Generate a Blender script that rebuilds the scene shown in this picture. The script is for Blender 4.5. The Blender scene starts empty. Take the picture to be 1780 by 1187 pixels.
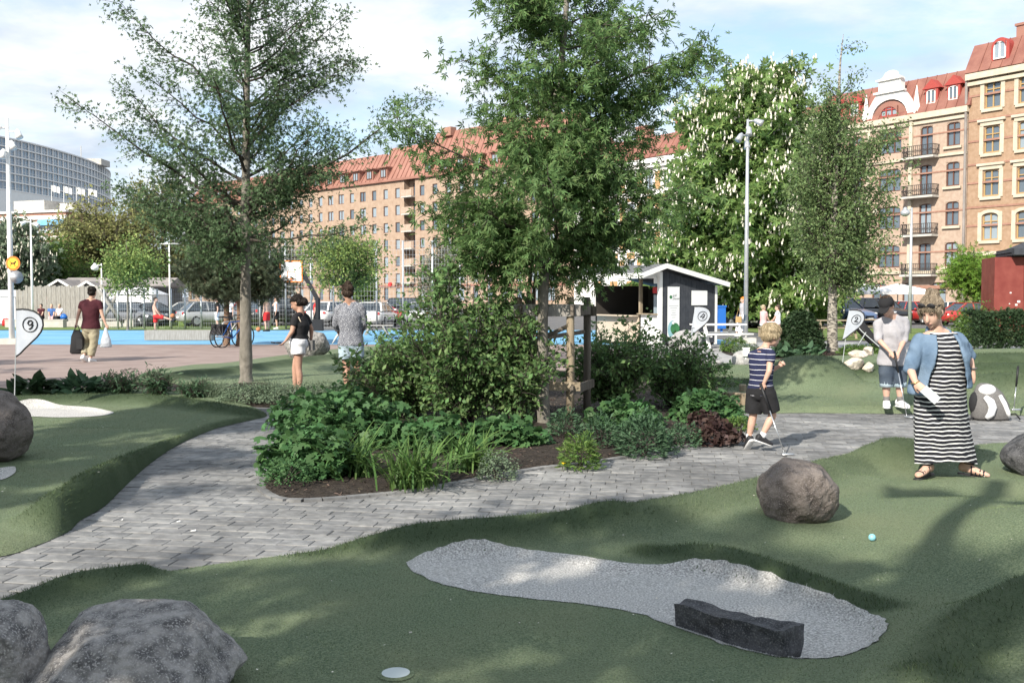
import bpy, bmesh, math, random
import numpy as np
from mathutils import Vector, Matrix, noise
R = math.radians
rnd = random.Random(7)
rng = np.random.default_rng(11)
scene = bpy.context.scene
COL = scene.collection

# ------------------------------------------------------------------ camera
F, CX, CY, HOR, CAMH = 1735.0, 890.0, 593.5, 516.0, 1.55
PITCH = math.atan((CY - HOR) / F)
cam_d = bpy.data.cameras.new('camera'); cam = bpy.data.objects.new('camera', cam_d); COL.objects.link(cam)
cam.location = (0, 0, CAMH); cam.rotation_euler = (R(90) - PITCH, 0, 0)
cam_d.sensor_width = 36; cam_d.lens = 36 * F / 1780.0
cam_d.clip_start = .05; cam_d.clip_end = 6000
scene.camera = cam

# ------------------------------------------------------------------ light
SUN_AZ = R(33)           # heading in which the light travels, clockwise from +Y
SUN_EL = R(34)
scene.view_settings.view_transform = 'Standard'
scene.view_settings.look = 'None'
scene.view_settings.exposure = 0.70
scene.view_settings.gamma = 1
W = bpy.data.worlds.new('World'); scene.world = W; W.use_nodes = True
def build_world():
    nt = W.node_tree; nt.nodes.clear(); N = nt.nodes.new; L = nt.links.new
    out = N('ShaderNodeOutputWorld'); bg = N('ShaderNodeBackground'); bg.inputs[1].default_value = .11
    sky = N('ShaderNodeTexSky'); sky.sky_type = 'NISHITA'; sky.sun_disc = False
    sky.sun_elevation = SUN_EL; sky.sun_rotation = math.pi + SUN_AZ
    sky.air_density = 1.0; sky.dust_density = .6; sky.ozone_density = 1.5
    tc = N('ShaderNodeTexCoord'); sep = N('ShaderNodeSeparateXYZ'); L(tc.outputs['Generated'], sep.inputs[0])
    # clouds lie in a flat layer: project the direction on it
    zc = N('ShaderNodeMath'); zc.operation = 'MAXIMUM'; L(sep.outputs[2], zc.inputs[0]); zc.inputs[1].default_value = 0.0
    za = N('ShaderNodeMath'); za.operation = 'ADD'; L(zc.outputs[0], za.inputs[0]); za.inputs[1].default_value = .16
    dx = N('ShaderNodeMath'); dx.operation = 'DIVIDE'; L(sep.outputs[0], dx.inputs[0]); L(za.outputs[0], dx.inputs[1])
    dy = N('ShaderNodeMath'); dy.operation = 'DIVIDE'; L(sep.outputs[1], dy.inputs[0]); L(za.outputs[0], dy.inputs[1])
    cmb = N('ShaderNodeCombineXYZ'); L(dx.outputs[0], cmb.inputs[0]); L(dy.outputs[0], cmb.inputs[1])
    mp = N('ShaderNodeMapping'); mp.inputs['Location'].default_value = (3.15, 1.3, 0); L(cmb.outputs[0], mp.inputs[0])
    n1 = N('ShaderNodeTexNoise'); n1.inputs['Scale'].default_value = 1.25; n1.inputs['Detail'].default_value = 9
    n1.inputs['Roughness'].default_value = .6; n1.inputs['Distortion'].default_value = .25; L(mp.outputs[0], n1.inputs['Vector'])
    cr = N('ShaderNodeValToRGB'); cr.color_ramp.elements[0].position = .37; cr.color_ramp.elements[1].position = .56; L(n1.outputs[0], cr.inputs[0])
    n2 = N('ShaderNodeTexNoise'); n2.inputs['Scale'].default_value = 2.6; n2.inputs['Detail'].default_value = 6; L(mp.outputs[0], n2.inputs['Vector'])
    cc = N('ShaderNodeValToRGB'); cc.color_ramp.elements[0].position = .35; cc.color_ramp.elements[1].position = .62
    cc.color_ramp.elements[0].color = (3.9, 4.5, 5.3, 1); cc.color_ramp.elements[1].color = (6.6, 6.75, 6.9, 1); L(n2.outputs[0], cc.inputs[0])
    pale = N('ShaderNodeMixRGB'); pale.inputs[0].default_value = .30; L(sky.outputs[0], pale.inputs[1]); pale.inputs[2].default_value = (4.8, 6.6, 8.6, 1)
    mx = N('ShaderNodeMixRGB'); L(cr.outputs[0], mx.inputs[0]); L(pale.outputs[0], mx.inputs[1]); L(cc.outputs[0], mx.inputs[2])
    L(mx.outputs[0], bg.inputs[0]); L(bg.outputs[0], out.inputs[0])
build_world()
sun_d = bpy.data.lights.new('sun', 'SUN'); sun_d.energy = 4.7; sun_d.angle = R(.55); sun_d.color = (1, .93, .82)
sun = bpy.data.objects.new('sun', sun_d); COL.objects.link(sun)
LDIR = Vector((math.sin(SUN_AZ) * math.cos(SUN_EL), math.cos(SUN_AZ) * math.cos(SUN_EL), -math.sin(SUN_EL)))
sun.rotation_euler = LDIR.to_track_quat('-Z', 'Y').to_euler()
scene.cycles.use_denoising = True
scene.cycles.max_bounces = 6; scene.cycles.diffuse_bounces = 3; scene.cycles.glossy_bounces = 2
scene.cycles.transmission_bounces = 4; scene.cycles.transparent_max_bounces = 10
scene.cycles.use_adaptive_sampling = True; scene.cycles.adaptive_threshold = .02

# ------------------------------------------------------------------ pixel -> place
_cp, _sp = math.cos(PITCH), math.sin(PITCH)
def ray(px, py):
    x = (px - CX) / F; y = (CY - py) / F
    return Vector((x, _cp + y * _sp, y * _cp - _sp))
def gz(y):                                   # the square falls gently away behind the golf course
    return -.22 * min(1, max(0, (y - 28) / 24))
def G(px, py, z=None):                       # where the pixel's ray meets the ground (or height z)
    d = ray(px, py)
    if z is not None:
        t = (z - CAMH) / d.z; return Vector((d.x * t, d.y * t, z))
    zz = 0
    for _ in range(30):
        t = (zz - CAMH) / d.z; zz = gz(d.y * t)
    return Vector((d.x * t, d.y * t, zz))
def AT(px, py, D):                           # point on the pixel's ray at depth D
    d = ray(px, py); t = D / d.y
    return Vector((d.x * t, D, CAMH + d.z * t))

# ------------------------------------------------------------------ mesh collecting
class MB:
    def __init__(s): s.v = []; s.f = []; s.m = []
    def add(s, vs, fs, mi=0):
        o = len(s.v); s.v.extend([tuple(p) for p in vs]); s.f.extend([tuple(i + o for i in f) for f in fs]); s.m.extend([mi] * len(fs)); return s
    def box(s, c, sz, rz=0, mi=0, M=None, taper=1.0):
        hx, hy, hz = sz[0] / 2, sz[1] / 2, sz[2] / 2; vs = []
        for z in (-1, 1):
            k = taper if z > 0 else 1
            for x, y in ((-1, -1), (1, -1), (1, 1), (-1, 1)): vs.append(Vector((x * hx * k, y * hy * k, z * hz)))
        T = Matrix.Translation(Vector(c)) @ (M.to_4x4() if M is not None else Matrix.Rotation(rz, 4, 'Z'))
        return s.add([T @ p for p in vs], [(0, 3, 2, 1), (4, 5, 6, 7), (0, 1, 5, 4), (1, 2, 6, 5), (2, 3, 7, 6), (3, 0, 4, 7)], mi)
    def bar(s, a, b, w, h=None, mi=0, up=(0, 0, 1)):
        a = Vector(a); b = Vector(b); d = (b - a); ln = d.length; d.normalize(); u = Vector(up)
        if abs(d.dot(u)) > .98: u = Vector((0, 1, 0))
        x = d.cross(u).normalized(); z = x.cross(d)
        return s.box((a + b) / 2, (w, ln, h or w), M=Matrix((x, d, z)).transposed(), mi=mi)
    def tube(s, pts, rad, n=8, mi=0, cap=True):
        pts = [Vector(p) for p in pts]; k = len(pts)
        if not hasattr(rad, '__len__'): rad = [rad] * k
        vs = []; fs = []; ref = None
        for i in range(k):
            d = (pts[min(i + 1, k - 1)] - pts[max(i - 1, 0)]).normalized()
            if ref is None: ref = Vector((1, 0, 0)) if abs(d.x) < .8 else Vector((0, 1, 0))
            x = (ref - d * ref.dot(d)).normalized(); y = d.cross(x); ref = x
            for j in range(n):
                a = 2 * math.pi * j / n; vs.append(pts[i] + (x * math.cos(a) + y * math.sin(a)) * rad[i])
        for i in range(k - 1):
            for j in range(n):
                fs.append((i * n + j, i * n + (j + 1) % n, (i + 1) * n + (j + 1) % n, (i + 1) * n + j))
        if cap: fs.append(tuple(range(n - 1, -1, -1))); fs.append(tuple(range((k - 1) * n, k * n)))
        return s.add(vs, fs, mi)
    def cap(s, a, b, ra, rb, n=10, mi=0):      # tapered capsule, closed
        a = Vector(a); b = Vector(b); d = b - a; L = d.length
        d = d / L if L > 1e-6 else Vector((0, 0, 1))
        pts = []; rr = []
        for t in (R(84), R(55), R(26)): pts.append(a - d * ra * math.sin(t)); rr.append(ra * math.cos(t))
        pts.append(a); rr.append(ra)
        if L > .05:
            pts.append(a.lerp(b, .5)); rr.append((ra + rb) / 2)
        pts.append(b); rr.append(rb)
        for t in (R(26), R(55), R(84)): pts.append(b + d * rb * math.sin(t)); rr.append(rb * math.cos(t))
        return s.tube(pts, rr, n, mi)
    def loft(s, secs, n=16, mi=0, sq=1.0):     # secs: (centre, rx, ry, xaxis, yaxis)
        vs = []; fs = []
        for c, rx, ry, xa, ya in secs:
            c = Vector(c); xa = Vector(xa); ya = Vector(ya)
            for j in range(n):
                a = 2 * math.pi * j / n; ca, sa = math.cos(a), math.sin(a)
                if sq != 1.0:
                    ca = math.copysign(abs(ca) ** sq, ca); sa = math.copysign(abs(sa) ** sq, sa)
                vs.append(c + xa * rx * ca + ya * ry * sa)
        for i in range(len(secs) - 1):
            for j in range(n): fs.append((i * n + j, i * n + (j + 1) % n, (i + 1) * n + (j + 1) % n, (i + 1) * n + j))
        fs.append(tuple(range(n - 1, -1, -1))); fs.append(tuple(range((len(secs) - 1) * n, len(secs) * n)))
        return s.add(vs, fs, mi)
    def ell(s, c, r, n=12, m=8, M=None, mi=0):
        c = Vector(c); vs = [Vector((0, 0, -r[2]))]; fs = []
        for i in range(1, m):
            t = -math.pi / 2 + math.pi * i / m
            for j in range(n):
                a = 2 * math.pi * j / n; vs.append(Vector((r[0] * math.cos(t) * math.cos(a), r[1] * math.cos(t) * math.sin(a), r[2] * math.sin(t))))
        vs.append(Vector((0, 0, r[2]))); top = len(vs) - 1
        for j in range(n):
            fs.append((0, 1 + (j + 1) % n, 1 + j)); fs.append((top, 1 + (m - 2) * n + j, 1 + (m - 2) * n + (j + 1) % n))
        for i in range(m - 2):
            for j in range(n): fs.append((1 + i * n + j, 1 + i * n + (j + 1) % n, 1 + (i + 1) * n + (j + 1) % n, 1 + (i + 1) * n + j))
        if M is not None: vs = [M @ p for p in vs]
        return s.add([p + c for p in vs], fs, mi)
    def prism(s, poly, ax, lo, hi, mi=0):      # polygon in the plane across axis ax
        n = len(poly); vs = []
        for h in (lo, hi):
            for a, b in poly:
                vs.append((h, a, b) if ax == 0 else (a, h, b) if ax == 1 else (a, b, h))
        fs = [tuple(range(n - 1, -1, -1)), tuple(range(n, 2 * n))]
        for i in range(n): fs.append((i, (i + 1) % n, n + (i + 1) % n, n + i))
        return s.add(vs, fs, mi)
    def quad(s, a, b, c, d, mi=0): return s.add([a, b, c, d], [(0, 1, 2, 3)], mi)
    def mesh(s, name, mats, smooth=False, fixn=False):
        me = bpy.data.meshes.new(name); me.from_pydata(s.v, [], s.f)
        mats = mats if isinstance(mats, (list, tuple)) else [mats]
        for m in mats: me.materials.append(MT(m) if isinstance(m, str) else m)
        if len(mats) > 1: me.polygons.foreach_set('material_index', s.m)
        if smooth: me.polygons.foreach_set('use_smooth', [True] * len(me.polygons))
        if fixn:
            b = bmesh.new(); b.from_mesh(me); bmesh.ops.recalc_face_normals(b, faces=b.faces); b.to_mesh(me); b.free()
        me.update(); return me
    def build(s, name, mats, parent=None, smooth=False, fixn=True, loc=None, rz=0):
        return link(name, s.mesh(name, mats, smooth, fixn), parent, loc, rz)
def link(name, me, parent=None, loc=None, rz=0):
    o = bpy.data.objects.new(name, me); COL.objects.link(o)
    if parent is not None: o.parent = parent
    if loc is not None: o.location = loc
    if rz: o.rotation_euler.z = rz
    return o
def tag(o, label=None, cat=None, group=None, kind=None):
    if label: o['label'] = label
    if cat: o['category'] = cat
    if group: o['group'] = group
    if kind: o['kind'] = kind
    return o
def thing(name, label, cat, loc=(0, 0, 0), rz=0, group=None):
    o = bpy.data.objects.new(name, None); COL.objects.link(o); o.location = loc; o.rotation_euler.z = rz
    o.empty_display_size = .1
    return tag(o, label, cat, group)
KIDS = {}
def copy_tree(o, parent=None):
    c = o.copy(); COL.objects.link(c); c.parent = parent
    for ch in list(o.children): copy_tree(ch, c)
    return c
def np_mesh(name, V, Fs, mats, smooth=False, mi=None):
    """V (n,3), Fs (m,k) all faces with k corners"""
    me = bpy.data.meshes.new(name); V = np.asarray(V, np.float32); Fs = np.asarray(Fs, np.int32); m, k = Fs.shape
    me.vertices.add(len(V)); me.vertices.foreach_set('co', V.ravel())
    me.loops.add(m * k); me.loops.foreach_set('vertex_index', Fs.ravel())
    me.polygons.add(m); me.polygons.foreach_set('loop_start', np.arange(0, m * k, k, dtype=np.int32))
    mats = mats if isinstance(mats, (list, tuple)) else [mats]
    for q in mats: me.materials.append(MT(q) if isinstance(q, str) else q)
    if mi is not None: me.polygons.foreach_set('material_index', np.asarray(mi, np.int32))
    if smooth: me.polygons.foreach_set('use_smooth', np.ones(m, bool))
    me.update(calc_edges=True); return me
def spline(pts, n=8, closed=False):
    pts = [Vector(p) for p in pts]; k = len(pts); out = []
    rngi = range(k if closed else k - 1)
    for i in rngi:
        p0 = pts[(i - 1) % k] if closed or i > 0 else pts[i]; p1 = pts[i]; p2 = pts[(i + 1) % k]
        p3 = pts[(i + 2) % k] if closed or i + 2 < k else p2
        for j in range(n):
            t = j / n
            out.append(.5 * ((2 * p1) + (p2 - p0) * t + (2 * p0 - 5 * p1 + 4 * p2 - p3) * t * t + (3 * p1 - p0 - 3 * p2 + p3) * t ** 3))
    if not closed: out.append(pts[-1])
    return out

# ------------------------------------------------------------------ materials
_M = {}
def MT(name): return _M[name]
def mat(name, col, rough=.8, col2=None, sc=8.0, detail=4, bump=0, bsc=None, metal=0, spec=.3, ramp=(.35, .65), island=0, trans=0, coat=0, bdist=.02, stretch=None):
    m = bpy.data.materials.new(name); m.use_nodes = True; nt = m.node_tree; N = nt.nodes.new; L = nt.links.new
    b = nt.nodes['Principled BSDF']; out = nt.nodes['Material Output']
    b.inputs['Base Color'].default_value = (*col, 1); b.inputs['Roughness'].default_value = rough
    b.inputs['Metallic'].default_value = metal; b.inputs['Specular IOR Level'].default_value = spec
    if coat: b.inputs['Coat Weight'].default_value = coat; b.inputs['Coat Roughness'].default_value = .05
    tc = N('ShaderNodeTexCoord'); vec = tc.outputs['Object']
    if stretch:
        mp = N('ShaderNodeMapping'); mp.inputs['Scale'].default_value = stretch; L(vec, mp.inputs[0]); vec = mp.outputs[0]
    csock = None
    if col2 is not None:
        n = N('ShaderNodeTexNoise'); n.inputs['Scale'].default_value = sc; n.inputs['Detail'].default_value = detail; L(vec, n.inputs['Vector'])
        r = N('ShaderNodeValToRGB'); r.color_ramp.elements[0].position = ramp[0]; r.color_ramp.elements[1].position = ramp[1]
        r.color_ramp.elements[0].color = (*col, 1); r.color_ramp.elements[1].color = (*col2, 1)
        L(n.outputs[0], r.inputs[0]); csock = r.outputs[0]
    if island:
        g = N('ShaderNodeNewGeometry'); hv = N('ShaderNodeHueSaturation'); mr = N('ShaderNodeMapRange')
        mr.inputs['To Min'].default_value = 1 - island; mr.inputs['To Max'].default_value = 1 + island
        L(g.outputs['Random Per Island'], mr.inputs[0]); L(mr.outputs[0], hv.inputs['Value'])
        mh = N('ShaderNodeMapRange'); mh.inputs['To Min'].default_value = .5 - island * .05; mh.inputs['To Max'].default_value = .5 + island * .05
        fr = N('ShaderNodeMath'); fr.operation = 'FRACT'; mu = N('ShaderNodeMath'); mu.operation = 'MULTIPLY'; mu.inputs[1].default_value = 7.31
        L(g.outputs['Random Per Island'], mu.inputs[0]); L(mu.outputs[0], fr.inputs[0]); L(fr.outputs[0], mh.inputs[0]); L(mh.outputs[0], hv.inputs['Hue'])
        if csock: L(csock, hv.inputs['Color'])
        else: hv.inputs['Color'].default_value = (*col, 1)
        csock = hv.outputs[0]
    if csock: L(csock, b.inputs['Base Color'])
    if bump:
        n = N('ShaderNodeTexNoise'); n.inputs['Scale'].default_value = bsc or sc * 3; n.inputs['Detail'].default_value = 5; L(vec, n.inputs['Vector'])
        bp = N('ShaderNodeBump'); bp.inputs['Strength'].default_value = bump; bp.inputs['Distance'].default_value = bdist
        L(n.outputs[0], bp.inputs['Height']); L(bp.outputs[0], b.inputs['Normal'])
    if trans:
        t = N('ShaderNodeBsdfTranslucent'); mx = N('ShaderNodeMixShader'); mx.inputs[0].default_value = trans
        if csock: L(csock, t.inputs[0])
        else: t.inputs[0].default_value = (*col, 1)
        L(b.outputs[0], mx.inputs[1]); L(t.outputs[0], mx.inputs[2]); L(mx.outputs[0], out.inputs[0])
    _M[name] = m; return m
def glass(name, col=(.05, .07, .09), rough=.05):
    return mat(name, col, rough, spec=.8)
# ------------------------------------------------------------------ ground materials
mat('asphalt', (.10, .10, .105), .9, (.15, .148, .145), 2.0, bump=.2, bsc=60)
mat('pink_paving', (.235, .178, .16), .9, (.30, .235, .21), 1.3, 6, bump=.15, bsc=40)
mat('blue_court', (.12, .31, .50), .75, (.17, .38, .56), .35, 8)
mat('grey_paving', (.30, .30, .30), .9, (.38, .37, .36), 1.1, 6, bump=.15, bsc=50)
mat('lawn', (.085, .14, .035), .95, (.16, .21, .06), 2.5, 6, bump=.5, bsc=60)
mat('grout', (.075, .072, .066), .95, (.14, .135, .12), 9, bump=.3, bsc=80)
mat('soil', (.020, .015, .012), .95, (.055, .043, .034), 22, 8, bump=1, bsc=55, bdist=.03)
mat('kerb_stone', (.27, .27, .27), .9, (.36, .35, .34), 9, bump=.3)
def paver_mat(name, a, b):
    m = mat(name, a, .85, b, 7, 7, bump=.45, bsc=24, bdist=.012, island=.16); nt = m.node_tree; N = nt.nodes.new; L = nt.links.new; bs = nt.nodes['Principled BSDF']; src = bs.inputs['Base Color'].links[0].from_socket
    g = N('ShaderNodeNewGeometry')
    for sc, lo, hi, rp in ((.9, .70, 1.12, (.38, .62)), (13, .80, 1.08, (.35, .6))):       # weathering that runs over many stones
        n = N('ShaderNodeTexNoise'); n.inputs['Scale'].default_value = sc; n.inputs['Detail'].default_value = 8; L(g.outputs['Position'], n.inputs[0]); r = N('ShaderNodeMapRange'); r.inputs[1].default_value = rp[0]; r.inputs[2].default_value = rp[1]; r.inputs[3].default_value = lo; r.inputs[4].default_value = hi; L(n.outputs[0], r.inputs[0])
        mx = N('ShaderNodeMixRGB'); mx.blend_type = 'MULTIPLY'; mx.inputs[0].default_value = 1; L(src, mx.inputs[1]); L(r.outputs[0], mx.inputs[2]); src = mx.outputs[0]
    L(src, bs.inputs['Base Color']); return m
paver_mat('paver_a', (.165, .166, .168), (.235, .233, .23))
paver_mat('paver_b', (.19, .19, .19), (.262, .259, .252))
paver_mat('paver_c', (.148, .15, .153), (.216, .215, .213))
def turf_mat(name, c1, c2, c3):
    m = mat(name, c1, .9, c2, 95, 8, bump=.9, bsc=160, bdist=.02, ramp=(.38, .64), spec=.15)
    nt = m.node_tree; N = nt.nodes.new; L = nt.links.new; b = nt.nodes['Principled BSDF']
    src = b.inputs['Base Color'].links[0].from_socket
    tc = N('ShaderNodeTexCoord'); n = N('ShaderNodeTexNoise'); n.inputs['Scale'].default_value = 1.7; n.inputs['Detail'].default_value = 5; L(tc.outputs['Object'], n.inputs[0])
    r = N('ShaderNodeValToRGB'); r.color_ramp.elements[0].position = .4; r.color_ramp.elements[1].position = .7; L(n.outputs[0], r.inputs[0])
    mx = N('ShaderNodeMixRGB'); mh = N('ShaderNodeMath'); mh.operation = 'MULTIPLY'; mh.inputs[1].default_value = .45; L(r.outputs[0], mh.inputs[0]); L(mh.outputs[0], mx.inputs[0])
    L(src, mx.inputs[1]); mx.inputs[2].default_value = (*c3, 1); at = N('ShaderNodeAttribute'); at.attribute_name = 'pile'; m2 = N('ShaderNodeMixRGB'); L(at.outputs['Fac'], m2.inputs[0]); L(mx.outputs[0], m2.inputs[1]); m2.inputs[2].default_value = (.058, .084, .044, 1); L(m2.outputs[0], b.inputs['Base Color'])  # pile tint: dark berm turf, and the shade painted on the big mound
    return m
turf_mat('turf', (.112, .153, .092), (.215, .262, .16), (.212, .232, .138))
turf_mat('sand_turf', (.31, .30, .285), (.84, .82, .79), (.62, .60, .56))
mat('turf_blade', (.145, .19, .102), .85, island=.45, spec=.15, trans=.12)
mat('turf_blade_long', (.068, .098, .048), .85, island=.5, spec=.12, trans=.12)  # berm pile; on the big mound part of its painted shade
mat('sand_blade', (.62, .62, .61), .85, island=.35, spec=.15)

def gsheet(name, xs, ys, mname, dz, kind='structure', parent=None):
    mb = MB(); ys = sorted(set(list(ys) + [k for k in (28, 52) if ys[0] < k < ys[-1]]))
    for i in range(len(ys) - 1):
        for j in range(len(xs) - 1):
            mb.quad(*[(x, y, gz(y) + dz) for x, y in ((xs[j], ys[i]), (xs[j + 1], ys[i]), (xs[j + 1], ys[i + 1]), (xs[j], ys[i + 1]))])
    o = mb.build(name, mname, parent, fixn=False); o['kind'] = kind; return o
gsheet('ground', [-2500, -40, 0, 40, 2500], [-200, 0, 28, 52, 4000], 'asphalt', -.03)
gsheet('pink_plaza', [-45, 3.0], [13.0, 35.2], 'pink_paving', -.008)
gsheet('pink_plaza', [-45, -6.3], [-8, 12.998], 'pink_paving', -.008)
gsheet('grey_plaza', [3.002, 45], [15.502, 36], 'grey_paving', -.009)
ct = gsheet('sports_court', [-45, 8], [33.6, 53], 'blue_court', 0.0)
mb = MB()
for (x0, y0, x1, y1) in ((-40, 43, 7.6, 43.08), (-14, 34, -13.92, 52.6)):
    mb.quad(*[(x, y, gz(y) + .004) for x, y in ((x0, y0), (x1, y0), (x1, y1), (x0, y1))])
gsheet('lawn', [12, 60], [38, 56], 'lawn', .0)
gsheet('lawn', [-50, -12.4], [53.6, 62], 'lawn', .0)

# ------------------------------------------------------------------ shaped ground
def poly_np(pts): return np.array([(p.x, p.y) for p in pts])
def inside(P, X, Y):
    ins = np.zeros(X.shape, bool); n = len(P); j = n - 1
    for i in range(n):
        xi, yi = P[i]; xj, yj = P[j]
        c = ((yi > Y) != (yj > Y)) & (X < (xj - xi) * (Y - yi) / (yj - yi + 1e-12) + xi)
        ins ^= c; j = i
    return ins
def seg_dist(P, X, Y, closed=True, vals=None):
    best = np.full(X.shape, 1e9); bx = np.zeros(X.shape); by = np.zeros(X.shape); bv = np.zeros(X.shape)
    n = len(P)
    for i in range(n if closed else n - 1):
        a = P[i]; b = P[(i + 1) % n]; d = b - a; L2 = d @ d + 1e-12
        t = np.clip(((X - a[0]) * d[0] + (Y - a[1]) * d[1]) / L2, 0, 1)
        qx = a[0] + t * d[0]; qy = a[1] + t * d[1]; ds = np.hypot(X - qx, Y - qy); m = ds < best
        best = np.where(m, ds, best); bx = np.where(m, qx, bx); by = np.where(m, qy, by)
        if vals is not None: bv = np.where(m, vals[i] + (vals[(i + 1) % n] - vals[i]) * t, bv)
    return best, bx, by, bv
_nz = rng.normal(size=(6, 4))
def wob(X, Y, s):
    z = 0
    for a, b, c, d in _nz: z = z + np.sin(a * X * s + b * Y * s + c * 5) * .4
    return z / 2
class Land:
    def __init__(s, outline, feats, base, edge, bunkers=(), rough=.006):
        s.P = poly_np(outline); s.base = base; s.edge = edge; s.rough = rough; s.F = []; s.B = [poly_np(b) for b in bunkers]
        for f in feats:
            if f[0] == 'ridge':
                pts = spline([(*(G(px, py, h).to_2d()), h) for px, py, h in f[1]], 4)
                s.F.append(('r', np.array([(p.x, p.y) for p in pts]), np.array([p.z for p in pts]), f[2], f[3] if len(f) > 3 else 1))
            else:
                _, px, py, h, sx, sy, pw = f[:7]; p = G(px, py, 0) if len(f) < 8 else f[7]
                s.F.append(('m', p, h, sx, sy, pw, f[8] if len(f) > 8 else 0))
    def height(s, X, Y):
        X = np.asarray(X, float); Y = np.asarray(Y, float); acc = np.zeros(X.shape)
        for f in s.F:
            if f[0] == 'r':
                d, _, _, h = seg_dist(f[1], X, Y, False, f[2]); v = np.maximum(h - s.base, 0) * np.exp(-(d / f[3]) ** 2.8)
            else:
                q = ((X - f[1].x) / f[3]) ** 2 + ((Y - f[1].y) / f[4]) ** 2; v = (f[2] - s.base) * np.exp(-q ** f[5])
            acc += np.maximum(v, 0) ** 3
        ft = np.cbrt(acc)
        for B in s.B:
            i = inside(B, X, Y); d = seg_dist(B, X, Y)[0]; ft = ft * np.where(i, 1 - np.clip(d / .07, 0, 1) * .93, 1)
        z = s.base + ft + s.rough * wob(X, Y, 3.0) * 2
        for B in s.B:
            i = inside(B, X, Y); d = seg_dist(B, X, Y)[0]; sd = np.where(i, d, -d); k = np.clip((sd + .03) / .16, 0, 1)
            z = z - .04 * k * k * (3 - 2 * k)
        i = inside(s.P, X, Y); d = seg_dist(s.P, X, Y)[0]
        e = np.where(i, np.clip(d / s.edge, 0, 1), 0)
        return .004 + (z - .004) * np.sqrt(np.clip(1 - (1 - e) ** 2, 0, 1))
    def pile(s, X, Y):                    # longer, darker pile of the berms, with a mound's shaded side painted in
        v = np.zeros(X.shape)
        for f in s.F:
            if f[0] == 'm' and f[6]: v = np.maximum(v, f[6] * np.exp(-(((X - f[1].x - .25) / f[3]) ** 2 + ((Y - f[1].y) / f[4]) ** 2) ** 2))  # weighted mound: dark tint shifted right stands in for its shade
            if f[0] == 'r' and f[4]: d = seg_dist(f[1], X, Y, False)[0]; v = np.maximum(v, f[4] * np.clip(1.75 - 1.1 * d / f[3], 0, 1))
        return np.clip(v * (1 + .25 * wob(X, Y, 9)), 0, 1)
    def z(s, x, y): return float(s.height(np.array([x]), np.array([y]))[0])
    def mesh(s, name, mname, cell, P=None, dz=0, kind='structure', parent=None):
        P = s.P if P is None else P; lo = P.min(0); hi = P.max(0)
        nx = int((hi[0] - lo[0]) / cell) + 2; ny = int((hi[1] - lo[1]) / cell) + 2
        X, Y = np.meshgrid(lo[0] + (np.arange(nx) - .5) * cell, lo[1] + (np.arange(ny) - .5) * cell)
        C = inside(P, X[:-1, :-1] + cell / 2, Y[:-1, :-1] + cell / 2)
        used = np.zeros(X.shape, int)
        for a in (0, 1):
            for b in (0, 1): used[a:a + ny - 1, b:b + nx - 1] += C
        bnd = (used > 0) & (used < 4); d, bx, by, _ = seg_dist(P, X[bnd], Y[bnd]); X[bnd] = bx; Y[bnd] = by
        Z = s.height(X, Y) + dz
        idx = -np.ones(X.shape, int); k = used > 0; idx[k] = np.arange(k.sum())
        V = np.stack([X[k], Y[k], Z[k]], 1)
        jj, ii = np.nonzero(C)
        Fs = np.stack([idx[jj, ii], idx[jj, ii + 1], idx[jj + 1, ii + 1], idx[jj + 1, ii]], 1)
        o = link(name, np_mesh(name, V, Fs, mname, True), parent)
        if mname == 'turf': o.data.attributes.new('pile', 'FLOAT', 'POINT').data.foreach_set('value', s.pile(V[:, 0], V[:, 1]).astype(np.float32))
        if kind: o['kind'] = kind
        return o
    def blades(s, name, n, mname, hgt, wid, region=None, exclude=(), parent=None, bias=1.0):
        P = s.P if region is None else region; lo = P.min(0); hi = P.max(0)
        x = rng.uniform(lo[0], hi[0], n * 3); y = lo[1] + (hi[1] - lo[1]) * rng.uniform(0, 1, n * 3) ** bias
        px = CX + x / np.maximum(y, .1) * F
        k = inside(P, x, y) & inside(s.P, x, y) & (px > -60) & (px < 1840) & (y > 3.2)
        for E in exclude: k &= ~inside(E, x, y)
        x = x[k][:n]; y = y[k][:n]; z = s.height(x, y)
        e = .01; gx = (s.height(x + e, y) - z) / e; gy = (s.height(x, y + e) - z) / e
        nr = np.stack([-gx, -gy, np.ones_like(gx)], 1); nr /= np.linalg.norm(nr, axis=1)[:, None]
        p = np.stack([x, y, z - .002], 1); m = len(x)
        a = rng.uniform(0, 2 * np.pi, m); w = wid * rng.uniform(.7, 1.3, m); pl = s.pile(x, y); h = hgt * rng.uniform(.5, 1.25, m) * (.75 + 1.3 * pl)
        d = np.stack([np.cos(a), np.sin(a), 0 * a], 1) * w[:, None]; t = rng.normal(0, .45, (m, 3)); t[:, 2] = 0
        tip = p + (nr + t) * h[:, None]
        V = np.concatenate([p - d, p + d, tip]); i = np.arange(m); Fs = np.stack([i, i + m, i + 2 * m], 1)
        mi = (pl > rng.uniform(.2, .8, m)).astype(np.int32) if mname == 'turf_blade' else None
        o = link(name, np_mesh(name, V, Fs, [mname, 'turf_blade_long'] if mi is not None else mname, mi=mi), parent); o['kind'] = 'stuff'; return o

def px_poly(lst, z=0, n=5): return spline([G(a, b, z) for a, b in lst], n, True)

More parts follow.
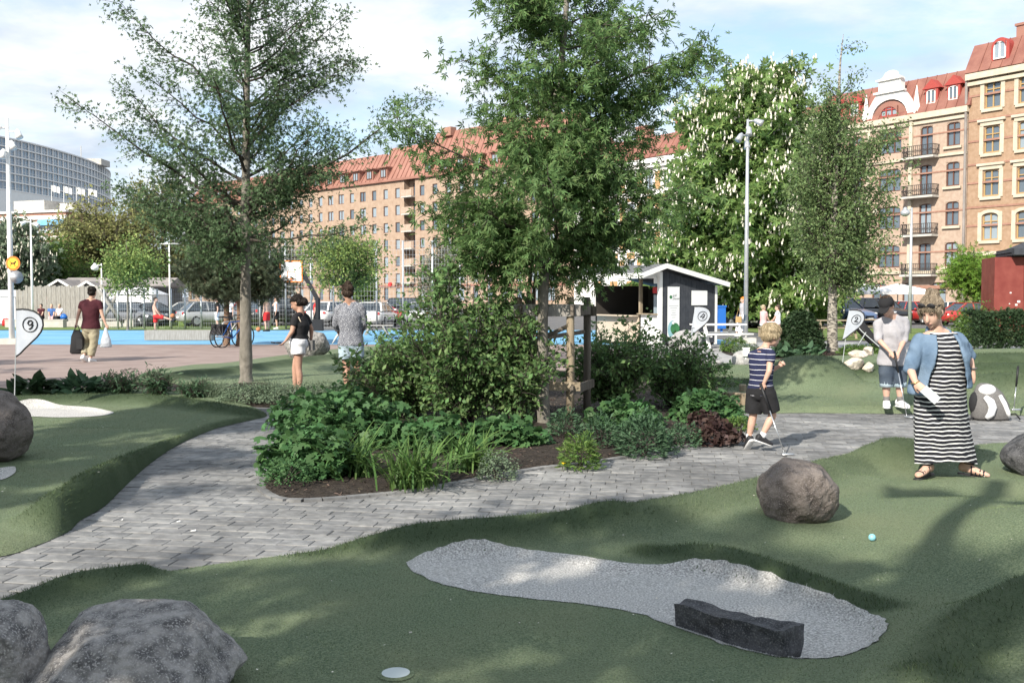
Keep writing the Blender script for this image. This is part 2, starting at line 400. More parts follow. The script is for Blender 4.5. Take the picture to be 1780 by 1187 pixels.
# ---- foreground green
crestF = [(-260, 1110, .14), (-120, 1070, .14), (0, 1030, .15), (70, 1003, .16), (150, 985, .16), (225, 976, .13), (290, 988, .05), (380, 975, .045), (480, 962, .045), (560, 950, .05),
          (620, 932, .10), (700, 913, .16), (760, 905, .18), (900, 894, .19), (1050, 878, .19), (1200, 852, .20), (1330, 824, .22), (1400, 802, .22), (1460, 788, .20), (1530, 764, .30), (1580, 762, .28),
          (1640, 772, .12), (1720, 766, .06), (1850, 766, .06), (2100, 770, .06)]
edgeF = []
for a, b, h in crestF:
    p = G(a, b, h); d = Vector((p.x * .35, p.y)).normalized() * (.05 + max(0, h - .05) * 1.0); edgeF.append(Vector((p.x + d.x, p.y + d.y, 0)))
edgeF = spline(edgeF, 4) + [Vector((9.5, 6, 0)), Vector((9.5, -1, 0)), Vector((-5, -1, 0)), Vector((-6, 3, 0))]
bunkF = px_poly([(708, 990), (722, 975), (760, 965), (830, 957), (900, 960), (1000, 970), (1100, 983), (1190, 984), (1240, 990), (1300, 1004), (1400, 1038), (1470, 1060), (1520, 1085), (1541, 1108), (1534, 1132),
                 (1500, 1148), (1440, 1155), (1370, 1150), (1290, 1132), (1200, 1102), (1100, 1070), (1000, 1055), (900, 1045), (800, 1030), (740, 1012)], .035)
for k_, p_ in enumerate(bunkF): p_.x += .009 * math.sin(k_ * 2.3) + .006 * math.sin(k_ * 5.1); p_.y += .008 * math.cos(k_ * 3.1)
LF = Land(edgeF, [('ridge', crestF[:6], .15), ('ridge', crestF[9:15], .21), ('ridge', crestF[14:19], .30, .55), ('ridge', [(1480, 785, .16), (1530, 764, .30), (1580, 762, .28), (1640, 776, .1)], .30, .7),
                  ('ridge', [(1135, 955, .06), (1190, 944, .13), (1260, 948, .15), (1340, 974, .13), (1430, 1012, .105), (1520, 1048, .08)], .13),
                  ('ridge', [(1560, 850, .07), (1640, 838, .11), (1720, 832, .12), (1850, 842, .14)], .22, 0),
                  ('mound', 0, 0, .125, 1.25, .8, 2.0, Vector((2.9, 6.55, 0))), ('ridge', [(1640, 1187, .12), (1700, 1100, .2), (1790, 1040, .3)], .16, .8), ('mound', 1330, 925, .17, .5, .6, 1.0), ('mound', 1900, 1010, .40, .75, 1.0, 1.0), ('mound', 1830, 1180, .36, .5, .5, 1.0),
                  ('mound', 1640, 1250, .16, .5, .3, 1.0), ('ridge', [(1490, 830, .13), (1480, 880, .10), (1500, 920, .07)], .3, 0)], .055, .22, [bunkF])
LF.mesh('golf_green', 'turf', .035)
bk = LF.mesh('sand_bunker', 'sand_turf', .03, poly_np(bunkF), .003)
bF = poly_np(bunkF); bC_ = bF.mean(0); bF = bC_ + (bF - bC_) * (1 - .03 / np.linalg.norm(bF - bC_, axis=1))[:, None]
LF.blades('turf_blades', 330000, 'turf_blade', .012, .0017, exclude=[bF], bias=1.35)
LF.blades('bunker_fibres', 45000, 'sand_blade', .011, .0018, region=poly_np(bunkF))

# ---- green with flag 9
outL = px_poly([(464, 722), (430, 732), (380, 744), (320, 768), (265, 803), (215, 848), (182, 880), (140, 905), (118, 925), (60, 950), (0, 968), (-200, 1000), (-420, 960), (-420, 720), (-200, 686), (30, 682), (120, 679), (220, 679), (300, 683), (380, 693), (430, 705)], 0, 4)
bunkL = px_poly([(-40, 716), (20, 707), (80, 704), (150, 708), (188, 715), (197, 720), (170, 725), (100, 727), (40, 725), (-10, 727)], .04)
bunkL2 = px_poly([(-50, 818), (0, 814), (24, 811), (27, 822), (12, 833), (-10, 838), (-60, 842)], .04)
LL = Land(outL, [('ridge', [(456, 716, .12), (410, 717, .19), (350, 729, .25), (285, 752, .28), (225, 782, .28), (165, 817, .28), (115, 852, .25)], .24),
                 ('ridge', [(-300, 692, .17), (-100, 690, .17), (30, 688, .165), (120, 685, .165), (200, 685, .165), (300, 690, .16), (380, 702, .14), (436, 714, .08)], .24),
                 ('mound', 150, 760, .09, .6, .3, 1)], .05, .26, [bunkL, bunkL2])
LL.mesh('golf_green', 'turf', .045)
LL.mesh('sand_bunker', 'sand_turf', .05, poly_np(bunkL), .006)
LL.mesh('sand_bunker', 'sand_turf', .04, poly_np(bunkL2), .006)
LL.blades('turf_blades', 90000, 'turf_blade', .013, .002, exclude=[poly_np(bunkL), poly_np(bunkL2)])
# ---- green behind the couple
out3 = px_poly([(655, 678), (560, 674), (400, 669), (300, 669), (232, 664), (238, 655), (262, 646), (330, 637), (400, 632), (470, 622), (560, 611), (640, 604), (760, 602), (900, 625), (800, 660)], 0, 4)
L3 = Land(out3, [('ridge', [(236, 662, .1), (262, 652, .17), (330, 643, .17), (400, 638, .17), (470, 628, .17), (560, 617, .17), (640, 609, .17), (760, 606, .17)], .28)], .05, .22)
L3.mesh('golf_green', 'turf', .08)
# ---- greens behind the brown-haired golfers on the far side of the path
outR = px_poly([(1287, 716), (1400, 718), (1520, 719), (1640, 720), (1780, 722), (1960, 726), (2100, 690), (1960, 612), (1700, 612), (1600, 618), (1480, 622), (1330, 632), (1230, 640), (1190, 655), (1215, 690)], 0, 5)
LR = Land(outR, [('mound', 0, 0, .62, .76, .8, 1.8, Vector((4.72, 15.8, 0)), .75), ('mound', 0, 0, .26, 1.0, .5, 1.2, Vector((5.3, 15.1, 0))), ('ridge', [(1190, 660, .2), (1240, 655, .26), (1300, 660, .22)], .4),  # last weight of the first mound sets its painted shade
                 ('ridge', [(1290, 707, .14), (1500, 707, .13), (1780, 710, .13), (1950, 712, .13)], .14), ('ridge', [(1215, 700, .1), (1260, 690, .14), (1300, 690, .12)], .3),
                 ('ridge', [(1440, 640, .25), (1520, 632, .3), (1600, 632, .25)], .5), ('ridge', [(1690, 652, .34), (1760, 648, .36), (1900, 650, .36)], .35, .8),
                 ('ridge', [(1660, 634, .32), (1740, 630, .36), (1900, 630, .36)], .45), ('ridge', [(1640, 620, .35), (1720, 614, .45), (1900, 612, .45)], .6)], .09, .13)
LR.mesh('golf_green', 'turf', .07)
LR.blades('turf_blades', 60000, 'turf_blade', .02, .003, bias=1.6)
# ---- planting beds
bedC = px_poly([(455, 838), (468, 860), (500, 870), (560, 869), (640, 862), (700, 856), (780, 843), (860, 828), (940, 814), (1000, 808), (1080, 796), (1150, 784), (1220, 769), (1270, 756), (1297, 740), (1290, 715), (1260, 695), (1200, 672), (1100, 655), (1000, 648), (900, 645), (780, 650), (700, 665), (640, 692), (580, 712), (530, 742), (490, 787)], 0, 4)
LB = Land(bedC, [('mound', 900, 740, .14, 1.4, 1.3, 1)], .035, .25, rough=.02)
LB.mesh('planting_bed', 'soil', .06)
bedL = px_poly([(28, 688), (100, 684), (230, 684), (330, 690), (400, 704), (480, 708), (560, 702), (608, 690), (600, 676), (500, 669), (400, 666), (330, 662), (235, 668), (120, 673), (30, 680)], 0, 3)
LB2 = Land(bedL, [], .03, .2, rough=.02)
LB2.mesh('planting_bed', 'soil', .08)
bedK = px_poly([(1340, 628), (1430, 630), (1520, 626), (1530, 612), (1460, 605), (1380, 606), (1270, 604), (1255, 612), (1290, 622)], 0, 3)
LB3 = Land(bedK, [], .03, .2, rough=.02)
LB3.mesh('planting_bed', 'soil', .1)
# bark chips on the soil
def chips(land, n, name):
    lo = land.P.min(0); hi = land.P.max(0); x = rng.uniform(lo[0], hi[0], n * 2); y = rng.uniform(lo[1], hi[1], n * 2); k = inside(land.P, x, y); x = x[k][:n]; y = y[k][:n]
    z = land.height(x, y) + .004; m = len(x); a = rng.uniform(0, 6.28, m); l = rng.uniform(.006, .022, m); w = l * rng.uniform(.2, .5, m)
    dx = np.stack([np.cos(a) * l, np.sin(a) * l, rng.uniform(-.4, .4, m) * l], 1); dy = np.stack([-np.sin(a) * w, np.cos(a) * w, rng.uniform(-.3, .3, m) * w], 1); p = np.stack([x, y, z], 1)
    V = np.concatenate([p - dx - dy, p + dx - dy, p + dx + dy, p - dx + dy]); i = np.arange(m); Fs = np.stack([i, i + m, i + 2 * m, i + 3 * m], 1)
    o = link(name, np_mesh(name, V, Fs, 'bark_chip')); o['kind'] = 'stuff'
mat('bark_chip', (.10, .075, .055), .9, island=.7)
chips(LB, 9000, 'bark_mulch'); chips(LB2, 2500, 'bark_mulch')
# stray petals and dust specks on the turf
mat('petal', (.6, .57, .48), .8, island=.3)
def petals(land, n, name, sz=.006):
    lo = land.P.min(0); hi = land.P.max(0); x = rng.uniform(lo[0], hi[0], n * 2); y = lo[1] + (hi[1] - lo[1]) * rng.uniform(0, 1, n * 2) ** 1.4; k = inside(land.P, x, y); x = x[k][:n]; y = y[k][:n]
    z = land.height(x, y) + .010; m = len(x); a = rng.uniform(0, 6.28, m); l = sz * rng.uniform(.4, 1.2, m)
    dx = np.stack([np.cos(a) * l, np.sin(a) * l, 0 * l], 1); dy = np.stack([-np.sin(a) * l * .6, np.cos(a) * l * .6, .2 * l], 1); p = np.stack([x, y, z], 1)
    V = np.concatenate([p - dx - dy, p + dx - dy, p + dx + dy, p - dx + dy]); i = np.arange(m); Fs = np.stack([i, i + m, i + 2 * m, i + 3 * m], 1)
    o = link(name, np_mesh(name, V, Fs, 'petal')); o['kind'] = 'stuff'
petals(LF, 700, 'fallen_petals'); petals(LL, 250, 'fallen_petals')

# ------------------------------------------------------------------ block paving of the path
path = gsheet('paved_path', [-6.298, 3.0, 16], [2, 15.5], 'grout', -.0065)
def paver_mesh(k):
    r = random.Random(k); w, d, h = .105 - .0022, .0725 - .0065, .06; b = .0042; vs = []
    for z, q in ((-h, 0), (-b, 0), (0, b)):
        for x, y in ((-1, -1), (1, -1), (1, 1), (-1, 1)):
            vs.append((x * (w - q) + r.uniform(-.0025, .0025), y * (d - q) + r.uniform(-.0025, .0025), z + (r.uniform(-.0015, .0015) if z == 0 else 0)))
    fs = [(8, 9, 10, 11)]
    for l in (0, 4):
        for i in range(4): fs.append((l + i, l + (i + 1) % 4, l + 4 + (i + 1) % 4, l + 4 + i))
    mb = MB(); mb.add(vs, fs); return mb.mesh('paver', ['paver_a', 'paver_b', 'paver_c'][k % 3])
PM = [paver_mesh(k) for k in range(9)]
def lay_paving():
    a = R(-9); ca, sa = math.cos(a), math.sin(a); U = []
    polys = [LF.P, LL.P, LR.P, LB.P, LB2.P, L3.P]
    for r in range(-60, 140):
        for c in range(-70, 90):
            u = (c + (.5 if r % 2 else 0) + .12 * math.sin(r * 2.7)) * .21; v = r * .145 + .012 * math.sin(c * .35 + r * .2)
            U.append((u * ca - v * sa + 1.0, u * sa + v * ca + 5.0))
    U = np.array(U); x, y = U[:, 0], U[:, 1]; px = CX + x / np.maximum(y, .5) * F
    k = (y > 3.5) & (y < 15.35) & (x > -6.2) & (x < 15.8) & (px > -140) & (px < 1930)
    for P in polys:
        i = inside(P, x, y); d = seg_dist(P, x, y)[0]; k &= ~(i & (d > (.10 if P is not LB.P else .06)))
    U = U[k]; vis = np.ones(len(U), bool); px = px[k]
    on = (px > -10) & (px < 1790)
    order = np.argsort(np.where(on, U[:, 1], 99))
    rs = random.Random(3); rest = MB()
    for q, i in enumerate(order):
        x, y = U[i]; kk = rs.randrange(9); rot = a + rs.uniform(-.012, .012) + (math.pi if rs.random() < .5 else 0); dz = rs.uniform(-.003, .002)
        if q < 300:
            o = link('paver', PM[kk], path, (x, y, dz)); o.rotation_euler = (rs.uniform(-.008, .008), rs.uniform(-.008, .008), rot)
        else:
            me = PM[kk]; c, s = math.cos(rot), math.sin(rot)
            rest.add([(x + p.co.x * c - p.co.y * s, y + p.co.x * s + p.co.y * c, p.co.z + dz) for p in me.vertices], [tuple(f.vertices) for f in me.polygons], kk % 3)
    o = rest.build('paver_field', ['paver_a', 'paver_b', 'paver_c'], path, fixn=False); o['kind'] = 'stuff'
lay_paving()
kb = MB(); ring = [Vector((x, y, 0)) for x, y in LB.P]; nk_ = len(ring)
for i in range(0, nk_, 2):
    a = ring[i]; c = ring[(i + 2) % nk_] if i + 2 < nk_ else ring[0]; d = c - a
    if d.length < .04 or a.y > 12.5: continue
    kb = MB(); d2 = d.normalized(); n_ = Vector((d2.y, -d2.x, 0)) * .01; kb.bar(a + d2 * .004 + n_ + Vector((0, 0, -.022)), c - d2 * .004 + n_ + Vector((0, 0, -.022)), .07, .08); kb.build('edging_stone', ['paver_b', 'paver_a'][i // 2 % 2], path)
# ------------------------------------------------------------------ buildings
mat('brick_orange', (.295, .195, .125), .9, (.37, .255, .175), 3.0, 8, bump=.2)
mat('brick_pale', (.36, .265, .205), .9, (.43, .335, .265), 3.0, 8, bump=.2)
mat('brick_red', (.28, .15, .11), .9, (.35, .20, .15), 3.0, 8, bump=.2)
mat('brick_tan', (.315, .225, .165), .9, (.38, .285, .215), 1.2, 8)
mat('stone_cream', (.46, .40, .31), .9, (.54, .48, .38), 2.0, 6)
mat('stone_white', (.72, .71, .68), .9, (.80, .79, .76), 2.0, 6)
mat('render_white', (.62, .61, .59), .9, (.70, .69, .67), .8, 6)
mat('panel_orange', (.42, .26, .13), .9)
mat('roof_red', (.195, .078, .060), .7, (.265, .12, .09), .9, 5, spec=.4)
mat('roof_orange', (.25, .118, .088), .7, (.31, .155, .118), .5, 5, spec=.4)
mat('trim_red', (.34, .06, .05), .7)
mat('frame_brown', (.12, .055, .04), .7); mat('frame_tan', (.40, .27, .12), .7); mat('frame_white', (.72, .71, .69), .6); mat('frame_dark', (.06, .055, .055), .6)
mat('iron_dark', (.045, .04, .038), .6); mat('white_paint', (.78, .78, .76), .6, (.70, .70, .68), 5); mat('concrete', (.40, .38, .35), .9, (.50, .48, .44), 2.5, 6, bump=.2)
mat('roof_grey', (.22, .20, .19), .85, (.30, .27, .25), 2.0)
m_ = mat('window_glass', (.10, .13, .16), .06, spec=1.0)
mat('window_glass_pale', (.24, .29, .33), .10, spec=1.0)
mat('glass_blue', (.14, .20, .27), .08, (.26, .33, .40), .08, 2, spec=1.0)
mat('curtain', (.55, .53, .50), .9)
def wall_cells(mb, Wd, H, op, dep=.2, mi=0, y=0):
    xs = sorted({0, Wd} | {o[0] for o in op} | {o[1] for o in op}); zs = sorted({0, H} | {o[2] for o in op} | {o[3] for o in op})
    for i in range(len(xs) - 1):
        run = None
        for j in range(len(zs) - 1):
            cx, cz = (xs[i] + xs[i + 1]) / 2, (zs[j] + zs[j + 1]) / 2
            hole = any(o[0] < cx < o[1] and o[2] < cz < o[3] for o in op)
            if not hole:
                if run is None: run = zs[j]
            if (hole or j == len(zs) - 2) and run is not None:
                top = zs[j] if hole else zs[j + 1]
                mb.quad((xs[i], y, run), (xs[i + 1], y, run), (xs[i + 1], y, top), (xs[i], y, top), mi); run = None
    for a, b, c, d in op:
        mb.quad((a, y, c), (a, y, d), (a, y + dep, d), (a, y + dep, c), mi); mb.quad((b, y, c), (b, y + dep, c), (b, y + dep, d), (b, y, d), mi)
        mb.quad((a, y, d), (b, y, d), (b, y + dep, d), (a, y + dep, d), mi); mb.quad((a, y, c), (a, y + dep, c), (b, y + dep, c), (b, y, c), mi)
_wm = {}; _rw = random.Random(12)
def window_meshes(w, h, fm, arch=0, wallm=None, style='cross', gm='window_glass'):
    key = (w, h, fm, arch, wallm, style, gm)
    if key in _wm: return _wm[key]
    mb = MB(); t = .09; dp = .10
    for x in (-w / 2 + t / 2, w / 2 - t / 2): mb.box((x, .1, h / 2), (t, dp, h))
    for z in (t / 2, h - t / 2): mb.box((0, .102, z), (w, dp, t))
    if style in ('cross', 'two'): mb.box((0, .098, h / 2), (t, dp, h - .02))
    if style == 'cross': mb.box((0, .096, h * .7), (w - .02, dp, t * .9))
    if style == 'three':
        for x in (-w / 6, w / 6): mb.box((x, .098, h / 2), (t, dp, h - .02))
        mb.box((0, .096, h * .7), (w - .02, dp, t))
    mats = [fm]
    if arch and wallm:
        mats.append(wallm); n = 8
        for s in (-1, 1):
            pts = [(s * w / 2, h), (s * w / 2, h - arch)]
            for i in range(n + 1): a = i / n; x = 1 - a; pts.append((s * w / 2 * x, h - arch + arch * math.sqrt(max(0, 1 - x * x))))
            mb.prism([(x, z) for x, z in pts], 1, .005, .12, 1)
    fr = mb.mesh('window', mats, fixn=True)
    p = MB(); p.quad((-w / 2, .14, 0), (w / 2, .14, 0), (w / 2, .14, h), (-w / 2, .14, h))
    pn = p.mesh('pane', gm); _wm[key] = (fr, pn); return fr, pn
def put_window(parent, x, z, w, h, fm, arch=0, wallm=None, style='cross', y=.04, gm='window_glass', curtain=0):
    if gm == 'window_glass' and _rw.random() < .35: gm = 'window_glass_pale'
    fr, pn = window_meshes(w, h, fm, arch, wallm, style, gm)
    o = link('window', fr, parent, (x, y, z)); link('pane', pn, o); return o
def frame_at(name, label, p, u, cat='building', group=None):
    return thing(name, label, cat, (p[0], p[1], gz(p[1])), math.atan2(u[1], u[0]), group)
def shell(mb, Wd, Dp, H):          # sides and back of the block
    mb.quad((0, Dp, 0), (0, 0, 0), (0, 0, H), (0, Dp, H)); mb.quad((Wd, 0, 0), (Wd, Dp, 0), (Wd, Dp, H), (Wd, 0, H)); mb.quad((Wd, Dp, 0), (0, Dp, 0), (0, Dp, H), (Wd, Dp, H))
def mansard(par, Wd, Dp, H, top, inset, mname, seams=True, name='roof'):
    mb = MB(); x0, x1, y0, y1 = -.3, Wd + .3, -.35, Dp + .3
    a = [(x0, y0, H), (x1, y0, H), (x1, y1, H), (x0, y1, H)]; b = [(x0, y0 + inset, top), (x1, y0 + inset, top), (x1, y1 - inset, top), (x0, y1 - inset, top)]
    mb.add(a + b, [(0, 1, 5, 4), (1, 2, 6, 5), (2, 3, 7, 6), (3, 0, 4, 7), (4, 5, 6, 7), (3, 2, 1, 0)])
    o = mb.build(name, mname, par)
    if seams:
        s = MB(); n = int(Wd / .9)
        for i in range(1, n):
            x = Wd * i / n; s.bar((x, y0 - .02, H + .05), (x, y0 + inset - .02, top + .02), .06, .07)
        s.build('seam', mname, o)
    return o
UB = Vector((.5813, -.8137)); VB = Vector((.8137, .5813))
def ptB(t): return Vector((39.2 - .7144 * t, 81 + t))
# --- orange brick building
A = frame_at('brick_building', 'tall orange brick apartment building with tan window frames and red dormers beside the downpipe', ptB(2.1), UB)
Hs = [(17.05, 2.15), (13.45, 2.15), (9.95, 2.1), (6.4, 2.15)]; cols = [2.0 + 2.8 * i for i in range(7)]
op = [(c - .65, c + .65, z, z + h) for c in cols for z, h in Hs] + [(c - 1.05, c + 1.05, .3, 4.4) for c in cols]
mb = MB(); wall_cells(mb, 21, 20.1, op); shell(mb, 21, 12, 20.1); mb.build('wall', 'brick_orange', A, fixn=False)
tr = MB(); tr2 = MB(); tr3 = MB()
for z in (16.2, 18.2, 12.6, 14.5, 9.1, 11.1, 7.6): tr3.box((10.5, -.02, z), (21, .08, .16))
tr.box((10.5, -.12, 5.3), (21.1, .30, .32)); tr.box((10.5, -.2, 19.75), (21.3, .5, .5)); tr.box((10.5, -.1, 19.2), (21.1, .25, .3))
for c in cols:
    for k, (z, h) in enumerate(Hs):
        tr.box((c, -.06, z - .18), (1.75, .22, .24))
        for s in (-1, 1): tr2.box((c + s * .86, -.035, z + h / 2), (.32, .10, h + .2))
        if k in (1, 2): tr.box((c, -.10, z + h + .46), (2.3, .28, .2)); tr2.box((c, -.05, z + h + .2), (1.9, .14, .32))
        else: tr2.prism([(c + 1.05 * math.cos(R(a)), z + h - .25 + .55 * math.sin(R(a))) for a in range(0, 181, 20)] + [(c + .68 * math.cos(R(a)), z + h - .25 + .30 * math.sin(R(a))) for a in range(180, -1, -20)], 1, -.09, -.012)
    tr2.prism([(c + 1.45 * math.cos(R(a)), 3.3 + 1.45 * math.sin(R(a))) for a in range(0, 181, 15)] + [(c + 1.05 * math.cos(R(a)), 3.3 + 1.05 * math.sin(R(a))) for a in range(180, -1, -15)], 1, -.09, -.01)
tr.build('cornice', 'stone_cream', A); o = tr2.build('window_surrounds', 'stone_cream', A); o['kind'] = 'stuff'; tr3.build('brick_bands', 'brick_red', A)
for c in cols:
    for z, h in Hs: put_window(A, c, z, 1.3, h, 'frame_tan', .28, 'brick_orange')
    put_window(A, c, .3, 2.1, 4.1, 'frame_brown', 1.0, 'brick_orange', 'three')
rf = mansard(A, 21, 12, 20.1, 22.6, 1.5, 'roof_red')
for c in cols:
    d = thing('dormer', None, None); d.parent = A; d.location = (c + .5, .05, 20.6)
    q = MB(); pr = [(-.75, 0), (.75, 0), (.75, 1.2)] + [(.75 * math.cos(R(a)), 1.2 + .75 * math.sin(R(a))) for a in range(15, 180, 15)] + [(-.75, 1.2)]
    q.prism(pr, 1, 0, 1.6); q.build('dormer_body', 'trim_red', d); put_window(d, 0, .25, 1.0, 1.4, 'frame_white', .5, 'trim_red', 'two', y=-.17)
for x in (3.2, 9.4, 16): 
    q = MB(); q.box((x, 3.2, 23), (1.6, 1.1, 1.7)); q.box((x, 3.2, 23.95), (1.8, 1.3, .2)); q.build('chimney', 'roof_orange', rf)
q = MB(); q.tube([(-.15, -.2, 0), (-.15, -.2, 19.8)], .11, 8); q.build('downpipe', 'roof_grey', A)
# --- pale brick building
Bd = frame_at('brick_building', 'pale brick apartment building with white ornate gable, iron balconies and red mansard roof', ptB(14.0), UB)
WB = 14.55; xr = lambda d: WB - d
Hz = [(14.4, 1.95), (11.05, 2.0), (7.75, 2.0), (4.35, 2.0)]
oc = [xr(1.25), xr(13.2)]; bc = [xr(3.7), xr(10.7)]; tc_ = xr(7.2)
op = [(c - .6, c + .6, z, z + h) for c in oc for z, h in Hz] + [(c - .58, c + .58, z - .55, z + h) for c in bc for z, h in Hz] + [(tc_ - 1.1, tc_ + 1.1, z, z + h) for z, h in Hz]
gdoor = [(xr(2.4), 1.5), (xr(5.2), 1.1), (xr(8), 1.6), (xr(11.4), 1.4)]
op += [(c - w / 2, c + w / 2, .2, 3.0) for c, w in gdoor]
mb = MB(); wall_cells(mb, WB, 17.5, op); shell(mb, WB, 12, 17.5); mb.build('wall', 'brick_pale', Bd, fixn=False)
q = MB(); q.box((WB / 2, -.03, 1.1), (WB, .1, .25)); q.box((WB / 2, -.02, 2.6), (WB, .06, .3))
for z in (5.6, 9.0, 12.35, 15.6): q.box((WB / 2, -.015, z), (WB, .05, .13))
q.build('brick_bands', 'brick_red', Bd)
q = MB(); q.box((WB / 2, -.15, 17.25), (WB + .2, .4, .5)); q.box((WB / 2, -.08, 16.7), (WB, .2, .25)); q.box((WB / 2, -.08, 13.7), (WB, .2, .22)); q.box((WB / 2, -.08, 3.9), (WB, .2, .25))
for x in (xr(5.1), xr(9.3)): q.box((x, -.09, 10.6), (.32, .22, 13.2))
for c in oc:
    for z, h in Hz: q.box((c, -.08, z - .15), (1.6, .26, .2))
q.build('cornice', 'stone_cream', Bd)
for c in oc:
    for z, h in Hz: put_window(Bd, c, z, 1.2, h, 'frame_brown', .22, 'brick_pale')
for z, h in Hz: put_window(Bd, tc_, z, 2.2, h, 'frame_brown', .3, 'brick_pale', 'three')
for c, w in gdoor:
    put_window(Bd, c, .2, w, 2.8, 'frame_brown', .5, 'brick_pale')
for c in bc:
    for z, h in Hz:
        put_window(Bd, c, z - .55, 1.16, h + .55, 'frame_brown', .22, 'brick_pale')
        bl = thing('balcony', None, None); bl.parent = Bd; bl.location = (c - .25, 0, z - .75)
        s = MB(); s.box((0, -.5, 0), (3.0, 1.0, .18)); s.build('balcony_slab', 'concrete', bl)
        s = MB(); w2, dd, hh = 1.45, .95, 1.0
        for zz in (.12, .55, hh): 
            s.bar((-w2, -dd, zz), (w2, -dd, zz), .05); s.bar((-w2, 0, zz), (-w2, -dd, zz), .05); s.bar((w2, 0, zz), (w2, -dd, zz), .05)
        for i in range(17):
            x = -w2 + 2 * w2 * i / 16; s.bar((x, -dd, .1), (x, -dd, hh), .035)
        for i in range(5):
            for sx in (-1, 1): s.bar((sx * w2, -dd * i / 5, .1), (sx * w2, -dd * i / 5, hh), .035)
        for i in range(8):
            x = -w2 + (i + .5) * w2 / 4; s.tube([(x + .14 * math.cos(R(a)), -dd - .01, .55 + .14 * math.sin(R(a))) for a in range(0, 361, 60)], .018, 4)
        s.build('balcony_railing', 'iron_dark', bl)
rf = mansard(Bd, WB, 12, 17.5, 20.8, 1.7, 'roof_red')
for c in (xr(1.4), xr(3.4), xr(11), xr(13)):
    d = thing('dormer', None, None); d.parent = Bd; d.location = (c, .15, 17.9)
    q = MB(); q.box((0, .8, .8), (1.15, 1.6, 1.6)); q.prism([(-.85, 1.6), (.85, 1.6), (0, 2.4)], 1, -.1, 1.9); q.build('dormer_body', 'trim_red', d); put_window(d, 0, .3, .8, 1.2, 'frame_white', .15, 'trim_red', 'two', y=-.17)
g = thing('gable', None, None); g.parent = Bd; g.location = (tc_, -.1, 17.4)
q = MB(); q.prism([(-2.3, 0), (-1.75, 0)] + [(1.75 * math.cos(R(a)), .2 + 1.55 * math.sin(R(a))) for a in range(180, -1, -15)] + [(2.3, 0), (2.3, .9), (1.6, 1.9), (1.3, 2.3), (1.1, 2.4), (1.1, 3.5), (.6, 3.85), (-.6, 3.85), (-1.1, 3.5), (-1.1, 2.4), (-1.3, 2.3), (-1.6, 1.9), (-2.3, .9)], 1, -.15, .5)
q.box((0, -.12, 2.4), (3.0, .5, .18)); q.box((0, -.12, 3.5), (2.5, .5, .15)); q.ell((0, .1, 3.85), (.75, .3, .45))
for s in (-1, 1): q.tube([(s * 2.5, .1, 0), (s * 2.5, .1, .7), (s * 2.5, .1, 1.0), (s * 2.5, .1, 2.6)], [.32, .34, .26, .03], 8)
q.build('gable_stone', 'stone_white', g)
q = MB(); q.prism([(1.7 * math.cos(R(a)), .1 + 1.5 * math.sin(R(a))) for a in range(0, 181, 15)], 1, -.05, 1.4); q.build('gable_roof', 'roof_orange', g)
put_window(g, 0, .25, 1.7, .85, 'trim_red', .8, 'roof_orange', 'three', y=-.24)
# --- white building with orange panels
C = frame_at('apartment_building', 'white rendered apartment building with orange panels and red roof behind the chestnut', ptB(44), UB)
WC = (44 - 14.05) * 1.2295
cols = [1.6 + 2.95 * i for i in range(12)]; Hz = [(13.9, 2.0), (10.6, 2.0), (7.3, 2.0), (4.0, 2.0)]
op = [(c - .6, c + .6, z, z + h) for c in cols for z, h in Hz]
mb = MB(); wall_cells(mb, WC, 17.4, op); shell(mb, WC, 12, 17.4); mb.build('wall', 'render_white', C, fixn=False)
q = MB(); q.box((WC / 2, -.25, 17.1), (WC, .6, .5)); q.box((WC / 2, -.15, 16.5), (WC, .35, .25))
for i in range(48): q.box((.4 + i * WC / 48, -.3, 16.75), (.2, .4, .2))
for z in (13.3, 10.0): q.box((WC / 2, -.1, z), (WC, .25, .2))
q.build('cornice', 'stone_white', C)
q = MB()
for c in cols:
    for z, h in Hz: q.box((c + 1.47, -.03, z + h / 2), (.8, .1, h)); q.box((c, -.03, z - .75), (1.3, .1, .7))
q.build('wall_panels', 'panel_orange', C)
for c in cols:
    for z, h in Hz: put_window(C, c, z, 1.2, h, 'frame_dark')
rf = mansard(C, WC, 12, 17.5, 20.2, 1.9, 'roof_red')
for x in (9.5, 16, 23): q = MB(); q.box((x, 3, 20.8), (1.8, 1.2, 1.9)); q.box((x, 3, 21.75), (2, 1.4, .2)); q.build('chimney', 'roof_orange', rf)
# --- long tan building with stepped red roof
p0 = Vector((-66.5, 205.4)); p1 = Vector((8.5, 134)); UD = (p1 - p0).normalized(); WD = (p1 - p0).length
Db = frame_at('apartment_building', 'long tan brick apartment block with balconies and big orange red roofs', p0, UD)
cols = [1.8 + 2.95 * i for i in range(34)]; rows = [1.2 + 2.7 * i for i in range(7)]
def alongD(px):      # photo column -> metres along this facade
    s = (px - CX) / F; t = (s * p0.y - p0.x) / (UD.x - s * UD.y); return t
cb = alongD(713); wide = {}
r0 = random.Random(5); op = []; wins = []
for c in cols:
    w = r0.choice((1.1, 1.1, 1.5, 1.5)); 
    if abs(c - cb) < 1.9: continue
    for k, z in enumerate(rows):
        wins.append((c, z, w, 1.6 if k else 2.0)); op.append((c - w / 2, c + w / 2, z, z + (1.6 if k else 2.0)))
op.append((cb - 1.3, cb + 1.3, 3.2, 20.2))
mb = MB(); wall_cells(mb, WD, 20.4, op, dep=.22); shell(mb, WD, 14, 20.4); mb.quad((cb - 1.3, 1.1, 3.2), (cb + 1.3, 1.1, 3.2), (cb + 1.3, 1.1, 20.2), (cb - 1.3, 1.1, 20.2))
for s in (-1.3, 1.3): mb.quad((cb + s, 0, 3.2), (cb + s, 1.1, 3.2), (cb + s, 1.1, 20.2), (cb + s, 0, 20.2))
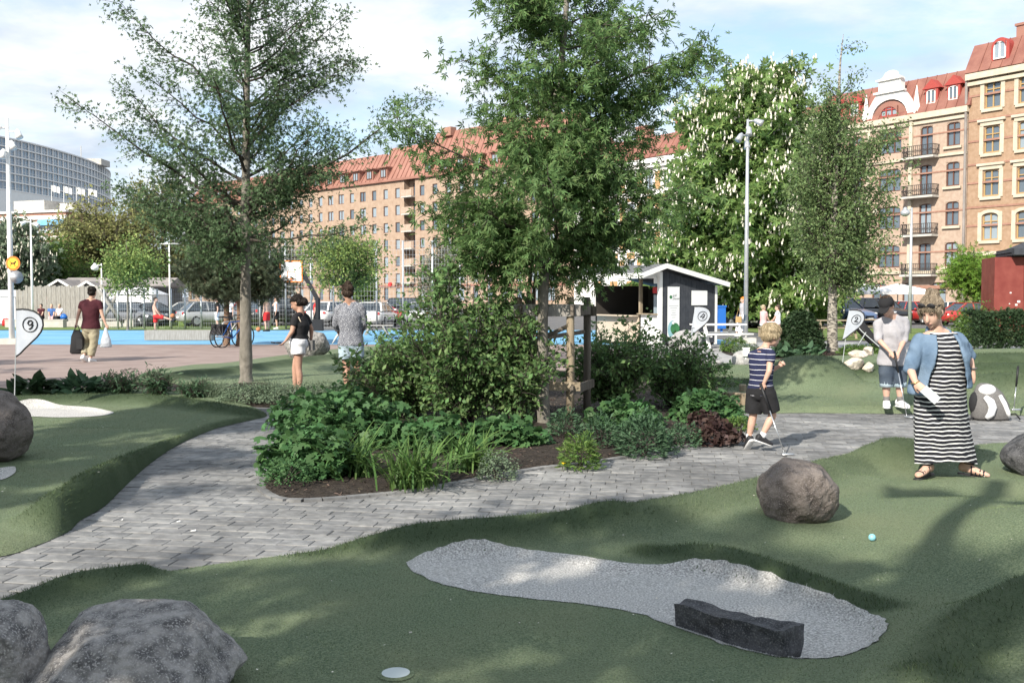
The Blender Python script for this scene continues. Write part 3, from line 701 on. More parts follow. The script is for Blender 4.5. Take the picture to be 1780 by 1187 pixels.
mb.build('wall', 'brick_tan', Db, fixn=False)
for c, z, w, h in wins: put_window(Db, c, z, w, h, 'frame_brown', style='two' if w > 1.2 else 'one', gm='window_glass' if r0.random() < .6 else 'window_glass_pale')
q = MB(); q.box((WD / 2, -.2, 20.3), (WD, .5, .35)); q.box((WD / 2, -.06, 3.5), (WD, .15, .3)); q.build('cornice', 'roof_orange', Db)
for k in range(6):
    bl = thing('balcony', None, None); bl.parent = Db; bl.location = (cb, 0, 3.9 + 2.7 * k)
    q = MB(); q.box((0, .1, 0), (2.5, 1.7, .2)); q.build('balcony_slab', 'concrete', bl)
    q = MB(); q.box((0, -.7, .6), (2.5, .08, 1.0)); q.build('balcony_railing', 'brick_pale', bl); put_window(bl, .3, .15, 1.1, 2.0, 'frame_brown', style='two', y=.95)
def roof_seg(x0, x1, top, inset):
    q = MB(); y0 = -.4; q.add([(x0, y0, 20.45), (x1, y0, 20.45), (x1 - .8, y0 + inset, top), (x0 + .8, y0 + inset, top), (x0, 14, 20.45), (x1, 14, 20.45)], [(0, 1, 2, 3), (1, 5, 2), (4, 0, 3), (5, 4, 3, 2), (4, 5, 1, 0)])
    o = q.build('roof', 'roof_orange', Db); n = int((x1 - x0) / 1.1); s = MB()
    for i in range(1, n): x = x0 + (x1 - x0) * i / n; k = (x - x0) / (x1 - x0); s.bar((x, y0 - .03, 20.5), (x0 + .8 + (x1 - x0 - 1.6) * k, y0 + inset - .03, top), .09, .1)
    s.build('seam', 'roof_red', o); return o
a1, a2, a3, a4 = alongD(470), alongD(655), alongD(733), alongD(800)
roof_seg(0, a1, 24.8, 3.5); r1 = roof_seg(a1 + .01, a2, 25.3, 3.4); roof_seg(a2 + .01, a3, 26.0, 3.2); r2 = roof_seg(a3 + .01, WD, 27.2, 3.0)
for x in (a3 + 4, a4 + 8): q = MB(); q.box((x, 2.2, 27), (2, 1.2, 1.3)); q.build('chimney', 'brick_red', r2)
for i in range(26):
    c = 6 + i * 3.6
    if abs(c - cb) < 2.5: continue
    d = thing('dormer', None, None); d.parent = Db; d.location = (c, 0, 20.6)
    q = MB(); q.box((0, .55, .9), (1.9, 1.7, 1.8)); q.box((0, .4, 1.9), (2.3, 2.2, .2)); q.build('dormer_body', 'roof_orange', d); put_window(d, 0, .3, 1.3, 1.3, 'frame_brown', style='two', y=-.47, gm='window_glass_pale')
# storefront sign
def text_mesh(s, size, mname, name='lettering', align='CENTER', ext=.01):
    cu = bpy.data.curves.new(name, 'FONT'); cu.body = s; cu.size = size; cu.align_x = align; cu.extrude = ext; cu.resolution_u = 3
    o = bpy.data.objects.new(name, cu); COL.objects.link(o); dg = bpy.context.evaluated_depsgraph_get(); me = bpy.data.meshes.new_from_object(o.evaluated_get(dg)); bpy.data.objects.remove(o); bpy.data.curves.remove(cu)
    me.materials.clear(); me.materials.append(MT(mname)); return me
mat('ink', (.02, .02, .022), .7); mat('sign_red', (.55, .03, .03), .5)
xs = alongD(693); q = MB(); q.tube([(xs - 1.9, -.25, 3.75), (xs - 1.9, -.05, 3.75)], .38, 16); q.build('sign_disc', 'sign_red', Db)
o = link('sign_lettering', text_mesh('ZEN', .75, 'ink', ext=.03), Db, (xs, -.2, 3.5)); o.rotation_euler.x = R(90)
# --- curved glass office tower
Tw = thing('office_tower', 'curved blue glass office tower on a white base beyond the trees', 'building', (-150, 330, 0))
pl = spline([Vector((AT(px, 500, D).x, D, 0)) for px, D in ((-150, 288), (-60, 295), (0, 303), (60, 318), (110, 335), (150, 353), (180, 373), (192, 388), (193, 405))], 12)
cum = [0]
for a, b in zip(pl[:-1], pl[1:]): cum.append(cum[-1] + (b - a).length)
def on_curve(s):
    i = max(0, min(len(pl) - 2, int(np.searchsorted(cum, s)) - 1)); t = (s - cum[i]) / (cum[i + 1] - cum[i]); d = (pl[i + 1] - pl[i]).normalized(); return pl[i].lerp(pl[i + 1], t), d
org = Vector((-150, 330, 0)); bay = 3.35; nb_ = int(cum[-1] / bay); z0, fh = 34.0, 2.62
ws = MB(); bs = MB(); fl = MB()
for i in range(nb_):
    a, _ = on_curve(i * bay); b, _ = on_curve((i + 1) * bay); a = a - org; b = b - org; d = (b - a).normalized(); nrm = Vector((d.y, -d.x, 0))
    ws.quad(a + Vector((0, 0, z0)) - nrm * .3, b + Vector((0, 0, z0)) - nrm * .3, b + Vector((0, 0, z0 + fh * 6 - .6)) - nrm * .3, a + Vector((0, 0, z0 + fh * 6 - .6)) - nrm * .3)
    bs.quad(a + Vector((0, 0, 10)) + nrm * .4, b + Vector((0, 0, 10)) + nrm * .4, b + Vector((0, 0, z0)) + nrm * .4, a + Vector((0, 0, z0)) + nrm * .4)
    for k in range(7): zz = z0 + fh * k + .1; fl.bar(a + Vector((0, 0, zz)) + nrm * .12, b + Vector((0, 0, zz)) + nrm * .12, .7 if k < 6 else 1.0, .42)
    fl.bar(a + Vector((0, 0, z0)) + nrm * .2, a + Vector((0, 0, z0 + fh * 6)) + nrm * .2, .28, .5)
bs.build('white_base', 'white_paint', Tw); ws.build('tower_core', 'roof_grey', Tw); fl.build('floor_bands', 'frame_white', Tw)
wp = {}
q = MB()
for s in (-1, 1): q.quad((s * .78 - .7, 0, 0), (s * .78 + .7, 0, 0), (s * .78 + .7, 0, fh - .5), (s * .78 - .7, 0, fh - .5))
pane2 = q.mesh('window', 'glass_blue')
q = MB(); q.box((0, -.05, (fh - .5) / 2), (.14, .1, fh - .5)); q.box((0, -.05, .6), (3.0, .1, .08)); bars2 = q.mesh('mullion', 'frame_white', fixn=True)
for i in range(nb_):
    a, d = on_curve((i + .5) * bay); nrm = Vector((d.y, -d.x, 0)); p = a - org + nrm * .05
    for k in range(6):
        o = link('window', pane2, Tw, (p.x, p.y, z0 + fh * k + .33), math.atan2(d.y, d.x)); link('mullion', bars2, o)
q = MB(); e = on_curve(cum[-1] * .62)[0] - org; q.box((e.x - 6, e.y + 12, z0 + fh * 6 + 1), (14, 8, 2.2)); q.bar((e.x - 8, e.y + 12, z0 + 17), (e.x - 8, e.y + 12, z0 + 23), .2); q.build('roof_plant', 'concrete', Tw)
# --- low brick building in front of the tower
p = AT(20, 450, 150); Lb = thing('brick_office', 'low red brick office with white bands under the glass tower', 'building', (p.x, 150, 0), R(-20))
q = MB(); q.box((3, 5, 7), (15, 10, 14)); q.build('wall', 'brick_red', Lb)
q = MB()
for z in (7.2, 10.2, 13.2): q.box((3, -.05, z), (15.2, .3, .55))
q.box((3, 5, 14.1), (15.6, 10.6, .3)); q.build('white_band', 'stone_white', Lb)
for z in (7.9, 10.9):
    for i in range(9): put_window(Lb, -3.5 + i * 1.65, z, 1.4, 1.7, 'frame_white', style='two', y=-.2, gm='window_glass_pale')
q = MB(); q.box((0, 6, 15.2), (6, 5, 2)); q.box((6, 7, 15.0), (3, 4, 1.6)); q.build('roof_plant', 'concrete', Lb)
q = MB(); q.prism([(-.9, 0), (-.2, 0), (-.2, .9)], 0, 5.5, 10.4); o = q.build('awning', 'blue_court', Lb); o.location.z = 12
# flags by the tower
for i, x in enumerate((91, 112, 134, 155)):
    p = AT(x, 400, 210); fg = thing('flagpole', ['white flag flying on the pole by the white lamp post side of the tower', 'white flag flying second in the row before the tower', 'white flag flying third in the row before the tower', 'white flag on the pole closest to the curved end of the tower'][i], 'flag', (p.x, 210, 0), 0, 'white flags before the tower')
    zt = AT(x, 322 + i * 2, 210).z; q = MB(); q.tube([(0, 0, 0), (0, 0, zt)], [.12, .06], 8); q.build('pole', 'white_paint', fg)
    q = MB(); n = 6
    for j in range(n):
        f = lambda k: (k / n * 1.8, .25 * math.sin(k * 1.7), -.5 * (k / n) ** 1.3)
        a = f(j); b = f(j + 1); q.add([(a[0], a[1], zt + a[2]), (b[0], b[1], zt + b[2]), (b[0], b[1], zt + b[2] - 1.3), (a[0], a[1], zt + a[2] - 1.3), (a[0], a[1] + .03, zt + a[2]), (b[0], b[1] + .03, zt + b[2]), (b[0], b[1] + .03, zt + b[2] - 1.3), (a[0], a[1] + .03, zt + a[2] - 1.3)], [(0, 1, 2, 3), (7, 6, 5, 4), (0, 4, 5, 1), (3, 2, 6, 7)])
    q.build('flag', 'white_paint', fg)
# ------------------------------------------------------------------ foliage
def leaf_mat(name, c, isl=.35, tr=.35, rough=.55): return mat(name, c, rough, island=isl, trans=tr, spec=.25)
leaf_mat('leaf_oak', (.13, .205, .10), .4, .5); leaf_mat('leaf_star', (.135, .225, .08), .4, .5); leaf_mat('leaf_birch', (.17, .245, .10), .35, .5)
leaf_mat('leaf_chestnut', (.17, .265, .08), .35, .45); leaf_mat('leaf_lime', (.22, .30, .09)); leaf_mat('leaf_olive', (.27, .28, .11), .35, .42)
leaf_mat('leaf_shrub', (.14, .235, .085), .45, .42); leaf_mat('leaf_geranium', (.07, .15, .055), .3, .3); leaf_mat('leaf_lily', (.09, .165, .045), .35, .3)
leaf_mat('leaf_grey', (.14, .19, .12), .3, .25); leaf_mat('leaf_dark', (.035, .065, .028), .35, .2); leaf_mat('leaf_pine', (.085, .115, .065), .35, .1)
leaf_mat('leaf_red', (.06, .036, .032), .4, .2); leaf_mat('leaf_hosta', (.065, .125, .065), .25, .25); leaf_mat('leaf_bright', (.15, .27, .04), .3, .4)
leaf_mat('leaf_willow', (.20, .22, .16), .3, .3); leaf_mat('leaf_mid', (.12, .20, .05), .35, .4)
mat('blossom', (.78, .74, .62), .8, island=.2, trans=.2)
mat('bark_birch', (.36, .33, .28), .9, (.055, .05, .045), 9, 6, bump=.6, bsc=14, stretch=(1, 1, 2.2), ramp=(.42, .62))
mat('bark', (.085, .07, .055), .95, (.15, .13, .11), 14, 6, bump=.8, bsc=26, stretch=(1, 1, .35))
mat('bark_grey', (.13, .12, .10), .95, (.22, .20, .17), 10, 6, bump=.7, bsc=22, stretch=(1, 1, .6))
mat('bark_pine', (.14, .085, .055), .95, (.24, .16, .11), 14, 6, bump=.8, bsc=26, stretch=(1, 1, .5))
mat('twig', (.06, .05, .042), .9)
TPL = {}
def tri_fan(lobes):
    V = []; Fc = []
    for ang, ln, w, x0 in lobes:
        a = R(ang); c, s = math.cos(a), math.sin(a); b = len(V)
        for x, y, z in ((0, 0, 0), (ln * .5, w, .06), (ln, 0, -.05 * ln), (ln * .5, -w, .06)):
            V.append((x0 + x * c - y * s, x * s + y * c, z))
        Fc += [(b, b + 2, b + 1), (b, b + 3, b + 2)]
    return np.array(V), np.array(Fc)
TPL['oval'] = tri_fan([(0, 1, .27, 0)])
TPL['needle1'] = tri_fan([(0, 1, .05, 0)])
TPL['narrow'] = tri_fan([(0, 1, .13, 0)])
TPL['oak'] = tri_fan([(0, 1, .12, 0), (48, .55, .10, .22), (-48, .55, .10, .22)])
TPL['star'] = tri_fan([(0, 1, .11, 0), (42, .8, .10, .08), (-42, .8, .10, .08), (85, .5, .09, .05), (-85, .5, .09, .05)])
TPL['palm'] = tri_fan([(0, 1, .2, 0), (50, .9, .18, 0), (-50, .9, .18, 0), (105, .7, .16, 0), (-105, .7, .16, 0)])
TPL['needles'] = tri_fan([(a, 1, .035, 0) for a in (-70, -45, -22, 0, 22, 45, 70)])
TPL['spray'] = tri_fan([(0, 1, .16, 0), (35, .7, .12, .15), (-35, .7, .12, .15)])
def scalloped(n=7):
    V = [(.42, 0, .03)]; Fc = []
    k = n * 2
    for i in range(k + 1):
        a = -2.55 + 5.1 * i / k; r = (.62 if i % 2 else .47)
        V.append((.42 + r * math.cos(a), r * math.sin(a), -.05 if i % 2 else .04))
    for i in range(k): Fc.append((0, 1 + i, 2 + i))
    return np.array(V), np.array(Fc)
TPL['scallop'] = scalloped()
def heart():
    o = [(0, 0), (-.08, .2), (.12, .38), (.45, .36), (.75, .2), (1, 0)]; V = [(.4, 0, -.10)] + [(x, y, .05) for x, y in o] + [(x, -y, .05) for x, y in o[1:-1]]
    idx = [1, 2, 3, 4, 5, 6, 10, 9, 8, 7]; Fc = [(0, idx[i], idx[(i + 1) % 10]) for i in range(10)]
    return np.array(V), np.array(Fc)
TPL['heart'] = heart()
def unit(a): return a / (np.linalg.norm(a, axis=1)[:, None] + 1e-9)
def leaf_cloud(p, d, size, tpl, up=.5, seed=0):
    """positions p, axis directions d -> vertices, faces"""
    r = np.random.default_rng(seed); T, Fc = TPL[tpl]; n = len(p); d = unit(d)
    nr = r.normal(size=(n, 3)); nr[:, 2] += up * 2; nr = unit(nr - d * (nr * d).sum(1)[:, None]); w = np.cross(nr, d)
    s = (size * r.uniform(.65, 1.25, n))[:, None]
    V = p[:, None, :] + s[:, :, None] * (T[None, :, 0, None] * d[:, None, :] + T[None, :, 1, None] * w[:, None, :] + T[None, :, 2, None] * nr[:, None, :])
    k = len(T); Fs = (np.arange(n) * k)[:, None, None] + Fc[None]
    return V.reshape(-1, 3), Fs.reshape(-1, 3)
def tubes_np(name, lines, mname, parent, n=5):
    Vs = []; Fs = []; o = 0; ang = np.arange(n) * 2 * np.pi / n
    for pts, rad in lines:
        pts = np.asarray(pts); k = len(pts); d = np.gradient(pts, axis=0); d = unit(d)
        ref = np.array([1., 0, 0]) if abs(d[0, 0]) < .8 else np.array([0, 1., 0]); x = unit(ref - d * (d @ ref)[:, None]); y = np.cross(d, x)
        rad = np.asarray(rad)[:, None, None]
        V = pts[:, None, :] + rad * (np.cos(ang)[None, :, None] * x[:, None, :] + np.sin(ang)[None, :, None] * y[:, None, :])
        i = np.arange(k - 1)[:, None] * n; j = np.arange(n)[None, :]; j2 = (j + 1) % n
        Fq = np.stack([i + j, i + j2, i + n + j2, i + n + j], -1).reshape(-1, 4) + o
        Vs.append(V.reshape(-1, 3)); Fs.append(Fq); o += k * n
    return link(name, np_mesh(name, np.concatenate(Vs), np.concatenate(Fs), mname, True), parent)
def interp_path(pts, z):
    for a, b in zip(pts[:-1], pts[1:]):
        if a[2] <= z <= b[2] or b is pts[-1]:
            t = np.clip((z - a[2]) / (b[2] - a[2] + 1e-9), 0, 1); return a + (b - a) * t
    return pts[-1]
def tree(name, label, loc, trunk, env, nb, slope, tpl, leafm, nleaf, lsize, seed, barkm='bark', group=None, sub=.45, droop=.25, spread=.10, extra=(), zmin=None, blossoms=0, top_fill=True, crown_name='crown', up=.4, fill=(.5, .55)):
    """trunk: [(x,y,z,r)] local; env: [(z, reach towards -x, reach towards +x)] local"""
    r = np.random.default_rng(seed); t = thing(name, label, 'tree', loc, 0, group)
    tp = np.array([q[:3] for q in trunk], float); tr = np.array([q[3] for q in trunk])
    sp = spline([Vector(q[:3]) for q in trunk], 4); rr = np.interp([p.z for p in sp], tp[:, 2], tr)
    rr = np.array(rr) * (1 + .05 * r.normal(size=len(rr)))
    rr[0] *= 1.25
    tubes_np('trunk', [(np.array([tuple(p) for p in sp]), rr)], barkm, t, 12)
    ez = np.array([e[0] for e in env]); el = np.array([e[1] for e in env]); er = np.array([e[2] for e in env])
    lines = []; anch = []; dirs = []
    zs = np.linspace(ez[0], ez[-1], 60); w = np.interp(zs, ez, (el + er) / 2); w = w ** 1.3; w /= w.sum()
    zlo = ez[0] - .1 if zmin is None else zmin
    def branch(st, tip, r0):
        L = np.linalg.norm(tip - st)
        if L < .08: return
        ctrl = st + (tip - st) * .5 + np.array([0, 0, -.10 * L]) + r.normal(size=3) * L * .05
        u = np.linspace(0, 1, 8)[:, None]; pts = (1 - u) ** 2 * st + 2 * u * (1 - u) * ctrl + u * u * tip
        pts[1:-1] += r.normal(size=(6, 3)) * L * .012
        lines.append((pts, np.linspace(r0, .003, 8)))
        ns = max(3, int(L * 7))
        for f in np.linspace(.22, 1, ns):
            i = min(6, int(f * 7)); a = pts[i] + (pts[i + 1] - pts[i]) * (f * 7 - i); d = pts[i + 1] - pts[i]; d /= np.linalg.norm(d) + 1e-9
            for _ in range(2):
                q = r.normal(size=3); q[2] *= .6; q -= d * (q @ d) * .5; q /= np.linalg.norm(q)
                sd = d * .6 + q * .85; sd[2] -= droop * r.uniform(0, 1); sl = sub * r.uniform(.5, 1.2) * (1.1 - .5 * f) * min(1, L / 1.2 + .3)
                e = a + sd * sl; mid = (a + e) / 2 + np.array([0, 0, .04 * sl])
                lines.append((np.array([a, mid, e]), np.array([.006, .004, .0015]) * (1 if lsize < .2 else 2.5)))
                kk = max(2, int(sl * 14))
                for g in np.linspace(.25, 1.05, kk):
                    anch.append(a + (e - a) * g); dirs.append(sd)
    for b in range(nb):
        z = r.choice(zs, p=w); az = b * 2.39996 + r.uniform(-.5, .5); cx = math.cos(az)
        reach = np.interp(z, ez, el) * max(0, -cx) + np.interp(z, ez, er) * max(0, cx); mean = (np.interp(z, ez, el) + np.interp(z, ez, er)) / 2
        reach = reach * abs(cx) + mean * (1 - abs(cx)); reach *= fill[0] + fill[1] * r.uniform(0, 1) ** .6
        zst = max(zlo + r.uniform(0, .3), z - reach * slope * r.uniform(.7, 1.2)); zst = min(zst, tp[-1, 2] - .05)
        st = interp_path(tp, zst); ax = interp_path(tp, min(z, tp[-1, 2])); tip = np.array([ax[0] + math.cos(az) * reach, ax[1] + math.sin(az) * reach, z])
        branch(st, tip, max(.006, np.interp(zst, tp[:, 2], tr) * .42))
    for st, tip, r0 in extra: branch(np.array(st, float), np.array(tip, float), r0)
    tubes_np('branches', lines, 'twig' if barkm != 'bark_pine' else barkm, t, 5)
    A = np.array(anch); D = np.array(dirs); k = r.integers(0, len(A), nleaf)
    P = A[k] + r.normal(size=(nleaf, 3)) * spread; DD = D[k] * .6 + r.normal(size=(nleaf, 3)) * .75; DD[:, 2] -= droop * 1.2
    V, Fs = leaf_cloud(P, DD, lsize, tpl, up, seed)
    o = link(crown_name, np_mesh('crown', V, Fs, leafm), t)
    if blossoms:
        k = r.integers(0, len(A), blossoms * 4); Q = A[k]; c = np.array([tp[-1, 0], tp[-1, 1], (ez[0] + ez[-1]) / 2]); e = (Q - c); sc = np.hypot(e[:, 0], e[:, 1]) / (np.interp(Q[:, 2], ez, (el + er) / 2) + .01) + (e[:, 1] < 0) * .9
        o_ = e / (np.linalg.norm(e, axis=1)[:, None] + 1e-6); Q = r.permutation((Q + o_ * .3)[np.argsort(-sc)[:int(blossoms * 1.5)]])[:blossoms] + r.normal(size=(blossoms, 3)) * .12 + [0, -.25, .15] ; n = len(Q); ang = np.arange(6) * np.pi / 3; Vb = []; Fb = []
        ring = np.stack([np.cos(ang), np.sin(ang), 0 * ang], 1)
        T = np.concatenate([ring * .30, ring * .36 + [0, 0, .35], ring * .2 + [0, 0, .8], [[0, 0, 1.1]]]); Fc = []
        for a in range(2):
            for i in range(6): Fc += [(a * 6 + i, a * 6 + (i + 1) % 6, a * 6 + 6 + (i + 1) % 6), (a * 6 + i, a * 6 + 6 + (i + 1) % 6, a * 6 + 6 + i)]
        for i in range(6): Fc.append((12 + i, 12 + (i + 1) % 6, 18))
        Fc = np.array(Fc); sz = r.uniform(.15, .27, n)[:, None, None]
        lean = r.normal(size=(n, 1, 3)) * .16; lean[..., 2] = 0
        Vb = Q[:, None, :] + sz * (T[None] * np.array([.62, .62, 1]) * (1 + r.normal(size=(n, 19, 1)) * .12) + lean * T[None, :, 2:3]); Fb = (np.arange(n) * 19)[:, None, None] + Fc[None]
        link('blossoms', np_mesh('blossoms', Vb.reshape(-1, 3), Fb.reshape(-1, 3), 'blossom', True), t)
    return t

def env_px(rows, D, cx, zb):       # photo rows (y, x left, x right) -> (z, reach left, reach right)
    out = []
    for y, a, b in rows:
        out.append((AT(cx, y, D).z - zb, (cx - a) / F * D, (b - cx) / F * D))
    return sorted(out)
def trunk_px(pts, D, base):
    out = []
    for x, y, r in pts:
        p = AT(x, y, D); out.append((p.x - base.x, 0, p.z - base.z, r))
    return out
# left tree in the bed
b = G(428, 668); D = b.y; b.z = .02
tree('slender_tree', 'tall slender tree with grey ringed trunk and ascending branches beside the couple', b,
     trunk_px([(428, 672, .125), (427, 560, .105), (427, 400, .085), (428, 250, .068), (430, 100, .05), (434, -60, .035), (436, -260, .012)], D, b),
     env_px([(462, 350, 540), (420, 300, 590), (380, 250, 610), (330, 225, 600), (280, 225, 625), (230, 215, 620), (170, 200, 610), (100, 205, 610), (40, 205, 600), (-60, 240, 560), (-180, 320, 520), (-270, 400, 460)], D, 428, 0.02),
     74, .75, 'oak', 'leaf_oak', 34000, .085, 3, 'bark_grey', sub=.5, spread=.07, zmin=2.3,
     extra=[((0, 0, 3.1), (3.25, -.3, 4.95), .04), ((0, 0, 3.0), (-2.85, -.4, 4.9), .04), ((0, 0, 2.6), (-2.3, .5, 3.45), .03), ((0, 0, 2.55), (2.2, -.6, 2.75), .03)], droop=.3)
# tree in the middle of the island bed
b = G(945, 752); D = b.y; b.z = .05
tree('staked_tree', 'young tree with lobed leaves tied inside the timber stake frame', b,
     trunk_px([(945, 756, .085), (943, 640, .066), (944, 520, .06), (949, 400, .055), (956, 280, .05), (970, 150, .04), (984, 20, .03), (990, -160, .012)], D, b),
     env_px([(505, 880, 1050), (470, 800, 1075), (430, 740, 1140), (380, 722, 1180), (320, 725, 1165), (260, 750, 1100), (210, 800, 1070), (160, 800, 1130), (110, 800, 1190), (60, 795, 1180), (10, 805, 1150), (-80, 840, 1120), (-170, 920, 1040)], D, 955, .05),
     66, .55, 'star', 'leaf_star', 16500, .098, 5, 'bark_grey', sub=.45, spread=.08, zmin=1.75, droop=.45,
     extra=[((.05, 0, 2.6), (-1.62, -.3, 3.45), .02), ((.1, 0, 3.3), (1.75, -.2, 4.25), .02), ((0, 0, 2.0), (1.55, -.2, 2.75), .02), ((0, 0, 2.0), (-.95, -.2, 2.2), .015)])
# birch beside flag 2
b = G(1447, 612); D = b.y
tree('birch_tree', 'feathery young birch with white trunk beside the rounded conifer bush', b,
     trunk_px([(1447, 616, .17), (1447, 540, .125), (1449, 400, .10), (1455, 250, .07), (1460, 120, .03), (1466, 60, .008)], D, b),
     env_px([(510, 1420, 1490), (470, 1370, 1545), (420, 1365, 1555), (360, 1365, 1550), (300, 1375, 1570), (240, 1375, 1565), (190, 1385, 1540), (150, 1400, 1525), (110, 1425, 1500), (62, 1455, 1478)], D, 1452, gz(D)),
     105, 1.0, 'oval', 'leaf_birch', 27000, .095, 9, 'bark_birch', sub=.55, spread=.09, zmin=1.8, droop=.5)
# chestnut in bloom
b = AT(1300, 560, 58); b.z = gz(58)
tree('chestnut_tree', 'huge horse chestnut covered in white blossom candles behind the kiosk', b,
     [(0, 0, 0, .5), (.1, 0, 3, .42), (0, 0, 8, .3), (0, 0, 14, .08)],
     env_px([(535, 1120, 1440), (490, 1110, 1470), (430, 1120, 1480), (360, 1145, 1475), (290, 1165, 1465), (220, 1170, 1450), (170, 1200, 1435), (130, 1225, 1400), (106, 1270, 1350)], 58, 1300, b.z),
     150, .5, 'palm', 'leaf_chestnut', 38000, .38, 21, 'bark', sub=1.3, spread=.32, zmin=1.5, droop=.2, blossoms=4200, fill=(.72, .33))
# clipped lime tree
b = G(598, 591); D = b.y
tree('round_tree', 'small round light green tree standing by the basketball court', b,
     trunk_px([(603, 592, .07), (600, 540, .06), (598, 480, .05), (600, 420, .02)], D, b),
     env_px([(488, 545, 655), (470, 522, 675), (445, 520, 684), (420, 535, 670), (402, 570, 640)], D, 600, gz(D)), 60, .35, 'oval', 'leaf_lime', 9000, .12, 31, 'bark_grey', sub=.5, spread=.12, zmin=1.9)
# pines behind the bicycles
for k, (x, y0, sd) in enumerate(((394, 600, 41), (409, 602, 43))):
    b = G(x, y0); D = b.y; b.x += 0; b.y += k * .5
    tree('pine_tree', ['bushy grey green pine with slim trunk leaning behind the parked bicycles', 'bushy grey green pine with straight trunk touching its twin behind the bicycles'][k], b,
         trunk_px([(x, y0 + 2, .11), (x, 540, .095), (x, 470, .08), (x + 2, 395, .03)], D, b),
         env_px([(512, x - 50, x + 70) if k else (512, x - 40, x + 40), (490, x - 85, x + 90), (460, x - 88, x + 85), (430, x - 70, x + 70), (400, x - 20, x + 30)], D, x, gz(D)), 46, .15, 'needles', 'leaf_pine', 6500, .17, sd, 'bark_pine', sub=.5, spread=.10, zmin=1.4, group=None, droop=-.2)
def simple_tree(name, label, cx, base_y, D, rows, tpl, lm, nl, ls, seed, nb=60, bark='bark', group=None, blossoms=0, tr=.15):
    b = AT(cx, base_y, D); b.z = gz(D); zt = AT(cx, rows[-1][0], D).z - b.z
    return tree(name, label, b, [(0, 0, 0, tr), (.03, 0, zt * .3, tr * .8), (0, 0, zt * .6, tr * .5), (0, 0, zt * .95, tr * .15)], env_px(rows, D, cx, b.z), nb, .45, tpl, lm, nl, ls, seed, bark, group, sub=ls * 4, spread=ls * 1.1, blossoms=blossoms, fill=(.6, .45))
simple_tree('small_tree', 'small pale green tree with thin trunk in front of the white marquee', 222, 567, 53, [(508, 200, 248), (480, 188, 285), (450, 190, 292), (425, 205, 275), (408, 225, 245)], 'oval', 'leaf_lime', 5000, .17, 51, 40, 'bark_grey', tr=.07)
simple_tree('olive_tree', 'broad olive yellow tree rising behind the wooden hut roofs', 170, 560, 92, [(500, 95, 250), (450, 88, 280), (400, 95, 290), (360, 120, 270), (343, 150, 200)], 'oval', 'leaf_olive', 15000, .36, 53, 90, tr=.3)
simple_tree('olive_tree', 'olive yellow tree with thin bare top behind the pale lamp head', 285, 560, 96, [(490, 215, 360), (440, 205, 375), (390, 210, 360), (350, 235, 330), (318, 200, 290)], 'oval', 'leaf_olive', 12000, .34, 55, 80, tr=.3)
simple_tree('green_tree', 'leafy mid green tree above the plank fence', 75, 560, 85, [(500, 40, 150), (470, 45, 160), (440, 55, 150), (415, 80, 130)], 'oval', 'leaf_mid', 8000, .3, 57, 60, tr=.2)
simple_tree('white_flowering_tree', 'chestnut dotted with white flowers beside the orange round sign', 25, 560, 80, [(510, -30, 70), (470, -40, 85), (430, -40, 90), (400, -30, 60), (372, -10, 30)], 'palm', 'leaf_grey', 7000, .3, 59, 70, blossoms=520, tr=.25)
simple_tree('pale_willow', 'pale grey willow growing behind the tall mesh fence', 765, 560, 96, [(520, 745, 790), (495, 738, 800), (460, 745, 800), (425, 755, 790), (412, 765, 775)], 'narrow', 'leaf_willow', 5000, .4, 61, 50, tr=.12)
simple_tree('bright_sapling', 'bright green sapling beside the pale willow', 765, 560, 110, [(500, 750, 785), (480, 748, 790), (465, 755, 780), (455, 762, 772)], 'oval', 'leaf_bright', 2500, .32, 63, 30, tr=.08)
simple_tree('maple_sapling', 'bright green young maple in front of the brown double door', 1690, 560, 66, [(505, 1668, 1722), (485, 1655, 1730), (460, 1660, 1732), (440, 1678, 1722), (418, 1692, 1704)], 'star', 'leaf_bright', 3400, .3, 65, 36, 'bark_grey', tr=.07)
simple_tree('street_tree', 'pale leafed street tree behind the basketball backboard', 470, 560, 115, [(520, 430, 530), (490, 425, 545), (460, 430, 545), (430, 455, 520)], 'oval', 'leaf_willow', 5000, .4, 67, 50, tr=.15)
simple_tree('street_tree', 'pale leafed street tree behind the small storefront sign', 625, 560, 125, [(525, 612, 645), (505, 605, 655), (490, 612, 650), (480, 620, 640)], 'oval', 'leaf_mid', 2500, .4, 69, 30, tr=.1)
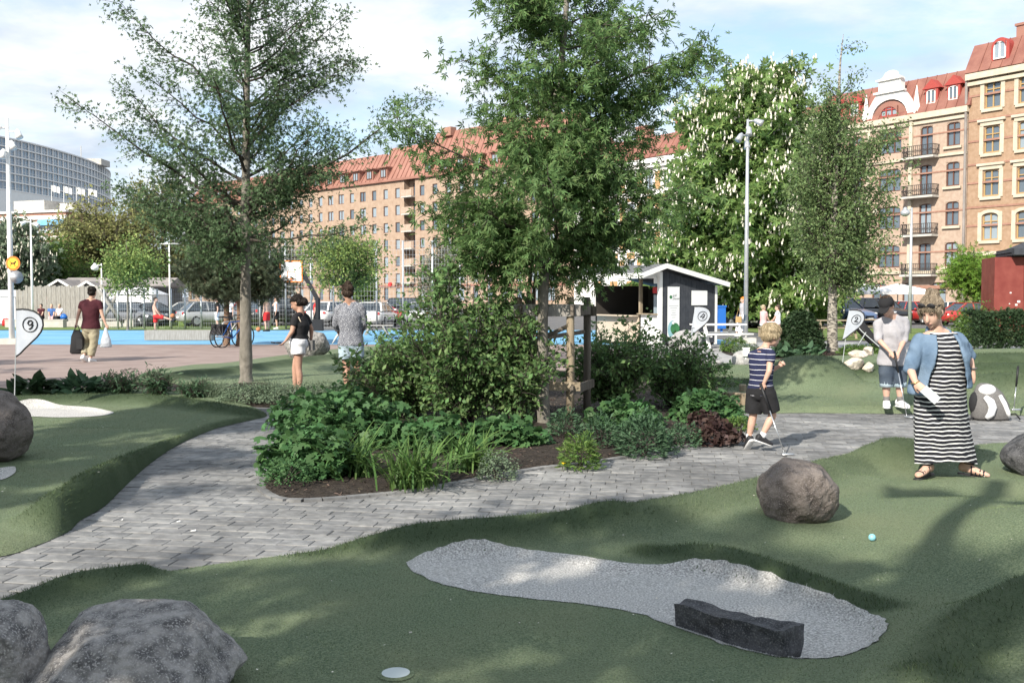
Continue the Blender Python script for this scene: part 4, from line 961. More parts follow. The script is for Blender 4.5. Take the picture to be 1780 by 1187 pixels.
# the trees behind the photographer whose crowns shade the course
def shade_tree(label, x, y, h, rad, zb, nl, seed, tr=.2):
    return tree('park_tree', label, (x, y, 0), [(0, 0, 0, tr), (.1, 0, h * .35, tr * .8), (0, 0, h * .65, tr * .5), (0, 0, h * .97, tr * .1)],
         [(zb, rad * .5, rad * .5), (zb + (h - zb) * .25, rad * .95, rad * .95), (zb + (h - zb) * .5, rad, rad), (zb + (h - zb) * .8, rad * .65, rad * .65), (h, rad * .1, rad * .1)], 26, .5, 'palm', 'leaf_oak', int(nl * .34), .22, seed, 'bark_grey', sub=.45, spread=.10, zmin=zb - .3, group='trees behind the course')
SH = [('broad shade tree close behind the large flat topped boulder', -5.2, -2.2, 8.0, 2.5, 2.6, 3800, 71), ('shade tree behind the putting green', -2.9, -5.2, 7.6, 2.2, 3.6, 5000, 73),
      ('shade tree beside the green with flag 9', -9.6, 3.2, 9.5, 2.6, 3.0, 6500, 75), ('low shade tree behind the black boulder side of the green', 1.0, -6.0, 8.5, 2.0, 4.2, 4000, 77), ('tall shade tree farther behind the course', -8.2, -9.0, 13, 3.2, 5.5, 7500, 79),
      ('tallest shade tree on the plaza side', -12.5, -2.5, 14, 3.4, 4.5, 6000, 81), ('spreading shade tree on the plaza beside the long bed', -13.5, 8.0, 10.5, 3.2, 3.2, 7000, 83), ('shade tree at the far corner of the plaza', -18.5, 12.5, 11, 3.4, 3.2, 7000, 85)]
for s in SH: shade_tree(*s)
# ------------------------------------------------------------------ boulders
def rock_mat(name, a, b, c, sc=9):
    m = mat(name, a, .9, b, sc, 10, bump=1, bsc=11, bdist=.055, ramp=(.36, .62)); nt = m.node_tree; N = nt.nodes.new; L = nt.links.new; bs = nt.nodes['Principled BSDF']
    src = bs.inputs['Base Color'].links[0].from_socket; tc = N('ShaderNodeTexCoord'); n = N('ShaderNodeTexNoise'); n.inputs['Scale'].default_value = 130; n.inputs['Detail'].default_value = 3; L(tc.outputs['Object'], n.inputs[0])
    r = N('ShaderNodeValToRGB'); r.color_ramp.elements[0].position = .52; r.color_ramp.elements[1].position = .66; L(n.outputs[0], r.inputs[0])
    mx = N('ShaderNodeMixRGB'); L(r.outputs[0], mx.inputs[0]); L(src, mx.inputs[1]); mx.inputs[2].default_value = (*c, 1); L(mx.outputs[0], bs.inputs['Base Color']); return m
rock_mat('granite', (.085, .082, .082), (.29, .275, .26), (.34, .325, .31), 15); rock_mat('granite_brown', (.075, .062, .055), (.17, .145, .13), (.21, .185, .17)); rock_mat('granite_black', (.035, .036, .04), (.085, .085, .09), (.14, .14, .14), 12)
rock_mat('granite_pale', (.22, .22, .22), (.36, .35, .34), (.42, .41, .40)); rock_mat('sandstone', (.42, .35, .28), (.58, .51, .43), (.62, .57, .5), 4)
def rock(name, label, loc, r, seed, mname, rz=0, planes=6, cut=.82, sub=4, rough=.10, sink=.12, group=None, cat='boulder', faces=()):
    b = bmesh.new(); bmesh.ops.create_icosphere(b, subdivisions=sub, radius=1); rs = random.Random(seed); off = Vector((seed * 3.1, seed * 1.7, 0))
    ns = []
    for _ in range(planes):
        n = Vector((rs.gauss(0, 1), rs.gauss(0, 1), rs.gauss(.1, .7))).normalized(); ns.append((n, rs.uniform(cut, .97)))
    ns += [(Vector(n).normalized(), d) for n, d in faces]
    for v in b.verts:
        p = v.co.copy(); p *= 1 + rough * noise.noise(p * 1.3 + off) * 1.6
        for n, d in ns:
            q = p.dot(n) - d
            if q > 0: p -= n * q * .93
        p *= 1 + rough * .35 * noise.noise(p * 3.7 + off) - rough * .22 * abs(noise.noise(p * 6 + off)) + rough * .12 * noise.noise(p * 17 + off)
        v.co = Vector((p.x * r[0], p.y * r[1], p.z * r[2]))
    me = bpy.data.meshes.new(name); b.to_mesh(me); b.free(); me.polygons.foreach_set('use_smooth', [True] * len(me.polygons)); me.materials.append(MT(mname))
    o = link(name, me, None, (loc[0], loc[1], loc[2] + r[2] * (1 - sink * 2)), rz); return tag(o, label, cat, group)
def rk(px, py, z, **k): p = G(px, py, z); return p
p = AT(235, 1100, 3.72); rock('boulder', 'large grey granite boulder with slanting flat top beside a smaller one', (p.x, p.y, .0), (.40, .36, .222), 12, 'granite', R(4), 5, .74, 6, .12, .1, faces=(((-.22, -.2, .95), .66), ((.9, -.25, .35), .78), ((-.75, -.3, .6), .70), ((.1, -.85, .5), .74), ((.45, -.6, .65), .76)))
p = AT(-28, 1100, 3.62); rock('boulder', 'smaller grey granite boulder tucked against the large flat-topped one', (p.x, p.y, .0), (.215, .25, .24), 4, 'granite', 0, 7, .8, 6, .13, .1)
p = G(1402, 922, .1); zb = LF.z(p.x, p.y + .2); rock('boulder', 'dark brown egg shaped boulder on the slope beside the blue ball', (p.x, p.y + .22, zb - .03), (.245, .25, .235), 22, 'granite_brown', R(20), 6, .8, 6, .09, .12)
p = G(1850, 822, .1); rock('boulder', 'smooth black boulder behind the striped dress woman on the green', (p.x, p.y + .25, .02), (.36, .34, .24), 9, 'granite_black', 0, 4, .9, 4, .06, .15)
p = G(-48, 808, .05); rock('boulder', 'brown tall boulder under flag 9 on the green', (p.x, p.y + .3, .02), (.375, .36, .37), 17, 'granite_brown', R(30), 7, .76, 5, .1, .1)
p = G(528, 626); rock('boulder', 'grey boulder leaning behind the woman in white shorts', (p.x, p.y + .4, 0), (.58, .5, .44), 31, 'granite', R(-15), 6, .78, 4, .1, .1)
p = G(1196, 624); rock('boulder', 'pale grey boulder below flag 4 in front of the kiosk', (p.x, p.y + .3, -.02), (.46, .4, .40), 35, 'granite_pale', R(10), 6, .78, 4, .1, .1)
p = G(1150, 616); rock('boulder', 'small pale rock touching the grey kiosk boulder', (p.x, p.y + .2, 0), (.2, .2, .17), 36, 'granite_pale', 0, 5, .8, 3)
p = G(1298, 641); bx_ = rock('boulder', 'round pale boulder carrying a small white box', (p.x, p.y + .2, 0), (.27, .26, .23), 38, 'granite_pale', 0, 4, .85, 3, .06)
q = MB(); q.box((p.x - .03, p.y - .05, .36), (.13, .08, .16)); q.box((p.x - .03, p.y - .05, .45), (.15, .1, .02)); q.tube([(p.x - .03, p.y - .02, .2), (p.x - .03, p.y - .02, .3)], .025, 8); tag(q.build('utility_box', 'white_paint'), 'small white utility box fixed on the round pale boulder', 'box')
p = G(1242, 640); rock('boulder', 'low tan grey rock beside the paved kiosk path', (p.x, p.y + .12, 0), (.22, .2, .12), 40, 'granite_pale', 0, 5, .8, 3)
for k, (x0, x1, yb, hh, dz, dy, lb) in enumerate(((1462, 1504, 645, .12, 0, 0, 'large tilted tan stone in the pile below flag 2'), (1500, 1526, 646, .10, 0, .1, 'blocky tan stone at the golfer side of the stone pile'), (1474, 1516, 645, .075, .19, .12, 'tan stone slab lying on top of the stone pile'), (1438, 1456, 645, .05, 0, 0, 'small flat tan stone at the outer edge of the stone pile'), (1452, 1470, 648, .06, 0, -.15, 'small blocky tan stone in front of the stone pile'), (1508, 1532, 644, .10, .17, .3, 'grey tan stone wedged at the back of the stone pile'))):
    p = G((x0 + x1) / 2, yb, .2); w = (x1 - x0) / 2 / F * p.y; zz = LR.z(p.x, p.y + dy); rock('stone', lb, (p.x, p.y + dy, zz + dz - .02), (w, w * .75, hh), 50 + k, 'sandstone', R(25 * k), 11, .52, 4, .10, .08, 'stones below flag 2', 'stone')
# squared granite block on the bunker edge
a = G(1200, 1098, .02); b = G(1378, 1152, .02); d = (b - a); L_ = d.length + .03; bmx = bmesh.new(); bmesh.ops.create_cube(bmx, size=1); bmesh.ops.subdivide_edges(bmx, edges=bmx.edges, cuts=9, use_grid_fill=True)
for v in bmx.verts:
    p = v.co.copy(); t = p.x + .5; h = .118 + .022 * t + .012 * noise.noise(Vector((t * 5, v.co.y * 3, 3))); p = Vector((p.x * L_, p.y * (.125 + .015 * t), (p.z + .5) * h + .012))
    p.x += .012 * (p.z / .12) * (1 if t > .5 else -1) * (.3 + abs(v.co.y)); n_ = noise.noise(p * 17) * .016 + noise.noise(p * 6 + Vector((7, 0, 0))) * .024; p += Vector((v.co.x * .3, v.co.y, v.co.z * .8)).normalized() * n_; v.co = p
me = bpy.data.meshes.new('granite_block'); bmx.to_mesh(me); bmx.free(); me.materials.append(MT('granite_black'))
o = link('granite_block', me, None, ((a.x + b.x) / 2, (a.y + b.y) / 2 + .06, .0), math.atan2(d.y, d.x)); tag(o, 'long black split granite block lying along the white bunker edge', 'stone block')

# ------------------------------------------------------------------ shrubs and perennials
def dome(name, label, loc, rx, ry, h, tpl, lm, n, size, seed, cat='plant', group=None, stems=10, fill=.35, up=.8, lean=.5, floor=.06, bump=.18):
    r = np.random.default_rng(seed); t = thing(name, label, cat, loc, 0, group)
    z = r.uniform(floor, 1, n); a = r.uniform(0, 2 * np.pi, n); s = np.sqrt(1 - z * z)
    k = 1 - fill * r.uniform(0, 1, n) ** 2; lob = 1 + bump * np.sin(a * 3 + seed) * np.sin(z * 5 + seed * 2) + bump * .7 * np.sin(a * 7 + seed * 3)
    nrm = np.stack([np.cos(a) * s, np.sin(a) * s, z], 1); P = nrm * np.array([rx, ry, h]) * (k * lob)[:, None]
    d = nrm * lean + r.normal(size=(n, 3)) * .6; d[:, 2] *= .6
    T, Fc = TPL[tpl]; dd = unit(d); nr = unit(nrm + r.normal(size=(n, 3)) * .35 + [0, 0, up]); nr = unit(nr - dd * (nr * dd).sum(1)[:, None]); w = np.cross(nr, dd); sz = (size * r.uniform(.6, 1.25, n))[:, None, None]
    V = P[:, None, :] + sz * (T[None, :, 0, None] * dd[:, None] + T[None, :, 1, None] * w[:, None] + T[None, :, 2, None] * nr[:, None]); V[..., 2] = np.maximum(V[..., 2], .004)
    Fs = (np.arange(n) * len(T))[:, None, None] + Fc[None]
    link('foliage', np_mesh('foliage', V.reshape(-1, 3), Fs.reshape(-1, 3), lm), t)
    ln = []
    for i in range(stems):
        q = nrm[i] * np.array([rx, ry, h]) * .8; ln.append((np.array([[0.03 * math.cos(i), .03 * math.sin(i), 0], q * [.4, .4, .55], q]), np.array([.006, .004, .002])))
    if stems: tubes_np('stems', ln, 'twig', t, 4)
    return t
def shrub(name, label, loc, rx, ry, h, nst, tpl, lm, n, size, seed, group=None, z0=.3, spread=.05, sub=.22):
    r = np.random.default_rng(seed); t = thing(name, label, 'shrub', loc, 0, group); ln = []; A = []; Dn = []
    for i in range(nst):
        a = i * 2.4 + r.uniform(-.3, .3); rad = r.uniform(0, 1) ** .55; zt = h * (1 - .42 * rad ** 2) * r.uniform(.55, 1.16); rad *= r.uniform(.8, 1.22)
        tip = np.array([math.cos(a) * rx * rad, math.sin(a) * ry * rad, zt]); st = np.array([math.cos(a) * .12 * rx, math.sin(a) * .12 * ry, 0]) + r.normal(size=3) * [.04, .04, 0]
        c = st * .6 + tip * .4 + np.array([0, 0, .22 * h]); u = np.linspace(0, 1, 7)[:, None]; pts = (1 - u) ** 2 * st + 2 * u * (1 - u) * c + u * u * tip; ln.append((pts, np.linspace(.009, .0025, 7)))
        for f in np.linspace(.08, 1, 11):
            j = min(5, int(f * 6)); b = pts[j] + (pts[j + 1] - pts[j]) * (f * 6 - j)
            if b[2] < z0 * h * r.uniform(.5, 1.2): continue
            for _ in range(2):
                d = r.normal(size=3) * [1, 1, .55] + [0, 0, .35]; d /= np.linalg.norm(d); L = sub * r.uniform(.5, 1.3); e = b + d * L; ln.append((np.array([b, (b + e) / 2 + [0, 0, .015], e]), np.array([.004, .003, .0015])))
                for g in np.linspace(.2, 1.05, 6): A.append(b + (e - b) * g); Dn.append(d)
    tubes_np('stems', ln, 'twig', t, 4); A = np.array(A); Dn = np.array(Dn); k = r.integers(0, len(A), n); P = A[k] + r.normal(size=(n, 3)) * spread * .5
    V, Fs = leaf_cloud(P, Dn[k] * .7 + r.normal(size=(n, 3)) * .7 + [0, 0, -.1], size, tpl, .7, seed); V[:, 2] = np.maximum(V[:, 2], .01)
    link('foliage', np_mesh('foliage', V, Fs, lm), t); return t
def straps(name, label, loc, n, L, wid, lm, seed, group=None, spread=.10, cat='plant', stiff=.5):
    r = np.random.default_rng(seed); t = thing(name, label, cat, loc, 0, group); V = []; Fs = []; k = 7
    for i in range(n):
        a = r.uniform(0, 6.28); d = np.array([math.cos(a), math.sin(a), 0]); w = np.array([-d[1], d[0], 0]) * wid; l = L * r.uniform(.55, 1.15); el = R(r.uniform(45, 88)); b = np.array([r.normal() * spread, r.normal() * spread, 0]); p = b.copy(); o = len(V)
        bend = r.uniform(.5, 1.6) * (1 - stiff * .5)
        for j in range(k):
            f = j / (k - 1); ww = w * (1 - f ** 2) * (.6 + f); V += [p - ww, p + ww + [0, 0, .004]]; e = el - bend * f * 1.35; p = p + (d * math.cos(e) + np.array([0, 0, math.sin(e)])) * l / k
            p[2] = max(p[2], .01)
        for j in range(k - 1): q = o + 2 * j; Fs.append((q, q + 1, q + 3, q + 2))
    link('foliage', np_mesh('foliage', np.array(V), np.array(Fs), lm, True), t); return t
def bedp(px, py, land=None): p = G(px, py, .05); return (p.x, p.y, (land or LB).z(p.x, p.y))
shrub('leafy_shrub', 'tall leafy green shrub with red bare stems filling the island bed', bedp(800, 742), .95, .75, 1.72, 66, 'oval', 'leaf_shrub', 9500, .075, 101, z0=.10)
shrub('leafy_shrub', 'leafy shrub spreading low toward the geranium patch', bedp(705, 730), .75, .6, 1.05, 46, 'oval', 'leaf_shrub', 6000, .072, 102, z0=.06)
shrub('leafy_shrub', 'leafy shrub pressed against the timber stake frame', bedp(895, 742), .55, .6, 1.25, 40, 'oval', 'leaf_shrub', 5000, .072, 103, z0=.12)
shrub('leafy_shrub', 'dense dark shrub between the stake frame and the kiosk', bedp(1068, 715), .72, .7, 1.12, 50, 'oval', 'leaf_shrub', 7000, .07, 104, z0=.15)
shrub('leafy_shrub', 'low arching shrub behind the lobed leaf plants at the end of the bed', bedp(1180, 705), .75, .6, .85, 44, 'oval', 'leaf_shrub', 6000, .065, 105, z0=.15)
shrub('leafy_shrub', 'pale young shrub with sunlit leaves behind the stake frame', bedp(860, 690), .85, .6, 1.55, 40, 'oval', 'leaf_bright', 2600, .07, 107, z0=.3)
shrub('sapling_shrub', 'thin yellow green sapling in front of the pale kiosk boulder', bedp(1205, 688), .28, .25, .72, 9, 'oval', 'leaf_bright', 420, .06, 106, z0=.1)
gi = 0
for px, py, rx, ry, h, n, lb in ((760, 775, .45, .35, .26, 600, 'low leafy geranium under the tall shrub'), (880, 770, .38, .3, .22, 450, 'low leafy geranium under the shrub by the stake frame'), (1090, 745, .4, .3, .26, 500, 'low leafy geranium under the dense dark shrub'), (545, 818, .42, .40, .36, 800, 'lobed green geranium mound at the tip of the island bed'), (610, 770, .62, .5, .46, 1100, 'tall geranium mound behind the strap leaved clumps'), (660, 715, .65, .5, .5, 900, 'geranium patch spreading beside the paved path bend'), (1228, 728, .42, .36, .34, 650, 'lobed green geranium mound above the purple leaf plants'), (545, 745, .5, .45, .36, 700, 'geranium mound along the curving path edge')):
    gi += 1; dome('geranium', lb, bedp(px, py), rx, ry, h, 'scallop', 'leaf_geranium', n, .085, 110 + gi, lean=.6)
for k, (px, py, L, n, lb) in enumerate(((615, 822, .56, 120, 'dark strap leaved daylily beside the geranium mound'), (722, 838, .58, 190, 'sunlit daylily clump with long arching strap leaves'), (815, 815, .54, 120, 'daylily clump between the sunlit one and the grey catmint'))): straps('daylily', lb, bedp(px, py), n, L, .0105, 'leaf_lily', 120 + k)
for k, (px, py, rx, h, lm, tp, n, sz, lb) in enumerate(((864, 823, .17, .22, 'leaf_grey', 'oval', 1100, .026, 'small grey green catmint tuft on the bare soil'), (1008, 806, .17, .29, 'leaf_mid', 'narrow', 900, .06, 'upright bright green tuft beside the yellow dandelion'), (1045, 772, .18, .28, 'leaf_hosta', 'narrow', 900, .06, 'upright green tuft behind the dandelion tuft'), (1120, 784, .26, .37, 'leaf_hosta', 'narrow', 1700, .065, 'large upright grey green tuft at the path edge'), (1186, 768, .2, .22, 'leaf_hosta', 'oval', 900, .035, 'low rounded green tuft beside the purple leaf plants'), (1245, 764, .24, .2, 'leaf_red', 'scallop', 420, .06, 'purple leaved coral bells at the path edge'), (1285, 742, .18, .14, 'leaf_mid', 'oval', 500, .04, 'small green tuft at the end of the island bed'), (1225, 742, .2, .16, 'leaf_red', 'scallop', 260, .06, 'dark purple coral bells under the geranium'), (500, 838, .22, .2, 'leaf_geranium', 'oval', 700, .03, 'small leaved creeping plant at the bed tip'), (985, 760, .18, .26, 'leaf_hosta', 'narrow', 700, .055, 'thin green tuft at the foot of the timber post'))):
    dome('low_plant', lb, bedp(px, py), rx, rx, h, tp, lm, n, sz, 130 + k, lean=1.1, up=.2)
p = bedp(977, 808); t = thing('dandelion', 'yellow dandelion flower at the edge of the soil', 'flower', p); q = MB(); q.tube([(0, 0, 0), (.01, 0, .05)], .003, 5); q.build('stem', 'leaf_mid', t); mat('yellow_petal', (.75, .50, .02), .8); q = MB(); q.ell((.01, 0, .058), (.024, .024, .012), 12, 5); q.build('flower_head', 'yellow_petal', t)
# left bed
for k, (px, py, lb) in enumerate(((55, 686, 'dark broad leaved hosta under flag 9'), (137, 684, 'hosta with drooping leaves in the long bed'))): p = bedp(px, py, LB2); dome('hosta', lb, p, .33, .28, .27, 'heart', 'leaf_hosta' if k else 'leaf_dark', 130, .17, 150 + k, lean=1.2)
for k, (px, py, rx, h, lb) in enumerate(((207, 684, .35, .45, 'tall leafy peony in the long bed'), (272, 686, .28, .42, 'dark leafy peony beside the low green berm'), (335, 690, .26, .3, 'small leafy perennial near the ornamental grass'))): shrub('leafy_perennial', lb, bedp(px, py, LB2), rx, rx, h, 22, 'narrow', 'leaf_hosta', 900, .09, 160 + k, z0=.05, sub=.12)
straps('ornamental_grass', 'fine grey ornamental grass tuft before the slender tree', bedp(376, 690, LB2), 260, .42, .0025, 'leaf_grey', 170, spread=.08, stiff=1); straps('ornamental_grass', 'fine ornamental grass tuft behind the creeping ground cover', bedp(468, 688, LB2), 260, .45, .0025, 'leaf_grey', 171, spread=.09, stiff=1)
for k, (px, py, rx, lb) in enumerate(((435, 697, .45, 'creeping grey green ground cover around the slender tree trunk'), (500, 698, .55, 'creeping grey green ground cover in front of the woman in white shorts'), (560, 692, .48, 'creeping ground cover ending at the path by the man'))): dome('ground_cover', lb, bedp(px, py, LB2), rx, .32, .24, 'oval', 'leaf_grey', 3000, .035, 180 + k, floor=.02)
# around the kiosk side
g = G(1390, 614); dome('conifer_bush', 'large round dark conifer bush behind the boy', (g.x, g.y, gz(g.y)), .64, .6, 1.12, 'spray', 'leaf_dark', 9000, .10, 190, 'shrub', floor=-.15, fill=.25, bump=.05)
for k, (px, py, r_, h, lm, tp, n, sz, lb) in enumerate(((1278, 612, .42, .36, 'leaf_mid', 'spray', 1500, .06, 'low rounded green bush beside the lamp post'), (1300, 616, .35, .26, 'leaf_grey', 'oval', 900, .06, 'grey green low plant next to the rounded low bush'), (1366, 624, .3, .26, 'leaf_hosta', 'heart', 60, .2, 'pale hosta under the round conifer bush'), (1404, 625, .28, .27, 'leaf_hosta', 'heart', 60, .2, 'pale hosta between the conifer bush and the birch'), (1425, 622, .3, .15, 'leaf_red', 'oval', 500, .05, 'low purple brown ground plant at the birch foot'), (1495, 618, .55, .25, 'leaf_mid', 'spray', 1500, .07, 'spreading juniper behind the stone pile'))):
    g = G(px, py); dome('low_plant', lb, (g.x, g.y, .02), r_, r_ * .8, h, tp, lm, n, sz, 200 + k)
g = G(1740, 607); n = 15000; r = np.random.default_rng(7); hd = thing('hedge', 'clipped dark green hedge below the red shed', 'hedge', (g.x, g.y, gz(g.y))); Wd_, Dp_, Hh = 3.4, .7, 1.05
P = r.uniform([-1.0, -Dp_ / 2, .05], [Wd_, Dp_ / 2, Hh], (n, 3)); side = r.integers(0, 4, n); P[side == 0, 1] = -Dp_ / 2; P[side == 1, 1] = -Dp_ / 2 + .1; P[side == 2, 2] = Hh
P += r.normal(size=P.shape) * .045 + (np.sin(P[:, :1] * 5) * .05) * [0, 0, 1]; d = r.normal(size=P.shape) + [0, -.6, .5]; V, Fs = leaf_cloud(P, d, .10, 'spray', .3, 5); link('foliage', np_mesh('foliage', V, Fs, 'leaf_dark'), hd)
q = MB()
for i in range(9): q.tube([(-.8 + i * .5, 0, 0), (-.78 + i * .5, .03, .8)], [.02, .012], 5)
q.build('stems', 'twig', hd)
g = G(1690, 600); r = np.random.default_rng(8); hd2 = thing('hedge', 'lighter end of the hedge beside the denim shirt woman', 'hedge', (g.x - .1, g.y - .3, gz(g.y))); P = r.normal(size=(3500, 3)) * [.32, .25, .28] + [0, 0, .6]; V, Fs = leaf_cloud(P, r.normal(size=P.shape) + [0, -.5, .5], .10, 'spray', .3, 6); V[:, 2] = np.maximum(V[:, 2], .02); link('foliage', np_mesh('foliage', V, Fs, 'leaf_mid'), hd2)

# ------------------------------------------------------------------ timber: stake frame, log edging
mat('timber', (.22, .175, .12), .85, (.32, .265, .19), 6, 6, bump=.4, bsc=30, stretch=(4, 4, .5)); mat('timber_grey', (.24, .225, .205), .9, (.34, .325, .30), 6, 6, bump=.4, bsc=30, stretch=(4, 4, .5)); mat('timber_dark', (.10, .085, .068), .9, (.17, .145, .12), 6, 6, bump=.4, bsc=30, stretch=(4, 4, .5))
c0 = Vector(bedp(950, 742)); fr = thing('stake_frame', 'square timber stake frame with rails around the young tree', 'tree stake', c0); 
PP = {'a': (.27, -.02), 'b': (.52, .75), 'c': (-.33, .05), 'd': (-.15, .85)}
for kx, (x, y) in PP.items(): q = MB(); q.tube([(x, y, -.05), (x + .005, y, .7), (x, y, 1.38), (x, y, 1.42)], [.047, .046, .045, .035], 10); q.build('post', 'timber' if kx in 'ac' else 'timber_dark', fr, True)
for (a, b, z, m_, w_) in (('c', 'a', 1.27, 'timber_grey', .14), ('a', 'b', 1.27, 'timber_dark', .12), ('c', 'd', 1.27, 'timber_dark', .12), ('d', 'b', 1.25, 'timber_dark', .12), ('a', 'b', .36, 'timber_dark', .10), ('c', 'a', .40, 'timber', .10)):
    A_ = Vector((*PP[a], z)); B_ = Vector((*PP[b], z)); d = (B_ - A_).normalized(); n_ = Vector((d.y, -d.x, 0)) * .05; q = MB(); q.bar(A_ - d * .12 + n_, B_ + d * .12 + n_, .035, w_); q.build('rail', m_, fr)
mat('strap_black', (.02, .02, .02), .7)
for (a, z0_, z1_) in (('a', 1.1, .95), ('b', 1.0, .95), ('c', 1.1, .95)): q = MB(); q.bar((*PP[a], z0_), (-.04, .06, z1_), .006, .05); q.build('tie_strap', 'timber_dark', fr)
for k, (x0, x1, y) in enumerate(((-.16, -.01, .12), (-.22, -.06, .2))):
    q = MB(); q.tube([(x0 * 1.6, y, 0), (x0, y, 1.3), (x1, y * .6, 2.9)], [.022, .02, .016], 8); tag(q.build('support_pole', 'timber_dark', None, True, loc=c0), ['dark slim support pole leaning on the young tree trunk', 'second dark support pole leaning behind the first one'][k], 'pole')
lg = thing('log_edging', 'row of short round logs edging the green beside the boy', 'edging', G(1262, 712))
for k, (px, yb, yt) in enumerate(((1222, 700, 683), (1240, 704, 672), (1252, 708, 682), (1266, 711, 681), (1281, 713, 682), (1296, 714, 683), (1291, 690, 668))):
    p = G(px, yb); zt = AT(px, yt, p.y).z; q = MB(); r_ = .058 + .006 * (k % 3); q.tube([(0, 0, 0), (0, 0, zt - .012), (0, 0, zt)], [r_, r_, r_ - .012], 12); q.build('log', 'timber', lg, loc=p - lg.location)
# log retaining step further off
# ------------------------------------------------------------------ kiosk
mat('board_black', (.035, .04, .05), .75, (.05, .055, .065), 6); mat('galv', (.42, .44, .46), .45, (.52, .54, .56), 8, metal=.5); mat('steel', (.6, .61, .62), .3, metal=.9); mat('roof_felt', (.10, .105, .11), .9, (.15, .15, .155), 12)
mat('banner_white', (.70, .72, .72), .6); mat('ball_green', (.03, .13, .05), .4, (.06, .22, .09), 3); mat('banner_teal', (.25, .45, .50), .5); mat('grey_ink', (.35, .36, .37), .8); mat('fridge_red', (.5, .03, .03), .4); mat('interior', (.05, .045, .04), .9); mat('beige_board', (.45, .38, .30), .8); mat('blue_plastic', (.02, .12, .42), .4); mat('black_plastic', (.018, .018, .02), .5); mat('orange_paint', (.75, .20, .03), .5); mat('yellow_paint', (.80, .55, .05), .5)
kp = AT(1148, 600, 32.0); K = thing('kiosk', 'small black and white golf kiosk with open counter and grey felt roof', 'kiosk', (kp.x, 32, gz(32)), R(30))
for i in range(20):
    x = .06 + i * .113; zt = 2.42 - x * .21; q = MB(); q.box((x, .0, zt / 2 + .04), (.107, .022 + .006 * (i % 2), zt - .08)); q.build('board', 'board_black', K)
for i in range(9): q = MB(); q.box((-.0, .55, .07 + i * .112), (.024, .94, .106)); q.build('board', 'white_paint', K)
q = MB(); q.box((-.01, .03, 1.2), (.12, .12, 2.38)); q.box((2.31, .03, .98), (.1, .1, 1.92)); q.build('corner_board', 'white_paint', K)
q = MB(); q.bar((0, .0, 2.28), (0, 3.6, 2.28), .1, .2); q.box((-.06, .15, 2.12), (.14, .1, .22)); q.build('header_beam', 'white_paint', K)
q = MB(); q.box((0, 1.05, 1.6), (.10, .09, 1.2)); q.box((-.06, .55, 1.03), (.2, 1.0, .035)); q.build('counter_post', 'timber', K)
q = MB(); q.box((-.02, 2.3, .48), (.03, 2.4, .92)); q.box((-.1, 2.3, .96), (.4, 2.4, .04)); q.build('counter', 'beige_board', K)
q = MB(); q.box((2.25, 1.8, .95), (.06, 3.5, 1.85)); q.box((1.1, 3.55, 1.0), (2.3, .06, 1.95)); q.box((1.15, 1.8, .03), (2.2, 3.4, .05)); q.box((1.25, .05, 1.0), (1.9, .03, 2.0)); q.build('interior', 'interior', K)
fr_ = thing('fridge', None, None); fr_.parent = K; fr_.location = (.45, .38, .05); q = MB(); q.box((0, 0, .95), (.5, .5, 1.85)); q.build('fridge_body', 'black_plastic', fr_); q = MB(); q.box((-.26, 0, .95), (.02, .42, 1.3)); q.build('fridge_door', 'window_glass_pale', fr_); q = MB(); q.box((-.265, 0, 1.75), (.03, .5, .2)); q.build('fridge_sign', 'fridge_red', fr_)
q = MB()
q.add([(-1.0, -.28, 2.22), (-1.0, 3.85, 2.22), (0, 3.85, 2.55), (0, -.28, 2.55), (-1.0, -.28, 2.30), (-1.0, 3.85, 2.30), (0, 3.85, 2.63), (0, -.28, 2.63)], [(0, 1, 2, 3), (7, 6, 5, 4), (0, 3, 7, 4), (1, 5, 6, 2), (0, 4, 5, 1)])
q.add([(0, -.28, 2.55), (0, 3.85, 2.55), (2.62, 3.85, 1.97), (2.62, -.28, 1.97), (0, -.28, 2.63), (0, 3.85, 2.63), (2.62, 3.85, 2.05), (2.62, -.28, 2.05)], [(0, 1, 2, 3), (7, 6, 5, 4), (0, 3, 7, 4), (1, 5, 6, 2), (3, 2, 6, 7)])
q.build('roof', 'roof_felt', K)
q = MB(); q.bar((-1.0, -.3, 2.24), (0, -.3, 2.57), .03, .15); q.bar((0, -.302, 2.57), (2.64, -.302, 1.985), .03, .15); q.bar((-1.02, -.3, 2.25), (-1.02, 3.87, 2.25), .03, .16); q.build('fascia', 'white_paint', K)
q = MB(); q.add([(-.98, -.2, 2.2), (-.98, 3.7, 2.2), (-.05, 3.7, 2.48), (-.05, -.2, 2.48)], [(0, 1, 2, 3)]); q.build('soffit', 'white_paint', K)
bn = thing('banner', None, None); bn.parent = K; bn.location = (.5, -.03, .2)
q = MB(); q.box((0, 0, .85), (.48, .012, 1.72)); q.build('banner_sheet', 'banner_white', bn)
q = MB(); q.tube([(-.12, -.012, 1.38), (-.12, -.009, 1.38)], .055, 16); q.tube([(.06, -.013, .36), (.06, -.0105, .36)], .185, 24); q.build('banner_ball', 'ball_green', bn)
q = MB(); q.tube([(-.02, -.0145, .55), (-.02, -.0135, .55)], .05, 16); q.build('banner_golf_ball', 'white_paint', bn)
q = MB(); q.add([(-.02 + .22 * math.cos(R(a)), -.0098, .33 + .3 * math.sin(R(a))) for a in range(90, 300, 15)] + [(.06 + .187 * math.cos(R(a)), -.0098, .36 + .187 * math.sin(R(a))) for a in range(285, 89, -15)], [tuple(range(14 + 14))]); q.build('banner_swoosh', 'banner_teal', bn)
for s_, z_, sz_ in (('golf', 1.40, .11), ('planen', 1.30, .11)): o = link('lettering', text_mesh(s_, sz_, 'grey_ink', align='LEFT', ext=.002), bn, (-.05, -.012, z_)); o.rotation_euler.x = R(90)
q = MB()
